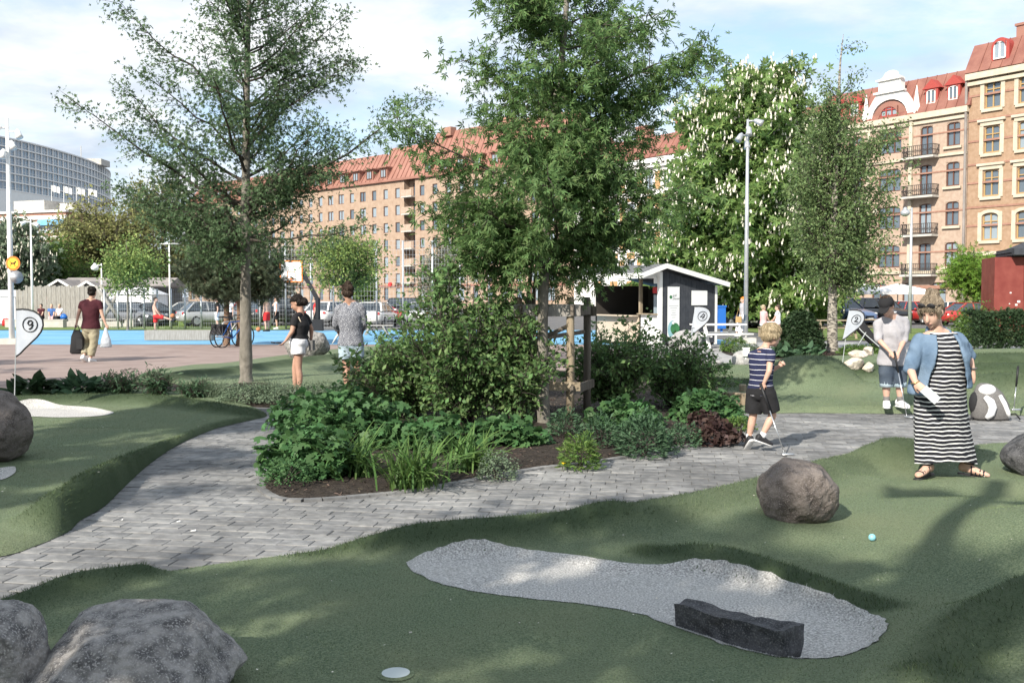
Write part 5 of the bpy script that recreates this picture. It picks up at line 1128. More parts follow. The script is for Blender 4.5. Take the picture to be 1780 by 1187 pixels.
for i, w in enumerate((.38, .28, .2, .16, .22, .16)): q.box((0, -.008, 1.1 - i * .075), (w, .003, .016))
q.build('lettering_lines', 'grey_ink', bn)
q = MB(); q.box((1.58, -.03, 1.55), (.66, .012, .48)); q.build('poster', 'banner_white', K)
# ------------------------------------------------------------------ flags
mat('flag_cloth', (.46, .49, .55), .7, (.54, .57, .62), 6, trans=.25); mat('pole_grey', (.5, .52, .53), .4, metal=.4)
def golf_flag(label, px, py, z, tipx, digit, hgt, lean=0.0, rz=0):
    p = G(px, py, z); D = p.y; t = thing('golf_flag', label, 'golf flag', (p.x, p.y, z), rz); top = AT(tipx[0], tipx[1], D); tx = top.x - p.x; tz = top.z - z
    q = MB(); q.tube([(0, 0, -.03), (tx * .6, 0, tz * .6), (tx, 0, tz)], [.007, .006, .004], 8); q.build('pole', 'pole_grey', t)
    S = hgt; sh = lambda a, b: (tx + a * S + (b - 1) * S * lean, -.006 - .02 * math.sin(a * 5) * S, tz + (b - 1) * S)
    edge = [(0, 1), (.12, 1.01), (.25, 1.0), (.38, .965), (.49, .89), (.555, .78), (.565, .66), (.52, .53), (.43, .41), (.30, .29), (.17, .17), (.06, .06), (-.03, 0)]
    left = [(-.03 * (1 - k), k) for k in [b for _, b in edge]]
    q = MB()
    for i in range(len(edge) - 1): 
        l0 = (min(edge[i][0], -.03 * (1 - edge[i][1])), edge[i][1]); l1 = (min(edge[i + 1][0], -.03 * (1 - edge[i + 1][1])), edge[i + 1][1])
        m0 = ((l0[0] + edge[i][0]) / 2, edge[i][1]); m1 = ((l1[0] + edge[i + 1][0]) / 2, edge[i + 1][1])
        q.quad(sh(*l0), sh(*m0), sh(*m1), sh(*l1)); q.quad(sh(*m0), sh(*edge[i]), sh(*edge[i + 1]), sh(*m1))
    q.build('flag', 'flag_cloth', t, True, fixn=False); q = MB(); q.tube([sh(a, b) for a, b in edge], .011 * S / .6, 6); q.build('flag_edge', 'ink', t)
    cx_, cy_, r_ = .29, .68, .155; q = MB()
    for yy in (-.006, .006):
        f = lambda a, b: Vector(sh(cx_ + a, cy_ + b)) + Vector((0, yy, 0))
        q.tube([f(r_ * math.cos(R(a)), r_ * math.sin(R(a))) for a in range(0, 361, 15)], .0055 * S / .6, 5)
        st = {'9': [[(.06, .05), (.03, .085), (-.02, .08), (-.045, .03), (-.02, -.01), (.03, .0), (.055, .05), (.06, .0), (.04, -.06), (-.02, -.1)]], '4': [[(.035, .09), (-.075, -.03), (.07, -.03)], [(.075, .06), (.01, -.09)]], '2': [[(-.05, .04), (-.03, .08), (.02, .085), (.045, .045), (.0, -.02), (-.06, -.07), (-.02, -.065), (.07, -.075)]]}[digit]
        for s in st: q.tube([f(a, b) for a, b in (spline([(x, y, 0) for x, y in s], 4) if False else s)], .009 * S / .6, 5)
    q.build('flag_number', 'ink', t); return t
golf_flag('teardrop flag with circled 9 above the brown boulder', 25, 696, .18, (29, 538), '9', .62)
golf_flag('teardrop flag with circled 4 beside the kiosk', 1196, 648, .0, (1208, 533), '4', .60, .12)
golf_flag('teardrop flag with circled 2 above the tan stone pile', 1464, 634, .2, (1476, 539), '2', .59, .18)
# ------------------------------------------------------------------ ball, cup, small things
p = G(1516, 935, .115); mat('ball_cyan', (.22, .50, .58), .35, spec=.5); q = MB(); q.ell((0, 0, 0), (.0215, .0215, .0215), 24, 16); tag(q.build('golf_ball', 'ball_cyan', None, True, loc=(p.x, p.y, LF.z(p.x, p.y) + .0225)), 'light blue golf ball resting on the sunlit green', 'golf ball')
p = G(688, 1172, .055); t = thing('golf_cup', 'golf hole cup with pale disc sunk in the green', 'hole', (p.x, p.y, LF.z(p.x, p.y))); mat('cup_grey', (.45, .5, .5), .5); q = MB(); q.tube([(0, 0, .0085), (0, 0, .0095)], .056, 32); q.build('cup_disc', 'cup_grey', t)
q = MB()
for i in range(32):
    a, b = R(i * 11.25), R((i + 1) * 11.25); q.add([(.056 * math.cos(a), .056 * math.sin(a), .009), (.056 * math.cos(b), .056 * math.sin(b), .009), (.074 * math.cos(b), .074 * math.sin(b), .003), (.074 * math.cos(a), .074 * math.sin(a), .003)], [(0, 1, 2, 3)])
q.build('cup_rim', 'turf', t, True)
# ------------------------------------------------------------------ lamps
def flood(mb, p, d, s=1.0):
    p = Vector(p); d = Vector(d).normalized(); mb.tube([p - d * .12 * s, p, p + d * .22 * s, p + d * .36 * s], [.06 * s, .13 * s, .15 * s, .19 * s], 12)
def lamp_post(label, px, py, D, top, heads, r=.09, base=True, group=None, mname='galv', style='flood'):
    b = AT(px, py, D); z0_ = gz(D); t = thing('lamp_post', label, 'lamp post', (b.x, D, z0_), 0, group); zt = AT(px, top, D).z - z0_
    q = MB(); q.tube([(0, 0, 0), (0, 0, zt * .5), (0, 0, zt)], [r, r * .85, r * .55], 12); q.build('pole', mname, t, True)
    if base: q = MB(); q.box((0, 0, .1), (.6, .6, .2)); q.build('base', 'concrete', t)
    for hx, hy, hz, dx, dz in heads:
        q = MB()
        if style == 'flood': q.bar((0, 0, zt - hz), (hx, hy, zt - hz), .05); flood(q, (hx, hy, zt - hz), (dx, -.3, dz), .66)
        elif style == 'globe': q.bar((0, 0, zt - .1), (hx, hy, zt - .12), .05); q.ell((hx, hy, zt - .25), (.22, .22, .17), 14, 8); q.tube([(hx, hy, zt - .15), (hx, hy, zt + .02)], [.16, .05], 12)
        else: q.bar((-.55, 0, zt), (.55, 0, zt), .12, .07)
        q.build('lamp_head', mname, t, True)
    return t
L1 = lamp_post('white lamp post with floodlights and an orange round sign at the court edge', 21, 596, 33.9, 205, [(-.22, -.1, .35, -1, -.25), (.18, -.1, .85, .5, -1), (-.05, -.2, 1.15, -.1, -1), (.3, .1, .45, .4, -.9)], .095, mname='white_paint')
zs_ = AT(23, 458, 33.8).z; sg = thing('prohibition_sign', 'round orange and yellow no dogs sign on the white lamp post', 'sign', (AT(23, 458, 33.75).x, 33.75, zs_))
q = MB(); q.tube([(0, .0, 0), (0, -.02, 0)], .24, 28); q.build('sign_ring', 'orange_paint', sg); q = MB(); q.tube([(0, -.021, 0), (0, -.026, 0)], .175, 28); q.build('sign_face', 'yellow_paint', sg)
q = MB(); q.box((0, -.03, -.0), (.14, .006, .05)); q.box((.08, -.03, .04), (.06, .006, .045)); q.box((.105, -.03, .075), (.02, .006, .03)); q.bar((-.06, -.03, 0), (-.075, -.03, -.09), .018, .006); q.bar((.05, -.03, 0), (.06, -.03, -.09), .018, .006); q.bar((-.07, -.03, .01), (-.105, -.03, .06), .014, .006); q.build('sign_dog', 'ink', sg)
q = MB(); q.bar((-.15, -.034, .13), (.15, -.034, -.13), .035, .006); q.build('sign_slash', 'orange_paint', sg)
q = MB(); q.tube([(0, 0, 0), (.05, -.05, 0)], [.18, .22], 20); q.bar((-.1, .0, 0), (0, 0, 0), .05); tag(q.build('round_mirror', 'galv', None, True, loc=(AT(28, 482, 33.8).x, 33.78, AT(28, 482, 33.8).z)), 'round grey mirror under the orange sign', 'mirror')
lamp_post('thin white lamp post in front of the plank fence', 57, 560, 56, 383, [(-.3, 0, .1, -1, -.5), (.25, 0, .2, 1, -.5)], .07, False, mname='white_paint')
lamp_post('bare white mast beside the thin white lamp post', 68, 480, 90, 425, [], .09, False, mname='white_paint')
lamp_post('short lamp post with one side globe above the hut roof', 178, 560, 58, 458, [(-.38, 0, 0, 0, 0)], .06, False, style='globe', mname='white_paint')
lamp_post('T shaped lamp post behind the fence beside the pines', 296, 560, 60, 424, [(0, 0, 0, 0, 0)], .06, False, style='T', mname='white_paint')
lamp_post('tall grey lamp post with floodlight cluster before the chestnut', 1296, 592, 34.5, 208, [(.0, -.2, .35, -.1, -1), (-.25, -.1, .55, -.5, -.8), (.28, 0, .05, .7, -.35), (0, .12, .75, 0, -1)], .08)
lamp_post('grey lamp post with one globe before the pale brick building', 1581, 575, 47, 361, [(-.3, 0, 0, 0, 0)], .085, False, style='globe')
t = thing('lamp_post', 'grey lamp post with floodlights standing behind the large boulder', 'lamp post', (-2.2, -1.5, 0)); q = MB(); q.tube([(0, 0, 0), (0, 0, 3.7), (0, 0, 7.5)], [.12, .11, .09], 12); q.build('pole', 'galv', t, True)
for hx, hy, hz, d_ in ((-.3, .1, 5.5, (-1, .3, -.5)), (-.28, .15, 7.1, (-1, .4, -.4)), (.3, -.1, 6.9, (1, -.2, -.6)), (.25, -.15, 5.3, (1, -.3, -.8))): q = MB(); q.bar((0, 0, hz), (hx, hy, hz), .05); flood(q, (hx, hy, hz), d_, 1.0); q.build('lamp_head', 'white_paint', t, True)
# ------------------------------------------------------------------ court fence, hoop
def fence(label, pxs, D, top, dens=.12, zg=None):
    b = AT(pxs[0], 560, D); z0_ = gz(D); t = thing('mesh_fence', label, 'fence', (b.x, D, z0_)); zt = AT(pxs[0], top, D).z - z0_; xs = [AT(x, 560, D).x - b.x for x in pxs]
    for x in xs: q = MB(); q.tube([(x, 0, 0), (x, 0, zt)], .055, 8); q.build('post', 'galv', t, True)
    for a, c in zip(xs[:-1], xs[1:]):
        q = MB(); n = max(2, int((c - a) / dens)); 
        for i in range(1, n): x = a + (c - a) * i / n; q.bar((x, .03, .05), (x, .03, zt - .02), .007)
        m = max(3, int(zt / .25))
        for j in range(m + 1): z = .05 + (zt - .08) * j / m; q.bar((a, .035, z), (c, .035, z), .008)
        q.build('mesh_panel', 'galv', t, fixn=False)
    return t
fence('low grey mesh fence along the far court edge', [182, 205, 228, 251, 274, 298, 322, 350, 376, 402, 428, 452], 55, 502)
fence('tall grey mesh fence behind the basketball hoop', [452, 470, 497, 541, 580, 612, 655, 701, 752, 800, 850], 55.6, 418, .17)
hp = thing('basketball_hoop', 'basketball hoop with orange framed backboard on a bent black post', 'basketball hoop', (AT(553, 576, 52).x, 52, gz(52)))
zr = AT(0, 518, 52).z + .22; zb_ = AT(0, 472, 52).z + .22; xb = (508 - 553) / F * 52
q = MB(); q.tube([(0, 0, 0), (0, 0, zr)], .13, 10); q.bar((0, 0, zr - .1), (xb + .5, 0, zb_ + .1), .16, .2); q.bar((xb + .5, 0, zb_ + .1), (xb, 0, zb_), .1); q.box((0, 0, .3), (.5, .5, .6)); q.build('post', 'black_plastic', hp)
q = MB(); q.box((xb, -.1, zb_), (1.15, .05, 1.1)); q.build('backboard', 'white_paint', hp)
q = MB()
for s in (-1, 1): q.box((xb + s * .56, -.13, zb_), (.06, .03, 1.1)); q.box((xb, -.13, zb_ + s * .53), (1.15, .03, .06)); q.box((xb + s * .2, -.13, zb_ - .18), (.03, .03, .35))
q.box((xb, -.13, zb_), (.4, .03, .03)); q.build('backboard_frame', 'orange_paint', hp)
q = MB(); q.tube([(xb + .22 * math.cos(R(a)), -.38 + .22 * math.sin(R(a)), zb_ - .4) for a in range(0, 361, 30)], .02, 6); q.bar((xb, -.12, zb_ - .4), (xb, -.2, zb_ - .4), .08); q.build('rim', 'orange_paint', hp)
# ------------------------------------------------------------------ benches, tables, blocks
def solid(name, label, cat, mname, loc, boxes, rz=0, group=None, smooth=False):
    q = MB()
    for b_ in boxes: q.box(*b_)
    return tag(q.build(name, mname, None, smooth, loc=loc, rz=rz), label, cat, group)
p = G(309, 592); tb = thing('timber_block', 'long weathered timber bench block at the court edge', 'bench', (p.x, p.y + .2, gz(p.y)))
for i in range(3): q = MB(); q.box((0, -.14 + .14 * i, .2), (2.5, .132, .37 + .004 * i)); q.build('beam', 'timber_grey', tb)
p = G(655, 582); wb = thing('slatted_bench', 'low slatted wooden bench behind the patterned shirt man', 'bench', (p.x, p.y, gz(p.y)))
for i in range(4): q = MB(); q.box((0, -.18 + .12 * i, .42), (1.5, .1, .05)); q.build('slat', 'timber_grey', wb)
q = MB()
for s in (-.5, .5): q.bar((s, -.2, 0), (s * .6, -.2, .4), .07); q.bar((s, .2, 0), (s * .6, .2, .4), .07)
q.build('legs', 'timber_grey', wb)
def picnic(label, px, py, mname, rz, w=1.6):
    p = G(px, py); t = thing('picnic_table', label, 'picnic table', (p.x, p.y, gz(p.y)), rz)
    for i in range(5): q = MB(); q.box((0, -.3 + .15 * i, .72), (w, .135, .04)); q.build('table_plank', mname, t)
    for s in (-1, 1):
        for k in (0, .15): q = MB(); q.box((0, s * (.62 + k), .44), (w, .13, .04)); q.build('seat_plank', mname, t)
    for x in (-w * .35, w * .35):
        q = MB(); q.bar((x, -.65, 0), (x, -.25, .7), .09, .05); q.bar((x, .65, 0), (x, .25, .7), .09, .05); q.box((x, 0, .40), (.05, 1.6, .09)); q.box((x, 0, .68), (.05, .7, .07)); q.build('trestle', mname, t)
    return t
picnic('white picnic table beside the kiosk', 1248, 604, 'white_paint', R(12)); picnic('brown picnic table behind the round conifer bush', 1450, 588, 'timber', R(0), 1.9); picnic('brown picnic table beside the baby stroller', 1515, 585, 'timber', R(5), 1.7)
for k, (x0, x1, yb) in enumerate(((8, 110, 569), (112, 168, 568), (172, 232, 568))):
    p = G((x0 + x1) / 2, yb); w = (x1 - x0) / F * p.y; solid('concrete_seat', ['long low concrete seat wall beside the lamp post', 'low concrete seat wall where people sit', 'low concrete seat wall below the climbing poles'][k], 'seat wall', 'concrete', (p.x, p.y, gz(p.y)), [((0, .25, .2), (w - .03, .5, .42)), ((0, .25, .43), (w, .54, .05))])
# planks, huts, marquees
x0_ = AT(28, 540, 63).x; x1_ = AT(168, 540, 63).x; pf = thing('plank_fence', 'tall weathered grey plank fence in front of the wooden huts', 'fence', (x0_, 63, gz(63))); n = 34
for i in range(n): h_ = 2.45 + .05 * math.sin(i * 2.1) - (.25 if i < 4 else 0); q = MB(); q.box(((i + .5) * (x1_ - x0_) / n, .02 * (i % 2), h_ / 2), ((x1_ - x0_) / n - .012, .03, h_)); q.build('plank', 'timber_grey', pf)
q = MB(); q.box(((x1_ - x0_) / 2, .05, 1.35), (x1_ - x0_, .04, .1)); q.build('rail', 'timber_dark', pf)
mat('tent_white', (.80, .80, .80), .8, (.72, .72, .73), .8)
def hut(label, px, D, w, h, dp, rz=0):
    p = AT(px, 550, D); t = thing('wooden_hut', label, 'hut', (p.x, D, gz(D)), rz); q = MB(); q.box((0, dp / 2, h / 2), (w, dp, h)); q.prism([(-w / 2, h), (w / 2, h), (0, h + w * .3)], 1, .02, dp); q.build('wall', 'timber_grey', t)
    q = MB(); 
    for s in (-1, 1): q.add([(s * (w / 2 + .25), -.3, h - .12), (0, -.3, h + w * .3 + .05), (0, dp + .2, h + w * .3 + .05), (s * (w / 2 + .25), dp + .2, h - .12), (s * (w / 2 + .25), -.3, h - .02), (0, -.3, h + w * .3 + .15), (0, dp + .2, h + w * .3 + .15), (s * (w / 2 + .25), dp + .2, h - .02)], [(0, 1, 2, 3), (7, 6, 5, 4), (0, 4, 5, 1), (3, 2, 6, 7), (0, 3, 7, 4)])
    q.build('roof', 'roof_grey', t); q = MB()
    for s in (-1, 1): q.bar((s * (w / 2 + .28), -.33, h - .07), (0, -.33, h + w * .3 + .1), .05, .14)
    q.build('barge_board', 'white_paint', t)
hut('wooden hut with brown roof and white gable boards behind the plank fence', 106, 66, 1.6, 2.3, 6); hut('wooden hut with white gable boards beside the climbing poles', 155, 67, 1.6, 2.2, 7)
p = AT(225, 550, 68); q = MB(); q.box((0, 1.5, 2.45), (7.5, 3.5, .12)); q.prism([(-.4, 2.5), (3.5, 2.5), (1.6, 3.1)], 0, -3.8, 3.8); q.box((0, 3, 1.2), (7.2, .2, 2.4)); tag(q.build('long_shed', 'roof_grey', None, loc=(p.x - 1, 68, gz(68))), 'long low brown roofed shed beside the huts', 'shed')
def marquee(label, px0, px1, ytop, D):
    a = AT(px0, 550, D).x; b = AT(px1, 550, D).x; h = AT(0, ytop, D).z - gz(D); w = b - a; t = thing('marquee', label, 'tent', ((a + b) / 2, D, gz(D))); q = MB(); q.box((0, 1.5, h * .4), (w, 3, h * .8)); q.build('tent_wall', 'tent_white', t)
    q = MB(); q.add([(-w / 2 - .1, -.1, h * .8), (w / 2 + .1, -.1, h * .8), (w / 2 + .1, 3.1, h * .8), (-w / 2 - .1, 3.1, h * .8), (-w * .3, 1.5, h), (w * .3, 1.5, h)], [(0, 1, 5, 4), (2, 3, 4, 5), (1, 2, 5), (3, 0, 4), (3, 2, 1, 0)]); q.build('tent_roof', 'tent_white', t)
marquee('white marquee behind the small pale green tree', 186, 264, 499, 64); marquee('white marquee beside the white flowering tree', -40, 27, 504, 66)
pg = thing('climbing_poles', 'crossed wooden climbing poles on the playground', 'play structure', (AT(190, 560, 57).x, 57, gz(57)))
for a, b, c, d in (((160, 548), (204, 494), 0, .6), ((214, 562), (166, 497), .3, 0), ((213, 496), (178, 556), .8, .2), ((175, 495), (206, 558), .4, .9)):
    pa = AT(a[0], a[1], 57 + c); pb = AT(b[0], b[1], 57 + d); q = MB(); q.tube([pa - pg.location, pb - pg.location], [.11, .09], 10); q.build('pole', 'timber_grey', pg, True)
q = MB(); q.tube([(-.9, 0, .45), (0, .2, .38), (1, .1, .5)], .02, 6); q.box((.2, .1, .42), (1.2, .4, .06)); q.build('swing_seat', 'black_plastic', pg)
p = G(300, 566); q = np.linspace(-1, 1, 33); X, Y = np.meshgrid(q * 2.9, q * 1.6); Z = .78 * np.clip(1 - (X / 2.9) ** 2 - (Y / 1.6) ** 2, 0, 1) ** .8; V = np.stack([X.ravel(), Y.ravel(), Z.ravel()], 1); ii = np.arange(32 * 32); i0 = ii // 32 * 33 + ii % 32
o = link('grass_mound', np_mesh('grass_mound', V, np.stack([i0, i0 + 1, i0 + 34, i0 + 33], 1), 'lawn', True), None, (p.x, p.y + 1.5, gz(55) + .004)); o['kind'] = 'structure'
# red shed, bin
p = AT(1727, 560, 46); sh_ = thing('red_shed', 'dark red panelled shed with flat black roof above the hedge', 'shed', (p.x, 46, gz(46)), R(-12)); mat('panel_red', (.16, .03, .025), .6, (.21, .05, .04), 2)
for i in range(4): q = MB(); q.box((.62 + i * 1.25, 1.2, 1.78), (1.235, 2.4, 3.5)); q.build('panel', 'panel_red', sh_)
q = MB(); q.box((3.3, 1.2, 3.62), (5.2, 2.8, .12)); q.add([(.6, -.3, 3.75), (5.6, -.3, 3.75), (5.6, 3, 3.75), (.6, 3, 3.75), (1.8, .5, 4.3), (5.4, .5, 4.5), (5.4, 2.4, 4.5), (1.8, 2.4, 4.3)], [(0, 1, 5, 4), (1, 2, 6, 5), (2, 3, 7, 6), (3, 0, 4, 7), (4, 5, 6, 7)]); q.box((3.2, .9, 3.76), (5.1, 3.1, .3)); q.build('roof', 'board_black', sh_)
q = MB()
for x, z, w in ((.95, 1.35, .1), (1.05, 1.5, .12), (.7, 1.9, .07), (.66, 1.4, .05), (2.1, 1.6, .1)): q.box((x, -.008, z), (w, .006, w * .8))
q.build('stickers', 'white_paint', sh_)
p = AT(1254, 560, 46); q = MB(); q.box((0, 0, .75), (.36, .3, 1.0), taper=.92); q.box((0, 0, 1.28), (.4, .34, .08)); q.box((0, 0, .15), (.1, .1, .3)); tag(q.build('litter_bin', 'blue_plastic', None, loc=(p.x, 46, gz(46))), 'blue litter bin beside the kiosk wall', 'bin')
# ------------------------------------------------------------------ cars
mat('tyre', (.02, .02, .02), .85); mat('rim', (.45, .46, .47), .35, metal=.7); mat('car_glass', (.03, .04, .05), .05, spec=.9); mat('lamp_glass', (.65, .66, .66), .2, spec=.8); mat('lamp_red', (.4, .02, .02), .3); mat('plate', (.7, .7, .68), .5)
CARC = {'white': (.70, .70, .69), 'black': (.018, .019, .022), 'grey': (.12, .125, .135), 'silver': (.36, .37, .38), 'blue': (.10, .16, .30), 'red': (.42, .035, .03), 'navy': (.025, .035, .07), 'brown': (.13, .10, .085)}
for k_, c_ in CARC.items(): mat('car_' + k_, c_, .3, coat=.8, spec=.5, metal=.15 if k_ != 'white' else 0)
KT = {'hatch': (1.0, 1.0, (-.98, 1.86), (-.2, 1.35)), 'sedan': (1.05, .97, (-.95, 1.45), (-.15, .8)), 'suv': (1.04, 1.17, (-.95, 1.98), (-.3, 1.65)), 'estate': (1.05, 1.0, (-.95, 2.0), (-.15, 1.6))}
_cm = {}
def car_parts(kind, col):
    if (kind, col) in _cm: return _cm[(kind, col)]
    sx, sz, gb, gt = KT[kind]; X, Y = Vector((0, 1, 0)), Vector((0, 0, 1)); st = []
    for x, w, a, b in ((-2.16, .55, .36, .60), (-2.1, .74, .26, .70), (-1.85, .85, .2, .80), (-1.3, .885, .19, .90), (-.8, .89, .19, .955), (0, .895, .19, .965), (1.2, .895, .19, .98), (1.8, .87, .21, .97), (2.08, .80, .28, .88), (2.17, .62, .38, .74)): st.append(((x * sx, 0, (a + b) / 2 * sz), w, (b - a) / 2 * sz, X, Y))
    mb = MB(); mb.loft(st, 20, 0, .55); body = mb.mesh('car_body', 'car_' + col, True, True)
    zb2, zt2 = .93 * sz, 1.42 * sz; g = MB(); wb2, wt2 = .80, .60; a0, a1 = gb[0] * sx, gb[1] * sx; t0, t1 = gt[0] * sx, gt[1] * sx
    g.add([(a0, -wb2, zb2), (a1, -wb2, zb2), (a1, wb2, zb2), (a0, wb2, zb2), (t0, -wt2, zt2), (t1, -wt2, zt2), (t1, wt2, zt2), (t0, wt2, zt2)], [(0, 1, 5, 4), (1, 2, 6, 5), (2, 3, 7, 6), (3, 0, 4, 7), (4, 5, 6, 7), (3, 2, 1, 0)]); cab = g.mesh('car_glass', 'car_glass', fixn=True)
    r = MB(); r.loft([((t0 - .06, 0, zt2), .55, .012, X, Y), ((t0 + .1, 0, zt2 + .02), .62, .03, X, Y), ((t1 - .1, 0, zt2 + .02), .62, .03, X, Y), ((t1 + .05, 0, zt2 + .005), .56, .012, X, Y)], 16, 0, .6)
    for s in (-1, 1):
        r.bar((a0 - .02, s * (wb2 + .005), zb2), (t0, s * (wt2 + .005), zt2), .07, .06); r.bar((a1 + .01, s * wb2, zb2), (t1 + .01, s * wt2, zt2), .10, .07)
        m = (a0 + a1) / 2 + .15; r.bar((m, s * (wb2 + .004), zb2), ((t0 + t1) / 2 + .05, s * (wt2 + .006), zt2), .07, .03)
        r.ell((a0 + .25, s * .95, zb2 + .05), (.09, .1, .07), 10, 6)
    roof = r.mesh('car_roof', 'car_' + col, fixn=True)
    w = MB(); w.tube([(0, -.1, 0), (0, -.09, 0), (0, .09, 0), (0, .1, 0)], [.29, .325, .325, .29], 20); ty = w.mesh('tyre', 'tyre', True, True)
    w = MB(); w.tube([(0, -.106, 0), (0, .106, 0)], .2, 14); 
    for i in range(5): a = R(72 * i); w.bar((0, -.11, 0), (.19 * math.cos(a), -.11, .19 * math.sin(a)), .04, .02)
    ri = w.mesh('rim', 'rim', fixn=True)
    h = MB(); h.ell((0, 0, 0), (.09, .17, .075), 10, 6); hl = h.mesh('headlight', 'lamp_glass', True); h = MB(); h.ell((0, 0, 0), (.06, .13, .10), 10, 6); tl = h.mesh('taillight', 'lamp_red', True)
    gr = MB(); gr.box((-2.12 * sx, 0, .50 * sz), (.1, .7, .14)); gr.box((-2.13 * sx, 0, .32 * sz), (.1, 1.0, .08)); gm_ = gr.mesh('grille', 'black_plastic', fixn=True)
    pl_ = MB(); pl_.box((-2.19 * sx, 0, .4 * sz), (.02, .5, .11)); pl_.box((2.2 * sx, 0, .55 * sz), (.02, .5, .11)); pm = pl_.mesh('number_plate', 'plate', fixn=True)
    _cm[(kind, col)] = (body, cab, roof, ty, ri, hl, tl, gm_, pm, sx, sz); return _cm[(kind, col)]
def car(label, kind, col, px, D, rz, group):
    body, cab, roof, ty, ri, hl, tl, gm_, pm, sx, sz = car_parts(kind, col); x = AT(px, 550, D).x; t = thing('parked_car', label, 'car', (x, D, gz(D)), R(rz), group)
    link('car_body', body, t); link('car_glass', cab, t); link('car_roof', roof, t); link('grille', gm_, t); link('number_plate', pm, t)
    for xx in (-1.35, 1.32):
        for s in (-1, 1): w = link('wheel', ty, t, (xx * sx, s * .79, .325)); link('rim', ri, w, (0, s * .0, 0), 0 if s < 0 else math.pi)
    for s in (-1, 1): link('headlight', hl, t, (-2.02 * sx, s * .62, .66 * sz)); link('taillight', tl, t, (2.08 * sx, s * .66, .78 * sz))
# rz: 90 = nose towards the camera
for a in (('dark grey estate car parked behind the small pale green tree', 'estate', 'grey', 228, 61, 160), ('black car parked behind the low fence near the marquee', 'sedan', 'black', 275, 62, 200), ('white sedan parked behind the shirtless player', 'sedan', 'white', 335, 66, 190), ('silver hatchback parked behind the grass mound', 'hatch', 'silver', 372, 61, 215),
          ('black hatchback with nose behind the low fence near the pines', 'hatch', 'grey', 352, 70, 170), ('white van-like car parked beside the pines', 'suv', 'white', 425, 70, 200), ('red hatchback parked behind the ball players', 'hatch', 'red', 452, 64, 190), ('black car parked behind the player in white', 'suv', 'black', 490, 62, 225), ('silver car parked left of the hoop post', 'sedan', 'silver', 540, 68, 200),
          ('white car with nose toward the hoop post', 'hatch', 'white', 577, 63, 250), ('grey car behind the patterned shirt man', 'estate', 'grey', 615, 70, 190), ('red sedan parked behind the slatted bench', 'sedan', 'red', 660, 66, 200), ('white car with black grille beside the slatted bench', 'hatch', 'white', 655, 60, 262), ('dark suv parked under the storefront sign', 'suv', 'black', 720, 72, 185), ('silver car parked behind the tall shrub', 'hatch', 'silver', 745, 63, 255)):
    car(*a[:6], 'cars parked beyond the court')
for a in (('navy car parked behind the blue litter bin', 'sedan', 'navy', 1262, 58, 120), ('dark grey car with nose beside the walker', 'sedan', 'grey', 1352, 60, 110), ('brown estate car parked deeper behind the grey one', 'estate', 'brown', 1325, 70, 100), ('black estate parked in the second row behind the boy', 'estate', 'navy', 1345, 75, 130), ('grey hatchback behind the round conifer bush', 'hatch', 'grey', 1402, 62, 112), ('pale blue people carrier beside the birch trunk', 'suv', 'blue', 1462, 61, 118), ('brown car behind the pale blue one', 'estate', 'brown', 1490, 72, 150), ('black car behind the capped golfer', 'suv', 'black', 1530, 66, 110), ('red car behind the denim shirt woman', 'hatch', 'red', 1600, 66, 105), ('white car near the brown double door', 'sedan', 'white', 1660, 70, 150), ('red car half hidden by the hedge', 'sedan', 'red', 1690, 62, 190), ('white car behind the street sign frame', 'estate', 'white', 1565, 80, 170)):
    car(*a[:6], 'cars parked along the street')
# white parasols and market stalls on the street
for k, (px, D) in enumerate(((1500, 74), (1560, 73), (1250, 80))):
    p = AT(px, 540, D); t = thing('parasol', ['white flat parasol over the street behind the birch', 'white flat parasol behind the capped golfer', 'white flat parasol behind the kiosk'][k], 'parasol', (p.x, D, gz(D))); q = MB(); q.tube([(0, 0, 0), (0, 0, 2.6)], .04, 8); q.build('pole', 'galv', t); q = MB(); q.add([(-2, -2, 2.15), (2, -2, 2.15), (2, 2, 2.15), (-2, 2, 2.15), (0, 0, 2.75), (-2, -2, 1.95), (2, -2, 1.95), (2, 2, 1.95), (-2, 2, 1.95)], [(0, 1, 4), (1, 2, 4), (2, 3, 4), (3, 0, 4), (0, 5, 6, 1), (1, 6, 7, 2), (2, 7, 8, 3), (3, 8, 5, 0)]); q.build('canopy', 'tent_white', t)
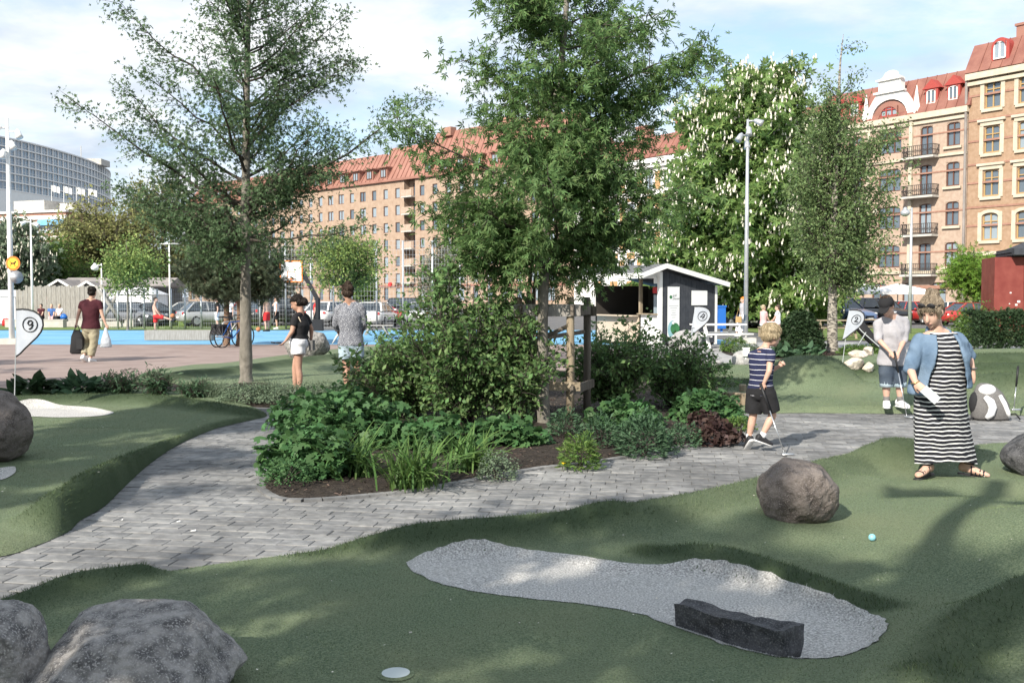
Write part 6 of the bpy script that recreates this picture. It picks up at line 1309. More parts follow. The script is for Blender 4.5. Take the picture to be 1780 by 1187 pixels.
# ------------------------------------------------------------------ bicycles
def bicycle(label, px, py, rz, col):
    p = G(px, py); t = thing('bicycle', label, 'bicycle', (p.x, p.y, gz(p.y)), rz); r = .34
    for x in (-.53, .53):
        w = bpy.data.objects.new('wheel', None); q = MB(); q.tube([(x + r * math.cos(R(a)), 0, r + r * math.sin(R(a))) for a in range(0, 361, 15)], .02, 6); w = q.build('wheel', 'tyre', t, True); q = MB()
        for i in range(12): a = R(30 * i); q.bar((x, 0, r), (x + r * math.cos(a), 0, r + r * math.sin(a)), .005)
        q.tube([(x, -.04, r), (x, .04, r)], .03, 8); q.build('spokes', 'steel', w)
    q = MB(); bb = (-.08, 0, .28); se = (-.2, 0, .78); hd_ = (.36, 0, .82); hb = (.40, 0, .70); rr = (-.53, 0, .34)
    for a, b in ((bb, se), (se, hd_), (bb, hb), (bb, rr), (se, rr), (hd_, hb), (hb, (.53, 0, .34))): q.tube([a, b], .018, 8)
    q.build('frame', col, t, True); q = MB(); q.tube([se, (-.23, 0, .92)], .013, 6); q.loft([((-.36, 0, .94), .09, .03, (0, 1, 0), (0, 0, 1)), ((-.22, 0, .95), .06, .025, (0, 1, 0), (0, 0, 1)), ((-.08, 0, .94), .02, .02, (0, 1, 0), (0, 0, 1))], 10); q.build('saddle', 'black_plastic', t)
    q = MB(); q.tube([hd_, (.34, 0, .98)], .013, 6); q.tube([(.28, -.29, 1.02), (.36, -.15, .98), (.36, .15, .98), (.28, .29, 1.02)], .014, 6); q.build('handlebar', 'black_plastic', t); q = MB(); q.box((-.42, .12, .55), (.32, .14, .34)); q.build('pannier', 'black_plastic', t)
bicycle('bicycle with thin tyres leaning by the pine trunks', 396, 602, R(68), 'frame_white'); bicycle('bicycle with black pannier behind the slender tree', 408, 603, R(62), 'blue_plastic')
# ------------------------------------------------------------------ backpack, stroller
p = G(1722, 716, .1); bp = thing('backpack', 'white and grey backpack standing on the edge of the green', 'backpack', (p.x, p.y, LR.z(p.x, p.y) - .0), R(-12)); mat('fabric_grey', (.12, .115, .115), .9, (.16, .155, .15), 60, bump=.2); mat('fabric_white', (.72, .72, .72), .8); mat('fabric_black', (.02, .02, .022), .85)
Xa, Ya = Vector((1, 0, 0)), Vector((0, 1, 0))
q = MB(); q.loft([((0, 0, .0), .20, .10, Xa, Ya), ((0, 0, .03), .235, .125, Xa, Ya), ((-.01, .0, .2), .22, .13, Xa, Ya), ((-.03, .02, .34), .17, .11, Xa, Ya), ((-.06, .03, .43), .10, .08, Xa, Ya), ((-.07, .03, .455), .05, .05, Xa, Ya)], 20, 0, .8); q.build('bag_body', 'fabric_grey', bp, True)
q = MB(); q.ell((-.055, -.04, .375), (.105, .075, .075), 14, 8); q.build('top_lid', 'fabric_white', bp, True)
q = MB(); q.tube([(-.10, -.125, .30), (-.04, -.15, .24), (-.015, -.155, .17), (-.03, -.15, .09), (-.08, -.135, .03)], [.03, .05, .05, .045, .03], 10); q.tube([(.08, -.10, .32), (.13, -.10, .22), (.18, -.09, .10), (.2, -.07, .04)], [.02, .03, .03, .02], 10); q.build('white_stripe', 'fabric_white', bp, True)
q = MB(); q.ell((-.19, .0, .2), (.07, .09, .15), 12, 8); q.tube([(-.2, -.05, .03), (-.27, -.08, .01), (-.3, -.05, .04)], .012, 6); q.tube([(.2, -.05, .08), (.27, -.08, .09), (.32, -.1, .02)], .01, 6); q.build('straps', 'fabric_black', bp, True)
p = AT(1512, 600, 27); st_ = thing('baby_stroller', 'black folded baby stroller behind the capped golfer', 'stroller', (p.x, 27, gz(27)), R(-20))
q = MB(); q.loft([((.3, 0, .12), .26, .10, (0, 1, 0), (.5, 0, .86)), ((.05, 0, .40), .28, .14, (0, 1, 0), (.5, 0, .86)), ((-.25, 0, .75), .29, .16, (0, 1, 0), (.6, 0, .8)), ((-.42, 0, .92), .25, .10, (0, 1, 0), (.6, 0, .8))], 14); q.build('seat', 'fabric_black', st_, True)
q = MB()
for s in (-1, 1): q.tube([(-.55, s * .27, 1.02), (-.2, s * .28, .62), (.35, s * .27, .12)], .015, 6); q.tube([(-.1, s * .28, .6), (-.35, s * .27, .14)], .015, 6)
q.tube([(-.55, -.27, 1.02), (-.55, .27, 1.02)], .018, 6); q.build('frame', 'pole_grey', st_)
for x in (-.35, .38):
    for s in (-1, 1): q = MB(); q.tube([(x, s * .3, .1), (x, s * .33, .1)], .1, 14); q.build('wheel', 'tyre', st_)

for k, (px, py, sz_) in enumerate(((310, 908, .014), (336, 924, .018), (212, 905, .008))):
    p = G(px, py); q = MB(); q.add([(-sz_, -sz_ * .6, .004), (sz_, -sz_ * .5, .006), (sz_ * .8, sz_ * .6, .012), (-sz_ * .9, sz_ * .7, .005)], [(0, 1, 2, 3)]); tag(q.build('paper_scrap', 'white_paint', None, loc=(p.x, p.y, .002), fixn=False), ['white paper scrap on the shaded paving', 'larger pale paper scrap on the paving beside the small one', 'tiny white speck of paper near the green edge'][k], 'litter')
# ------------------------------------------------------------------ people
mat('skin', (.50, .31, .23), .55, (.56, .36, .28), 9, spec=.35); mat('skin_tan', (.40, .23, .16), .55, (.46, .27, .20), 9, spec=.35)
mat('eye_dark', (.03, .022, .018), .3); mat('lip', (.40, .17, .15), .5)
mat('hair_blond', (.30, .24, .15), .6, (.44, .36, .24), 60, stretch=(1, 1, .15), bump=.5); mat('hair_ash', (.19, .15, .105), .6, (.30, .245, .18), 60, stretch=(1, 1, .15), bump=.5); mat('hair_dark', (.018, .014, .012), .5, (.035, .027, .022), 50, bump=.5); mat('hair_brown', (.05, .032, .022), .6, (.08, .055, .04), 50, bump=.5)
mat('cloth_black', (.016, .016, .018), .9, bump=.35, bsc=18, bdist=.03); mat('cloth_white', (.72, .72, .74), .85, bump=.35, bsc=16, bdist=.03); mat('cloth_maroon', (.055, .012, .018), .9, bump=.35, bsc=14, bdist=.03); mat('cloth_olive', (.28, .25, .17), .9, (.34, .31, .22), 8, bump=.5, bsc=14, bdist=.03)
mat('cloth_red', (.55, .03, .03), .85, bump=.3, bsc=14); mat('cloth_shirt', (.30, .295, .315), .85, (.37, .36, .38), 6, bump=.4, bsc=15, bdist=.03); mat('cloth_blue', (.06, .14, .35), .85); mat('cloth_pink', (.6, .38, .38), .85)
mat('denim', (.085, .135, .205), .9, (.15, .215, .30), 5, 6, bump=.5, bsc=13, bdist=.035); mat('denim_pale', (.26, .35, .41), .9, (.36, .44, .49), 5, 6, bump=.4, bsc=13, bdist=.03); mat('denim_dark', (.035, .05, .075), .9, (.07, .09, .12), 5, 6, bump=.4, bsc=13, bdist=.03)
mat('cloth_speckle', (.07, .075, .095), .9, (.44, .45, .48), 120, 2, ramp=(.48, .62), bump=.3, bsc=12, bdist=.03); mat('shoe_white', (.72, .72, .72), .6); mat('shoe_black', (.025, .025, .028), .6); mat('gold', (.7, .5, .2), .3, metal=1)
def stripes(name, dark, light, period, frac, wobble=.006):
    m = mat(name, dark, .9, bump=.3, bsc=14, bdist=.03); nt = m.node_tree; N = nt.nodes.new; L = nt.links.new; b = nt.nodes['Principled BSDF']
    tc = N('ShaderNodeTexCoord'); sp = N('ShaderNodeSeparateXYZ'); L(tc.outputs['Object'], sp.inputs[0]); ns = N('ShaderNodeTexNoise'); ns.inputs['Scale'].default_value = 7; L(tc.outputs['Object'], ns.inputs[0])
    a = N('ShaderNodeMath'); a.operation = 'MULTIPLY_ADD'; L(ns.outputs[0], a.inputs[0]); a.inputs[1].default_value = wobble * 4; L(sp.outputs[2], a.inputs[2])
    d = N('ShaderNodeMath'); d.operation = 'DIVIDE'; L(a.outputs[0], d.inputs[0]); d.inputs[1].default_value = period; f = N('ShaderNodeMath'); f.operation = 'FRACT'; L(d.outputs[0], f.inputs[0])
    g = N('ShaderNodeMath'); g.operation = 'LESS_THAN'; L(f.outputs[0], g.inputs[0]); g.inputs[1].default_value = frac
    mx = N('ShaderNodeMixRGB'); L(g.outputs[0], mx.inputs[0]); mx.inputs[1].default_value = (*dark, 1); mx.inputs[2].default_value = (*light, 1); L(mx.outputs[0], b.inputs['Base Color'])
stripes('dress_stripes', (.012, .013, .018), (.60, .60, .60), .0345, .29, .011); stripes('tee_stripes', (.018, .022, .06), (.6, .6, .64), .052, .11, .004)
def fuse(name, mb, voxel, mname, parent, it=4, paint=(), dent=0, cut=None):
    me = mb.mesh(name, mname if isinstance(mname, list) else [mname], fixn=True); o = bpy.data.objects.new(name, me); COL.objects.link(o)
    m = o.modifiers.new('r', 'REMESH'); m.mode = 'VOXEL'; m.voxel_size = voxel; s = o.modifiers.new('s', 'SMOOTH'); s.iterations = it; s.factor = .5
    dg = bpy.context.evaluated_depsgraph_get(); nm = bpy.data.meshes.new_from_object(o.evaluated_get(dg)); bpy.data.objects.remove(o); bpy.data.meshes.remove(me); nm.name = name
    n = len(nm.vertices); co = np.zeros(n * 3, np.float32); nm.vertices.foreach_get('co', co); co = co.reshape(-1, 3)
    if dent:
        nr = np.zeros(n * 3, np.float32); nm.vertices.foreach_get('normal', nr); nr = nr.reshape(-1, 3)
        w = np.sin(co[:, 2] * 34 + co[:, 0] * 22 + np.sin(co[:, 0] * 17) * 2) * np.sin(co[:, 0] * 15 - co[:, 2] * 13 + co[:, 1] * 21) ; co = co + nr * (w * dent)[:, None]; nm.vertices.foreach_set('co', co.ravel())
    nm.polygons.foreach_set('use_smooth', [True] * len(nm.polygons))
    if paint:
        k = len(nm.polygons); c = np.zeros(k * 3, np.float32); nm.polygons.foreach_get('center', c); c = c.reshape(-1, 3); mi = np.zeros(k, np.int32); base_n = len(nm.materials)
        for j, (ctr, rad, mm) in enumerate(paint): nm.materials.append(MT(mm)); q = (((c - np.array(ctr)) / np.array(rad)) ** 2).sum(1) < 1; mi[q] = base_n + j
        nm.polygons.foreach_set('material_index', mi)
    nm.update(); return link(name, nm, parent)
def V3(x): return Vector(x)
class Body:
    def __init__(s, label, D, px, py, H, face, z=None, J=None, female=False, vox=.012, skin='skin', head_dir=None, cat='person', group=None, bulk=1.0, child=False, hs=1.0):
        s.D = D; s.H = H; k = s.k = H / 1.75; b = AT(px, py, D); s.base = V3((b.x, D, b.z if z is None else z)); s.t = thing('person', label, cat, s.base, 0, group); s.vox = vox; s.skin = skin; s.bulk = bulk
        f = s.f = V3((math.cos(R(face)), math.sin(R(face)), 0)); r = s.r = V3((f.y, -f.x, 0)); sw = (.155 if female else .175) * k * (.95 if child else 1); hw = .085 * k
        P = lambda x, y, z: r * x * 1 + f * y + V3((0, 0, z * H))
        j = {'hd': P(0, .02 * k, .918), 'nk': P(0, -.01 * k, .835), 'sR': P(sw, 0, .805), 'sL': P(-sw, 0, .805), 'eR': P(sw + .05 * k, -.02 * k, .625), 'eL': P(-sw - .05 * k, -.02 * k, .625), 'wR': P(sw + .07 * k, .04 * k, .48), 'wL': P(-sw - .07 * k, .04 * k, .48),
             'hR': P(hw, 0, .515), 'hL': P(-hw, 0, .515), 'kR': P(hw + .01 * k, .015 * k, .285), 'kL': P(-hw - .01 * k, .015 * k, .285), 'aR': P(hw + .015 * k, -.02 * k, .05), 'aL': P(-hw - .015 * k, -.02 * k, .05)}
        for n_, v in (J or {}).items():
            if n_ in ('toeR', 'toeL', 'hdR', 'hdL'): continue
            j[n_] = (AT(v[0], v[1], D + (v[2] if len(v) > 2 else 0)) - s.base)
        s.j = j; s.hand = {}; s.toe = {}
        for q in 'RL':
            v = (J or {}).get('hd' + q); s.hand[q] = (AT(v[0], v[1], D + (v[2] if len(v) > 2 else 0)) - s.base - j['w' + q]).normalized() if v else (j['w' + q] - j['e' + q]).normalized()
            v = (J or {}).get('toe' + q); s.toe[q] = V3(v).normalized() if v else f.copy()
        hf = V3(head_dir) if head_dir else f + V3((0, 0, -.05)); s.hf = hf.normalized(); s.hx = s.hf.cross(V3((0, 0, 1))).normalized(); s.hz = s.hx.cross(s.hf); s.hM = Matrix((s.hx, s.hf, s.hz)).transposed(); s.female = female; s.hs = hs * 1.1 * k * (1.2 if child else 1)
    def torso(s, mb, gr=0.0, z0=None, top=True):
        j = s.j; k = s.k * s.bulk; pm = (j['hR'] + j['hL']) / 2; sm = (j['sR'] + j['sL']) / 2; up = (sm - pm); xa = (j['sR'] - j['sL']); xa = (xa - up.normalized() * xa.dot(up.normalized())).normalized(); xh = (j['hR'] - j['hL']); xh = (xh - up.normalized() * xh.dot(up.normalized())).normalized(); sw = (j['sR'] - j['sL']).length / 2
        rows = [(-.10, .14, .10), (-.02, .165, .115), (.10, .168, .118), (.34, .140, .102), (.58, .152, .112), (.78, .165, .115), (.92, sw / k * .93, .095), (1.02, sw / k * .7, .072), (1.08, .065, .055)]
        if s.female: rows = [(-.10, .15, .115), (-.02, .18, .13), (.10, .178, .13), (.36, .138, .105), (.58, .146, .12), (.74, .152, .125), (.90, sw / k * .93, .09), (1.0, sw / k * .7, .07), (1.07, .06, .052)]
        sec = []
        for t, w, d in rows:
            if z0 is not None and t < z0: continue
            x = xh.lerp(xa, min(1, max(0, t))).normalized(); y = up.normalized().cross(x); sec.append((pm + up * t, w * k + gr, d * k + gr, x, y))
        if not top: sec = sec[:-1]
        mb.loft(sec, 20); return pm, up
    def limb(s, mb, a, b, ra, rb): mb.cap(a, b, ra * s.k, rb * s.k, 12)
    def hand_geo(s, mb, q, curl):
        k = s.k; w = s.j['w' + q]; d = s.hand[q]; side = d.cross(s.f); 
        if side.length < .1: side = d.cross(V3((0, 0, 1)))
        side.normalize(); nrm = side.cross(d).normalized(); inward = nrm if nrm.dot(-s.r if q == 'R' else s.r) >= 0 else -nrm
        pw = side; pc = w + d * .045 * k; mb.loft([(w - d * .01, .024 * k, .019 * k, pw, inward), (pc, .036 * k, .016 * k, pw, inward), (w + d * .085 * k, .039 * k, .014 * k, pw, inward), (w + d * .098 * k, .034 * k, .011 * k, pw, inward)], 12)
        for i, l in enumerate((.068, .078, .072, .055)):
            b = w + d * .085 * k + pw * (.029 - .0195 * i) * k; d1 = (d * math.cos(curl) + inward * math.sin(curl)).normalized(); d2 = (d * math.cos(curl * 2.1) + inward * math.sin(curl * 2.1)).normalized(); m_ = b + d1 * l * .5 * k; mb.cap(b, m_, .0092 * k, .0085 * k, 8); mb.cap(m_, m_ + d2 * l * .5 * k, .0085 * k, .0075 * k, 8)
        b = w + d * .025 * k + pw * .03 * k; d1 = (d * .75 + pw * .55 + inward * (.3 + curl * .4)).normalized(); m_ = b + d1 * .04 * k; mb.cap(b, m_, .012 * k, .0105 * k, 8); mb.cap(m_, m_ + (d + inward * (.3 + curl)).normalized() * .032 * k, .01 * k, .008 * k, 8)
    def head_geo(s, mb):
        k = s.hs; h = s.j['hd']; M = s.hM; T = lambda x, y, z: h + M @ V3((x * k, y * k, z * k))
        mb.ell(T(0, -.012, .03), (.074 * k, .093 * k, .085 * k), 16, 12, M.to_4x4()); mb.ell(T(0, .02, -.035), (.060 * k, .070 * k, .078 * k), 14, 10, M.to_4x4()); mb.ell(T(0, .055, -.092), (.026 * k, .026 * k, .022 * k), 10, 8, M.to_4x4())
        mb.cap(T(0, .086, .012), T(0, .106, -.028), .011 * k, .0155 * k, 8); mb.ell(T(0, .082, -.062), (.026 * k, .016 * k, .014 * k), 10, 8, M.to_4x4()); mb.ell(T(0, .078, .03), (.05 * k, .014 * k, .011 * k), 10, 6, M.to_4x4())
        for q in (-1, 1): mb.ell(T(q * .076, -.01, -.012), (.011 * k, .022 * k, .033 * k), 8, 8, M.to_4x4())
        mb.cap(s.j['nk'] - V3((0, 0, .03 * s.k)), T(0, -.03, -.06), .058 * s.k, .054 * s.k, 12)
        s.T = T; return [(T(.031, .078, .008), (.012 * k, .012 * k, .007 * k), 'eye_dark'), (T(-.031, .078, .008), (.012 * k, .012 * k, .007 * k), 'eye_dark'), (T(0, .096, -.062), (.025 * k, .025 * k, .008 * k), 'lip')]
    def body(s, curl=(.4, .4), legs=True):
        mb = MB(); k = s.k; j = s.j; paint = s.head_geo(mb); s.torso(mb)
        for i, q in enumerate('RL'):
            s.limb(mb, j['nk'] + V3((0, 0, .01 * k)), j['s' + q], .045, .048); s.limb(mb, j['s' + q], j['e' + q], .052 * s.bulk, .040); s.limb(mb, j['e' + q], j['w' + q], .041, .026); s.hand_geo(mb, q, curl[i])
            if legs:
                s.limb(mb, j['h' + q], j['k' + q], .085 * s.bulk, .056); cf = j['k' + q].lerp(j['a' + q], .35) - s.f * .012 * k; s.limb(mb, j['k' + q], cf, .055, .056); s.limb(mb, cf, j['a' + q], .055, .034); s.foot(mb, q, 0)
        return fuse('body', mb, s.vox, s.skin, s.t, 5, paint)
    def foot(s, mb, q, g, L=.17):
        k = s.k; a = s.j['a' + q]; d = s.toe[q]; xs = d.cross(V3((0, 0, 1))); xs.normalize(); zz = xs.cross(d); h = .072 * k
        rows = [(-.075, .028, .028, -.025), (-.055, .036, .045, -.022), (.0, .038, .05, -.02), (.07, .042, .034, -.042), (.13, .044, .026, -.051), (L, .034, .020, -.057), (L + .018, .018, .014, -.06)]
        mb.loft([(a + d * y * k + zz * z * k, (w + g) * k, (hh + g) * k, xs, zz) for y, w, hh, z in rows], 14)
    def shirt(s, name, mname, sleeve=.5, gr=.016, hem=-.02, lower=.0, dent=.003, slr=1.0):
        mb = MB(); j = s.j; pm, up = s.torso(mb, gr, hem, True)
        if lower:
            x = (j['hR'] - j['hL']).normalized(); y = up.normalized().cross(x); w = .172 * s.k * s.bulk + gr; mb.loft([(pm + up * (-lower), w + .006, .125 * s.k * s.bulk + gr, x, y), (pm + up * .05, w, .12 * s.k * s.bulk + gr, x, y)], 20)
        for q in 'RL':
            a, e, w = j['s' + q], j['e' + q], j['w' + q]; nb_ = j['nk'].lerp(a, .22) - V3((0, 0, .012 * s.k)); mb.cap(nb_, a, .056 * s.k, .065 * s.k * slr, 12)
            if sleeve <= 1: b = a.lerp(e, sleeve); pts = [a - (e - a) * .12, a, a.lerp(b, .5), b]; mb.tube(pts, [.05 * s.k, .068 * s.k * slr, .066 * s.k * slr, .064 * s.k * slr], 14)
            else: b = e.lerp(w, sleeve - 1); mb.tube([a - (e - a) * .12, a, a.lerp(e, .5), e], [.05 * s.k, .068 * s.k * slr, .064 * s.k * slr, .056 * s.k * slr], 14); mb.cap(a.lerp(e, .9), e, .056 * s.k * slr, .055 * s.k * slr, 12); mb.tube([e - (b - e) * .1, e.lerp(b, .5), b], [.054 * s.k * slr, .05 * s.k * slr, .048 * s.k * slr], 14)
        return fuse(name, mb, s.vox, mname, s.t, 3, dent=dent)
    def shorts(s, name, mname, leg=.7, gr=.018, dent=.003, flare=1.1, waist=.16):
        mb = MB(); j = s.j; pm = (j['hR'] + j['hL']) / 2; sm = (j['sR'] + j['sL']) / 2; up = sm - pm; x = (j['hR'] - j['hL']).normalized(); y = up.normalized().cross(x); k = s.k * s.bulk; b = 1.05 if s.female else 1
        mb.loft([(pm + up * t, (w * b) * k + gr, (d * b) * k + gr, x, y) for t, w, d in ((-.18, .10, .085), (-.10, .158, .112), (0, .172, .122), (waist, .160, .112))], 20)
        for q in 'RL':
            a, kn, an = j['h' + q], j['k' + q], j['a' + q]
            if leg <= 1: e = a.lerp(kn, leg); mb.tube([a + V3((0, 0, .03)), a, a.lerp(e, .5), e], [.08 * k + gr, .094 * k + gr, .092 * k + gr, (.088 * k + gr) * flare * (1 - .15 * leg)], 16)
            else: e = kn.lerp(an, leg - 1); mb.tube([a + V3((0, 0, .03)), a, a.lerp(kn, .5), kn, kn.lerp(e, .5), e], [.08 * k + gr, .092 * k + gr, .085 * k + gr, .066 * k + gr, .066 * k + gr, .054 * k + gr], 16)
        return fuse(name, mb, s.vox, mname, s.t, 3, dent=dent)
    def shoes(s, mname, sole='shoe_white', sock=None):
        for q in 'RL':
            mb = MB(); s.foot(mb, q, .011); sh = fuse('shoe', mb, min(s.vox, .012), mname, s.t, 2); a = s.j['a' + q]; d = s.toe[q]; xs = d.cross(V3((0, 0, 1))).normalized(); zz = xs.cross(d); k = s.k
            mb = MB(); mb.loft([(a + d * y * k + zz * (z) * k, w * k, hh * k, xs, zz) for y, w, hh, z in ((-.088, .03, .012, -.074), (-.06, .046, .014, -.076), (.07, .052, .013, -.077), (.14, .052, .012, -.079), (.19, .036, .011, -.076))], 14); mb.build('sole', sole, sh, True)
            if sock: mb = MB(); mb.tube([a - V3((0, 0, .02 * k)), a + (s.j['k' + q] - a).normalized() * .07 * k], [.046 * k, .043 * k], 12); mb.build('sock', sock, sh, True)
    def hair(s, mname, style='short'):
        k = s.hs; T = s.T; M = s.hM.to_4x4(); mb = MB(); mb.ell(T(0, -.03, .05), (.084 * k, .094 * k, .083 * k), 16, 12, M); mb.ell(T(0, -.05, -.005), (.080 * k, .068 * k, .075 * k), 14, 10, M)
        if style == 'mop':
            mb.ell(T(0, -.01, .055), (.094 * k, .112 * k, .078 * k), 16, 12, M); mb.ell(T(.0, .055, .058), (.068 * k, .042 * k, .036 * k), 12, 8, M)
            for q in (-1, 1): mb.ell(T(q * .072, .005, .01), (.02 * k, .05 * k, .045 * k), 10, 8, M)
        if style == 'bun': mb.ell(T(0, -.07, .118), (.05 * k, .046 * k, .036 * k), 14, 10, M); mb.ell(T(.02, -.09, .13), (.028 * k, .028 * k, .026 * k), 10, 8, M); mb.ell(T(0, .062, .06), (.062 * k, .032 * k, .034 * k), 12, 8, M); mb.ell(T(.07, .03, .01), (.016 * k, .03 * k, .05 * k), 8, 8, M); mb.ell(T(-.07, .03, .01), (.016 * k, .03 * k, .05 * k), 8, 8, M)
        if style == 'low_bun': mb.ell(T(0, -.125, -.03), (.06 * k, .05 * k, .062 * k), 14, 10, M); mb.ell(T(.0, .045, .065), (.062 * k, .045 * k, .03 * k), 12, 8, M)
        if style == 'knot': mb.ell(T(0, -.05, .125), (.04 * k, .05 * k, .035 * k), 10, 8, M); mb.ell(T(.03, -.1, .06), (.03 * k, .04 * k, .04 * k), 10, 8, M)
        o = fuse('hair', mb, max(.008, s.vox * .8), mname, s.t, 2, dent=.0035)
        if s.vox < .016:
            me = o.data; n = len(me.vertices); co = np.zeros(n * 3, np.float32); nr = co.copy(); me.vertices.foreach_get('co', co); me.vertices.foreach_get('normal', nr); co = co.reshape(-1, 3); nr = nr.reshape(-1, 3); r = np.random.default_rng(5); i = r.integers(0, n, 1500)
            c = co.mean(0); d = np.array([0, 0, -1.0]) + np.array(tuple(s.hf)) * .3 + r.normal(size=(1500, 3)) * .13; d = unit(d - nr[i] * (d * nr[i]).sum(1)[:, None] * .97); V, Fs = leaf_cloud(co[i] + nr[i] * .0015 - d * .015, d, .045 * s.hs, 'needle1', 0, 4); link('hair_strands', np_mesh('hair_strands', V, Fs, mname), s.t)
        return o
def putter(label, a, b, toe, grip=.25):
    a = V3(a); b = V3(b); d = (b - a).normalized(); t = thing('putter', label, 'golf club', a); z = V3((0, 0, 0)); q = MB(); q.tube([z - d * .06, d * grip], [.015, .012], 8); q.build('grip', 'black_plastic', t, True); q = MB(); q.tube([d * grip, b - a], [.0065, .0055], 8); q.build('shaft', 'steel', t, True); toe = V3(toe).normalized(); xs = toe.cross(V3((0, 0, 1))); q = MB(); q.loft([(b - a + toe * u, w, .012, xs, V3((0, 0, 1))) for u, w in ((-.03, .01), (-.02, .018), (.05, .02), (.09, .012))], 12); q.build('club_head', 'steel', t, True); return t
# --- woman in the striped dress
D = G(1640, 822, .1).y; zg = .10
w = Body('woman in striped maxi dress and open denim shirt holding a paper score card', D, 1645, 822, 1.62, -110, zg, female=True, vox=.0085, bulk=.84, head_dir=(-.62, -.66, -.46), hs=1.04,
    J={'hd': (1619, 542, -.03), 'nk': (1631, 577, .02), 'sL': (1664, 590, .03), 'sR': (1599, 592, -.02), 'eR': (1582, 640, -.10), 'wR': (1591, 664, -.22), 'hdR': (1603, 675, -.27), 'eL': (1683, 618, .05), 'wL': (1690, 640, -.02), 'hdL': (1689, 655, -.03), 'hR': (1622, 680), 'hL': (1656, 680), 'kR': (1624, 755, -.0), 'kL': (1662, 755, .0), 'aR': (1612, 809, -.02), 'aL': (1683, 808, .02), 'toeR': (-.75, -.62, -.08), 'toeL': (.85, -.5, -.12)})
w.body((.7, .35))
zr = lambda y: AT(1640, y, D).z - zg; xr_ = lambda x: AT(x, 700, D).x - w.base.x
rows = [(578, 1634, 27, .60), (590, 1635, 36, .80), (610, 1636, 40, .90), (635, 1636, 39, .86), (655, 1636, 40, .86), (665, 1636, 42, .82), (690, 1635, 44, .74), (720, 1636, 46, .64), (750, 1639, 48, .60), (780, 1643, 51, .58), (806, 1646, 53, .56)]
n = 96; Vv = []; Ff = []
for i, (y, cx_, hw_, asp) in enumerate(rows):
    f = max(0, (i - 4) / 6)
    for j_ in range(n):
        a = 2 * math.pi * j_ / n; fold = 1 + f * (.035 * math.sin(a * 7 + 1.0 + i * .25) + .025 * math.sin(a * 11 + i * .3)); z = zr(y)
        if i >= 7: z += (i - 6) / 4 * .045 * max(0, -math.sin(a)) ** 2 * (.6 + .4 * math.cos(2 * a + math.pi))
        Vv.append((xr_(cx_) + math.cos(a) * hw_ / F * D * fold, math.sin(a) * hw_ / F * D * asp * fold + .01, z + .007 * math.sin(a * 3 + i) * f))
for i in range(len(rows) - 1):
    for j_ in range(n): Ff.append((i * n + j_, i * n + (j_ + 1) % n, (i + 1) * n + (j_ + 1) % n, (i + 1) * n + j_))
me = bpy.data.meshes.new('dress'); me.from_pydata(Vv, [], Ff); me.polygons.foreach_set('use_smooth', [True] * len(Ff)); me.materials.append(MT('dress_stripes')); o = link('dress', me, w.t); sm_ = o.modifiers.new('s', 'SUBSURF'); sm_.levels = 1; sm_.render_levels = 1
mb = MB(); mb.tube([(xr_(1636) + math.cos(R(a)) * 41.5 / F * D, math.sin(R(a)) * 41.5 / F * D * .71 + .01, zr(661)) for a in range(0, 361, 15)], .012, 6); mb.build('waistband', 'cloth_black', w.t, True)
mb = MB()      # open denim shirt: an open shell round the torso
J_ = [(580, 1633, 36, .66, 26), (593, 1633, 45, .84, 24), (615, 1634, 49, .94, 28), (640, 1634, 49, .92, 36), (660, 1634, 51, .92, 42), (674, 1633, 53, .90, 46)]; m_ = 40; vs = []; fs = []
for y, cx_, hw_, asp, op_ in J_:
    for off in (0, 5):
        for j_ in range(m_ + 1):
            a = R(-90 + op_) + (2 * math.pi - R(2 * op_)) * j_ / m_; rr_ = (hw_ - off) / F * D; fo = 1 + .03 * math.sin(a * 6 + y * .06); vs.append((xr_(cx_) + math.cos(a) * rr_ * fo, math.sin(a) * rr_ * asp * fo + .01, zr(y) - .05 * (math.cos(a) < -.5) * (y > 665)))
L_ = (m_ + 1); st2 = 2 * L_
for i in range(len(J_) - 1):
    for j_ in range(m_): a = i * st2 + j_; fs.append((a, a + 1, a + st2 + 1, a + st2)); b = a + L_; fs.append((b + 1, b, b + st2, b + st2 + 1))
    for j_ in (0, m_): a = i * st2 + j_; fs.append((a, a + L_, a + L_ + st2, a + st2) if j_ else (a + L_, a, a + st2, a + st2 + L_))
for j_ in range(m_): fs.append((j_ + 1, j_, j_ + L_, j_ + L_ + 1)); a = (len(J_) - 1) * st2 + j_; fs.append((a, a + 1, a + L_ + 1, a + L_))
mb.add(vs, fs); k = w.k
for q in 'RL':
    a, e, h_ = w.j['s' + q], w.j['e' + q], w.j['w' + q]; c_ = e.lerp(h_, .12); mb.cap(a, a.lerp(e, .5), .064, .064, 14); mb.cap(a.lerp(e, .5), e, .064, .056, 14); mb.tube([e - (c_ - e) * .5, e, c_], [.056, .06, .058], 14); mb.cap(w.j['nk'] + V3((.05 if q == 'L' else -.05, .04, -.03)), a, .035, .058, 12)
fuse('denim_shirt', mb, .0095, 'denim', w.t, 3, dent=.007)
mb = MB(); nk = w.j['nk']; mb.tube([nk + V3((-.085, -.075, -.06)), nk + V3((-.085, .0, .0)), nk + V3((-.05, .07, .03)), nk + V3((.05, .07, .03)), nk + V3((.085, 0, .0)), nk + V3((.085, -.07, -.06))], [.018, .024, .026, .026, .024, .018], 8); mb.build('collar', 'denim', w.t, True)
w.hair('hair_ash', 'bun')
mb = MB(); T = w.T
for q in (-1, 1): mb.ell(T(q * .036, .075, .088), (.032, .012, .024), 12, 8, w.hM.to_4x4()); mb.tube([T(q * .065, .07, .088), T(q * .08, .0, .06)], .004, 6)
mb.tube([T(-.036, .085, .09), T(.036, .085, .09)], .004, 6); mb.build('sunglasses', 'black_plastic', w.t, True)
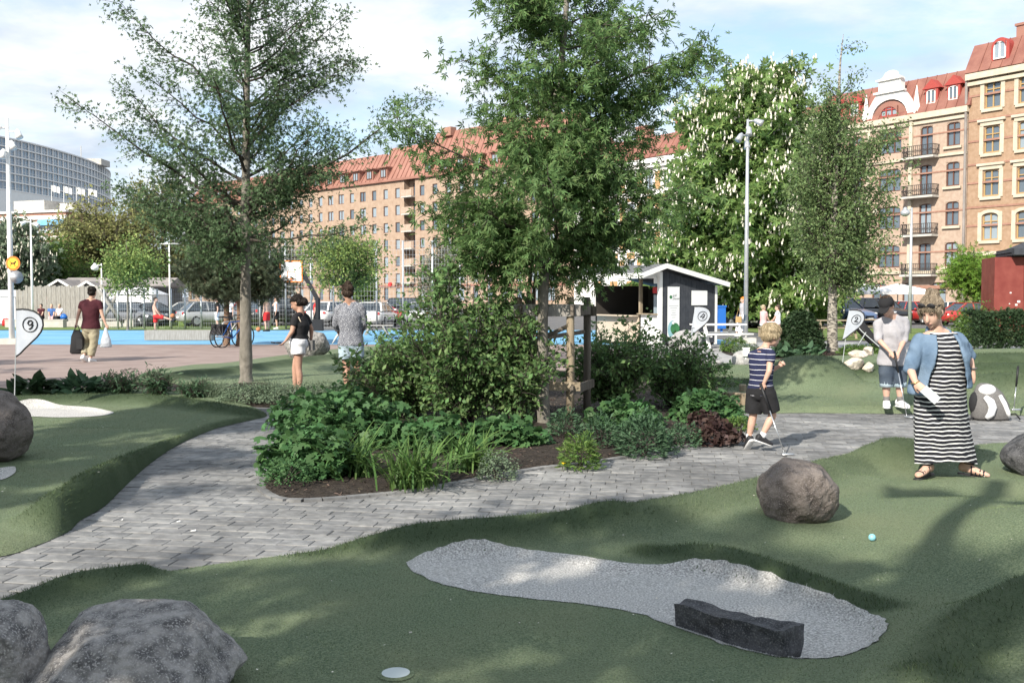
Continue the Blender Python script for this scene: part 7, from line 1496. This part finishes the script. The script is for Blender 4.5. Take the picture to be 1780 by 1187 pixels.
for q in 'RL':
    a = w.j['a' + q]; d = w.toe[q]; xs = d.cross(V3((0, 0, 1))).normalized(); mb = MB(); mb.loft([(a + d * y * k + V3((0, 0, -.088 * k)), ww * k, .009, xs, V3((0, 0, 1))) for y, ww in ((-.085, .025), (-.06, .037), (.07, .045), (.13, .047), (.19, .03))], 14)
    for y in (.03, .065, .10, .13): c_ = a + d * y * k; mb.tube([c_ + xs * .042 * k + V3((0, 0, -.08 * k)), c_ + xs * .03 * k + V3((0, 0, (-.03 if y > .05 else .0) * k)), c_ + V3((0, 0, (-.012 - y * .12) * k)), c_ - xs * .03 * k + V3((0, 0, (-.03 if y > .05 else .0) * k)), c_ - xs * .042 * k + V3((0, 0, -.08 * k))], .007, 6)
    mb.tube([a + xs * .04 * math.cos(R(g)) + (d * .045) * math.sin(R(g)) + V3((0, 0, .015)) for g in range(0, 361, 30)], .005, 6); mb.build('sandal', 'black_plastic', w.t, True)
c_ = w.j['wR']; mb = MB(); mb.tube([c_ + V3((.031 * math.cos(R(g)), .031 * math.sin(R(g)), .012 * math.cos(R(g)))) for g in range(0, 361, 30)], .004, 6); mb.build('bracelet', 'gold', w.t, True)
c_ = w.j['wL']; mb = MB(); mb.tube([c_ + V3((.033 * math.cos(R(g)), .033 * math.sin(R(g)), 0)) for g in range(0, 361, 30)], .007, 6); mb.build('watch', 'fabric_grey', w.t, True)
pa = AT(1605, 675, D - .31); pb = AT(1630, 697, D - .33); mat('paper', (.62, .65, .66), .7, (.40, .45, .47), 28); d = (pb - pa); xs = d.cross(V3((0, 1, .2))).normalized() * .035; q = MB(); q.add([pa - xs, pa + xs, pb + xs, pb - xs, pa - xs + V3((0, .003, 0)), pa + xs + V3((0, .003, 0)), pb + xs + V3((0, .003, 0)), pb - xs + V3((0, .003, 0))], [(0, 1, 2, 3), (7, 6, 5, 4), (0, 4, 5, 1), (1, 5, 6, 2), (2, 6, 7, 3), (3, 7, 4, 0)]); tag(q.build('score_card', 'paper'), 'folded paper score card in the hand of the striped dress woman', 'paper')
# --- boy
D = G(1297, 784).y
b_ = Body('blond boy in striped navy tee and black shorts striding with a putter', D, 1318, 784, 1.27, 62, 0.0, vox=.0085, child=True, head_dir=(.72, .25, -.12),
    J={'hd': (1341, 583, .0), 'nk': (1328, 606), 'sL': (1308, 618, .06), 'sR': (1340, 614, -.12), 'eR': (1337, 645, -.16), 'wR': (1328, 666, -.13), 'hdR': (1324, 678, -.12), 'eL': (1338, 645, .2), 'wL': (1354, 637, .16), 'hdL': (1363, 631, .14), 'hL': (1312, 682, .05), 'hR': (1333, 682, -.04), 'kL': (1309, 724, .06), 'aL': (1302, 762, .1), 'kR': (1343, 722, -.03), 'aR': (1324, 759, -.02), 'toeL': (-.1, .75, -.62), 'toeR': (.9, .15, -.3)})
b_.body((1.2, 1.3)); b_.shirt('tee_shirt', 'tee_stripes', .52, .018, -.02, .06); b_.shorts('shorts', 'cloth_black', .86, .022, flare=1.15); b_.hair('hair_blond', 'mop'); b_.shoes('shoe_black', 'shoe_white', 'cloth_white')
a = AT(1325, 676, D - .15); bb = AT(1364, 792, D - .28); bb.z = max(bb.z, .012); putter('putter swung low by the blond boy', a, bb, (1, -.1, 0), .22)
# --- capped golfer
D = G(1550, 704, .12).y; zg = LR.z(AT(1550, 704, D).x, D)
g_ = Body('man in black cap and rolled grey shirt putting with both hands', D, 1551, 704, 1.66, -100, zg, vox=.011, bulk=1.1, head_dir=(-.42, -.55, -.62),
    J={'hd': (1541, 533, -.14), 'nk': (1551, 549, -.03), 'sR': (1527, 562, -.02), 'sL': (1573, 560, -.02), 'eR': (1527, 590, -.10), 'wR': (1547, 611, -.30), 'hdR': (1555, 620, -.34), 'eL': (1571, 592, -.08), 'wL': (1562, 613, -.28), 'hdL': (1557, 624, -.33), 'hR': (1542, 628), 'hL': (1561, 628), 'kR': (1541, 666, -.03), 'kL': (1564, 666, -.03), 'aR': (1541, 697), 'aL': (1565, 697), 'toeR': (-.3, -.9, 0), 'toeL': (.2, -.95, 0)})
g_.body((1.1, 1.1)); g_.shirt('shirt', 'cloth_shirt', 1.05, .02, -.02, .1, .005, 1.05); g_.shorts('jeans', 'denim_dark', 1.08, .016, .005); g_.hair('hair_brown'); g_.shoes('shoe_white', 'shoe_white', 'fabric_grey')
mb = MB(); T = g_.T; kk = g_.hs; mb.ell(T(0, -.015, .065), (.092 * kk, .108 * kk, .070 * kk), 16, 10, g_.hM.to_4x4()); mb.loft([(T(0, .07, .052), .075, .008, g_.hx, g_.hz), (T(0, .13, .045), .068, .007, g_.hx, g_.hz), (T(0, .175, .035), .035, .006, g_.hx, g_.hz)], 14); fuse('cap', mb, .009, 'cloth_black', g_.t, 2)
for q, lab in (('R', 'turned_cuff'), ('L', 'turned_cuff')): c_ = g_.j['k' + q].lerp(g_.j['a' + q], .08); mb = MB(); mb.tube([c_ + V3((0, 0, .045)), c_ - V3((0, 0, .03))], [.085, .087], 14); mb.build(lab, 'denim_pale', g_.t, True)
a = AT(1556, 618, D - .35); bb = AT(1577, 690, D - .5); bb.z = LR.z(bb.x, bb.y) + .02; putter('putter held by the capped golfer', a, bb, (.6, -.6, 0), .22)
# --- couple
D = G(610, 685).y
m = Body('man in speckled shirt and denim shorts standing with his back turned', D, 612, 685, 1.79, 92, 0, vox=.012, bulk=1.08, head_dir=(-.25, .95, -.05), skin='skin_tan',
    J={'hd': (604, 508), 'nk': (608, 524), 'sL': (589, 537), 'sR': (628, 535), 'eL': (583, 564, .05), 'wL': (590, 581, .18), 'hdL': (594, 586, .26), 'eR': (633, 562, .03), 'wR': (628, 582, .18), 'hL': (601, 597), 'hR': (619, 597), 'kL': (602, 640), 'kR': (621, 640), 'aL': (603, 677), 'aR': (621, 676), 'toeL': (-.35, .9, 0), 'toeR': (.3, .9, 0)})
m.body(); m.shirt('shirt', 'cloth_speckle', 1.55, .02, -.02, .06, .004, 1.02); m.shorts('denim_shorts', 'denim_pale', .62, .02, .004, 1.12); m.hair('hair_brown', 'knot'); m.shoes('shoe_white')
f_ = Body('woman in black tee and white shorts reaching down beside the man', D + .3, 520, 688, 1.68, 178, 0, female=True, vox=.012, bulk=1.1, head_dir=(-.85, .15, -.42), skin='skin_tan',
    J={'hd': (516, 527), 'nk': (523, 543), 'sL': (513, 553, -.14), 'sR': (531, 551, .14), 'eL': (508, 576, -.2), 'wL': (497, 592, -.22), 'hdL': (491, 598, -.23), 'eR': (541, 572, .2), 'wR': (541, 590, .2), 'hL': (518, 598, -.08), 'hR': (522, 598, .08), 'kL': (519, 640, -.08), 'kR': (513, 640, .08), 'aL': (521, 680, -.08), 'aR': (512, 680, .1)})
f_.body(); f_.shirt('tee_shirt', 'cloth_black', .62, .018, .02, 0); f_.shorts('white_shorts', 'cloth_white', .42, .022, .003, 1.1, .2); f_.hair('hair_dark', 'low_bun'); f_.shoes('shoe_white')
mb = MB(); j = f_.j; mb.tube([j['sL'] + V3((.06, -.03, .02)), j['sL'].lerp(j['hR'], .45) + V3((.12, -.02, 0)), j['hR'] + V3((.17, 0, .05))], .009, 6); mb.build('bag_strap', 'beige_board', f_.t, True); mb = MB(); mb.box(j['hR'] + V3((.19, 0, -.02)), (.06, .2, .16)); mb.build('shoulder_bag', 'fabric_grey', f_.t)
q = MB(); q.ell((0, 0, 0), (.05, .03, .015), 10, 6); q.tube([(-.05, 0, 0), (-.12, 0, .01)], .012, 6); tag(q.build('sunglasses', 'black_plastic', None, True, loc=AT(484, 596, D + .05)), 'dark sunglasses held out by the woman in white shorts', 'sunglasses')
q = MB(); pa = AT(590, 578, D + .25); pb = AT(577, 598, D + .2); q.tube([pa, pa.lerp(pb, .4), pb], [.012, .02, .006], 8); tag(q.build('rolled_card', 'paper', None, True), 'rolled white card in the hand of the speckled shirt man', 'paper')
# --- walker with bags
D = G(152, 628).y
r_ = Body('man in maroon tee and khaki trousers walking away with bags', D, 153, 628, 1.80, 90, 0, vox=.015, bulk=1.12, head_dir=(.1, 1, 0), J={'hd': (161, 508), 'nk': (159, 520), 'sL': (143, 527), 'sR': (173, 527), 'eL': (136, 547), 'wL': (133, 562), 'eR': (178, 548), 'wR': (184, 564), 'hL': (152, 570), 'hR': (164, 570), 'kL': (149, 597, .1), 'kR': (163, 597, -.02), 'aL': (146, 620, -.15), 'aR': (157, 624, -.05), 'toeL': (.1, .85, -.5), 'toeR': (.25, .95, 0)})
r_.body((1.0, 1.0)); r_.shirt('tee_shirt', 'cloth_maroon', .5, .03, -.02, .03); r_.shorts('trousers', 'cloth_olive', 1.8, .018, .006, waist=.04); r_.hair('hair_dark'); r_.shoes('shoe_white')
c_ = AT(134, 592, D - .05); bg = thing('shoulder_bag', 'black holdall hanging from the walker\'s hand', 'bag', c_); q = MB(); q.loft([((0, 0, -.32), .13, .07, (1, 0, 0), (0, 1, 0)), ((0, 0, -.28), .17, .10, (1, 0, 0), (0, 1, 0)), ((.02, 0, .1), .15, .09, (1, 0, 0), (0, 1, 0)), ((.0, 0, .25), .07, .05, (1, 0, 0), (0, 1, 0))], 14, 0, .7); q.build('bag_body', 'fabric_black', bg, True); q = MB(); q.tube([(-.06, 0, .2), (-.03, 0, .36), (.03, 0, .36), (.08, 0, .2)], .012, 6); q.box((.1, -.09, -.08), (.14, .05, .24)); q.build('bag_pocket', 'black_plastic', bg)
c_ = AT(184, 588, D); mat('plastic_bag', (.55, .60, .66), .4, (.66, .70, .75), 14, trans=.3, bump=.8, bsc=12, bdist=.05); bg = thing('carrier_bag', 'thin white plastic carrier bag in the walker\'s hand', 'bag', c_); q = MB(); q.loft([((0, 0, -.22), .12, .06, (1, 0, 0), (0, 1, 0)), ((0, 0, -.2), .145, .09, (1, 0, 0), (0, 1, 0)), ((0, 0, -.02), .11, .08, (1, 0, 0), (0, 1, 0)), ((0, 0, .16), .05, .04, (1, 0, 0), (0, 1, 0)), ((0, 0, .26), .02, .02, (1, 0, 0), (0, 1, 0))], 18); q.build('bag_body', 'plastic_bag', bg, True)
# --- ball players and others far off
def far(label, px, py, H, face, top, bottom, J=None, hair='hair_dark', sleeve=.5, leg=.9, shoe='shoe_white', D=None, female=False, style='short', vox=.022, group='ball players on the court', z=None):
    if D is None: D = G(px, py).y
    b = Body(label, D, px, py, H, face, gz(D) if z is None else z, female=female, vox=vox, J=J, group=group); b.body()
    if top: b.shirt('top', top, sleeve, .02, -.02, .04, 0)
    b.shorts('shorts' if leg <= 1 else 'trousers', bottom, leg, .025, 0); b.hair(hair, style); b.shoes(shoe, shoe); return b
D = G(270, 575).y
far('shirtless player in red shorts kicking a ball', 270, 575, 1.78, 0, None, 'cloth_red', {'hd': (271, 521), 'nk': (269, 528), 'sL': (268, 531, .15), 'sR': (268, 531, -.15), 'eR': (273, 541, -.18), 'wR': (279, 549, -.15), 'eL': (274, 540, .2), 'wL': (281, 547, .2), 'hL': (271, 550, .08), 'hR': (271, 550, -.08), 'kR': (286, 552, -.1), 'aR': (299, 556, -.1), 'toeR': (.8, 0, .6), 'kL': (270, 562, .08), 'aL': (270, 573, .08)}, shoe='shoe_black', D=D)
mat('basketball', (.42, .16, .07), .6)
def ballp(label, px, py, D, z=None): p = AT(px, py, D); q = MB(); q.ell((0, 0, 0), (.12, .12, .12), 16, 12); tag(q.build('basketball', 'basketball', None, True, loc=(p.x, p.y, p.z if z is None else z)), label, 'ball')
ballp('brown ball in the air above the kicking foot', 300, 549, D); ballp('orange basketball lying near the fence', 449, 566, 50, gz(50) + .125)
far('player in black tee and white shorts walking on the blue court', 378, 574, 1.76, 200, 'cloth_black', 'cloth_white', shoe='shoe_black'); far('player in white shirt standing behind the pine trunks', 399, 574, 1.76, 250, 'cloth_white', 'cloth_black', shoe='shoe_black')
far('shirtless player in red shorts facing the hoop', 464, 576, 1.76, 150, None, 'cloth_red', shoe='shoe_black'); far('player in white vest and black shorts raising an arm', 481, 572, 1.76, 190, 'cloth_white', 'cloth_black', {'eR': (474, 531), 'wR': (478, 525), 'hdR': (481, 523)}, sleeve=.1)
far('player in red top half hidden by the woman with the low bun', 549, 574, 1.7, 180, 'cloth_red', 'cloth_black')
def sitter(label, px, D, zs, top, bottom, hair, face=-90, cap=False, group='people sitting by the playground'):
    xb_ = AT(px, 550, D).x; s = 1735 / D; b = Body(label, D, px, 550, 1.7, face, gz(D), vox=.025, group=group); f = b.f
    sh = b.j['hR'].z - zs - .08
    for n_ in ('hd', 'nk', 'sR', 'sL', 'eR', 'eL', 'wR', 'wL', 'hR', 'hL'): b.j[n_] = b.j[n_] - V3((0, 0, sh))
    for q in 'RL': b.j['k' + q] = b.j['h' + q] + f * .42 + V3((0, 0, .03)); b.j['a' + q] = b.j['k' + q] + f * .05 + V3((0, 0, -(b.j['k' + q].z - .09))); b.j['w' + q] = b.j['k' + q] + V3((0, 0, .06)) - f * .1; b.j['e' + q] = b.j['s' + q].lerp(b.j['w' + q], .5) + V3((0, 0, -.1)); b.hand[q] = f.copy()
    b.body(); b.shirt('top', top, .5, .02, -.02, .04, 0); b.shorts('trousers', bottom, 1.5, .02, 0); b.hair(hair); b.shoes('shoe_black', 'shoe_black'); return b
Dw = G(130, 568).y + .25
sitter('person in brown top sitting on the concrete seat wall', 72, Dw, .45, 'cloth_maroon', 'cloth_black', 'hair_dark'); sitter('person in blue shirt sitting on the seat wall', 90, Dw, .45, 'cloth_blue', 'cloth_pink', 'hair_blond', -70); sitter('person in white shirt sitting next to the blue bag', 104, Dw, .45, 'cloth_white', 'cloth_black', 'hair_blond', -100)
q = MB(); q.loft([((0, 0, 0), .2, .14, (1, 0, 0), (0, 1, 0)), ((0, 0, .15), .22, .15, (1, 0, 0), (0, 1, 0)), ((0, 0, .3), .1, .08, (1, 0, 0), (0, 1, 0))], 12); q.tube([(-.05, 0, .28), (0, 0, .38), (.05, 0, .28)], .012, 6); tag(q.build('blue_bag', 'blue_plastic', None, True, loc=(AT(115, 550, Dw).x, Dw - .3, gz(Dw) + .46)), 'bright blue bag on the concrete seat wall', 'bag')
q = MB(); q.loft([((0, 0, 0), .22, .16, (1, 0, 0), (0, 1, 0)), ((0, 0, .25), .24, .16, (1, 0, 0), (0, 1, 0)), ((0, 0, .45), .15, .1, (1, 0, 0), (0, 1, 0))], 12); q.tube([(-.08, 0, .42), (0, 0, .55), (.08, 0, .42)], .015, 6); tag(q.build('red_bag', 'cloth_red', None, True, loc=(AT(7, 550, Dw + 1).x, Dw + 1.2, gz(Dw) + .01)), 'red bag lying on the grass beside the lamp post', 'bag')
wk = far('red haired person with an orange shoulder bag walking past the kiosk', 1291, 583, 1.7, 200, 'cloth_shirt', 'cloth_white', hair='orange_paint', leg=1.8, D=44, female=True, style='low_bun', group='people near the picnic tables', J={'kL': (1284, 562), 'aL': (1280, 580)}); q = MB(); q.loft([((0, 0, -.14), .14, .06, (1, 0, 0), (0, 1, 0)), ((0, 0, .12), .13, .05, (1, 0, 0), (0, 1, 0))], 12, 0, .6); q.tube([(-.1, 0, .1), (0, 0, .5), (.1, 0, .1)], .012, 6); p = AT(1284, 555, 43.7); tag(q.build('shoulder_bag', 'frame_tan', None, loc=p), 'orange tan handbag carried past the kiosk', 'bag')
sitter('person in pink top sitting in the sun behind the boy', 1327, 42, .45, 'cloth_pink', 'cloth_white', 'hair_blond', 20, group='people near the picnic tables'); sitter('pale dressed person sitting half hidden by the conifer bush', 1352, 42.5, .45, 'cloth_white', 'cloth_pink', 'hair_brown', 160, group='people near the picnic tables')
for k, px in enumerate((1327, 1352)): p = AT(px, 560, 42 + .5 * k); solid('stool', ['small stool under the pink topped sitter', 'small stool under the pale dressed sitter'][k], 'stool', 'timber', (p.x, 42 + .5 * k, gz(42)), [((0, 0, .40), (.4, .36, .05)), ((-.15, -.12, .19), (.05, .05, .38)), ((.15, -.12, .19), (.05, .05, .38)), ((-.15, .12, .19), (.05, .05, .38)), ((.15, .12, .19), (.05, .05, .38))])
p = G(1762, 716, .1); putter('putter lying beside the backpack', (p.x + .05, p.y + .02, .62), (p.x, p.y, .13), (1, 0, 0), .2)
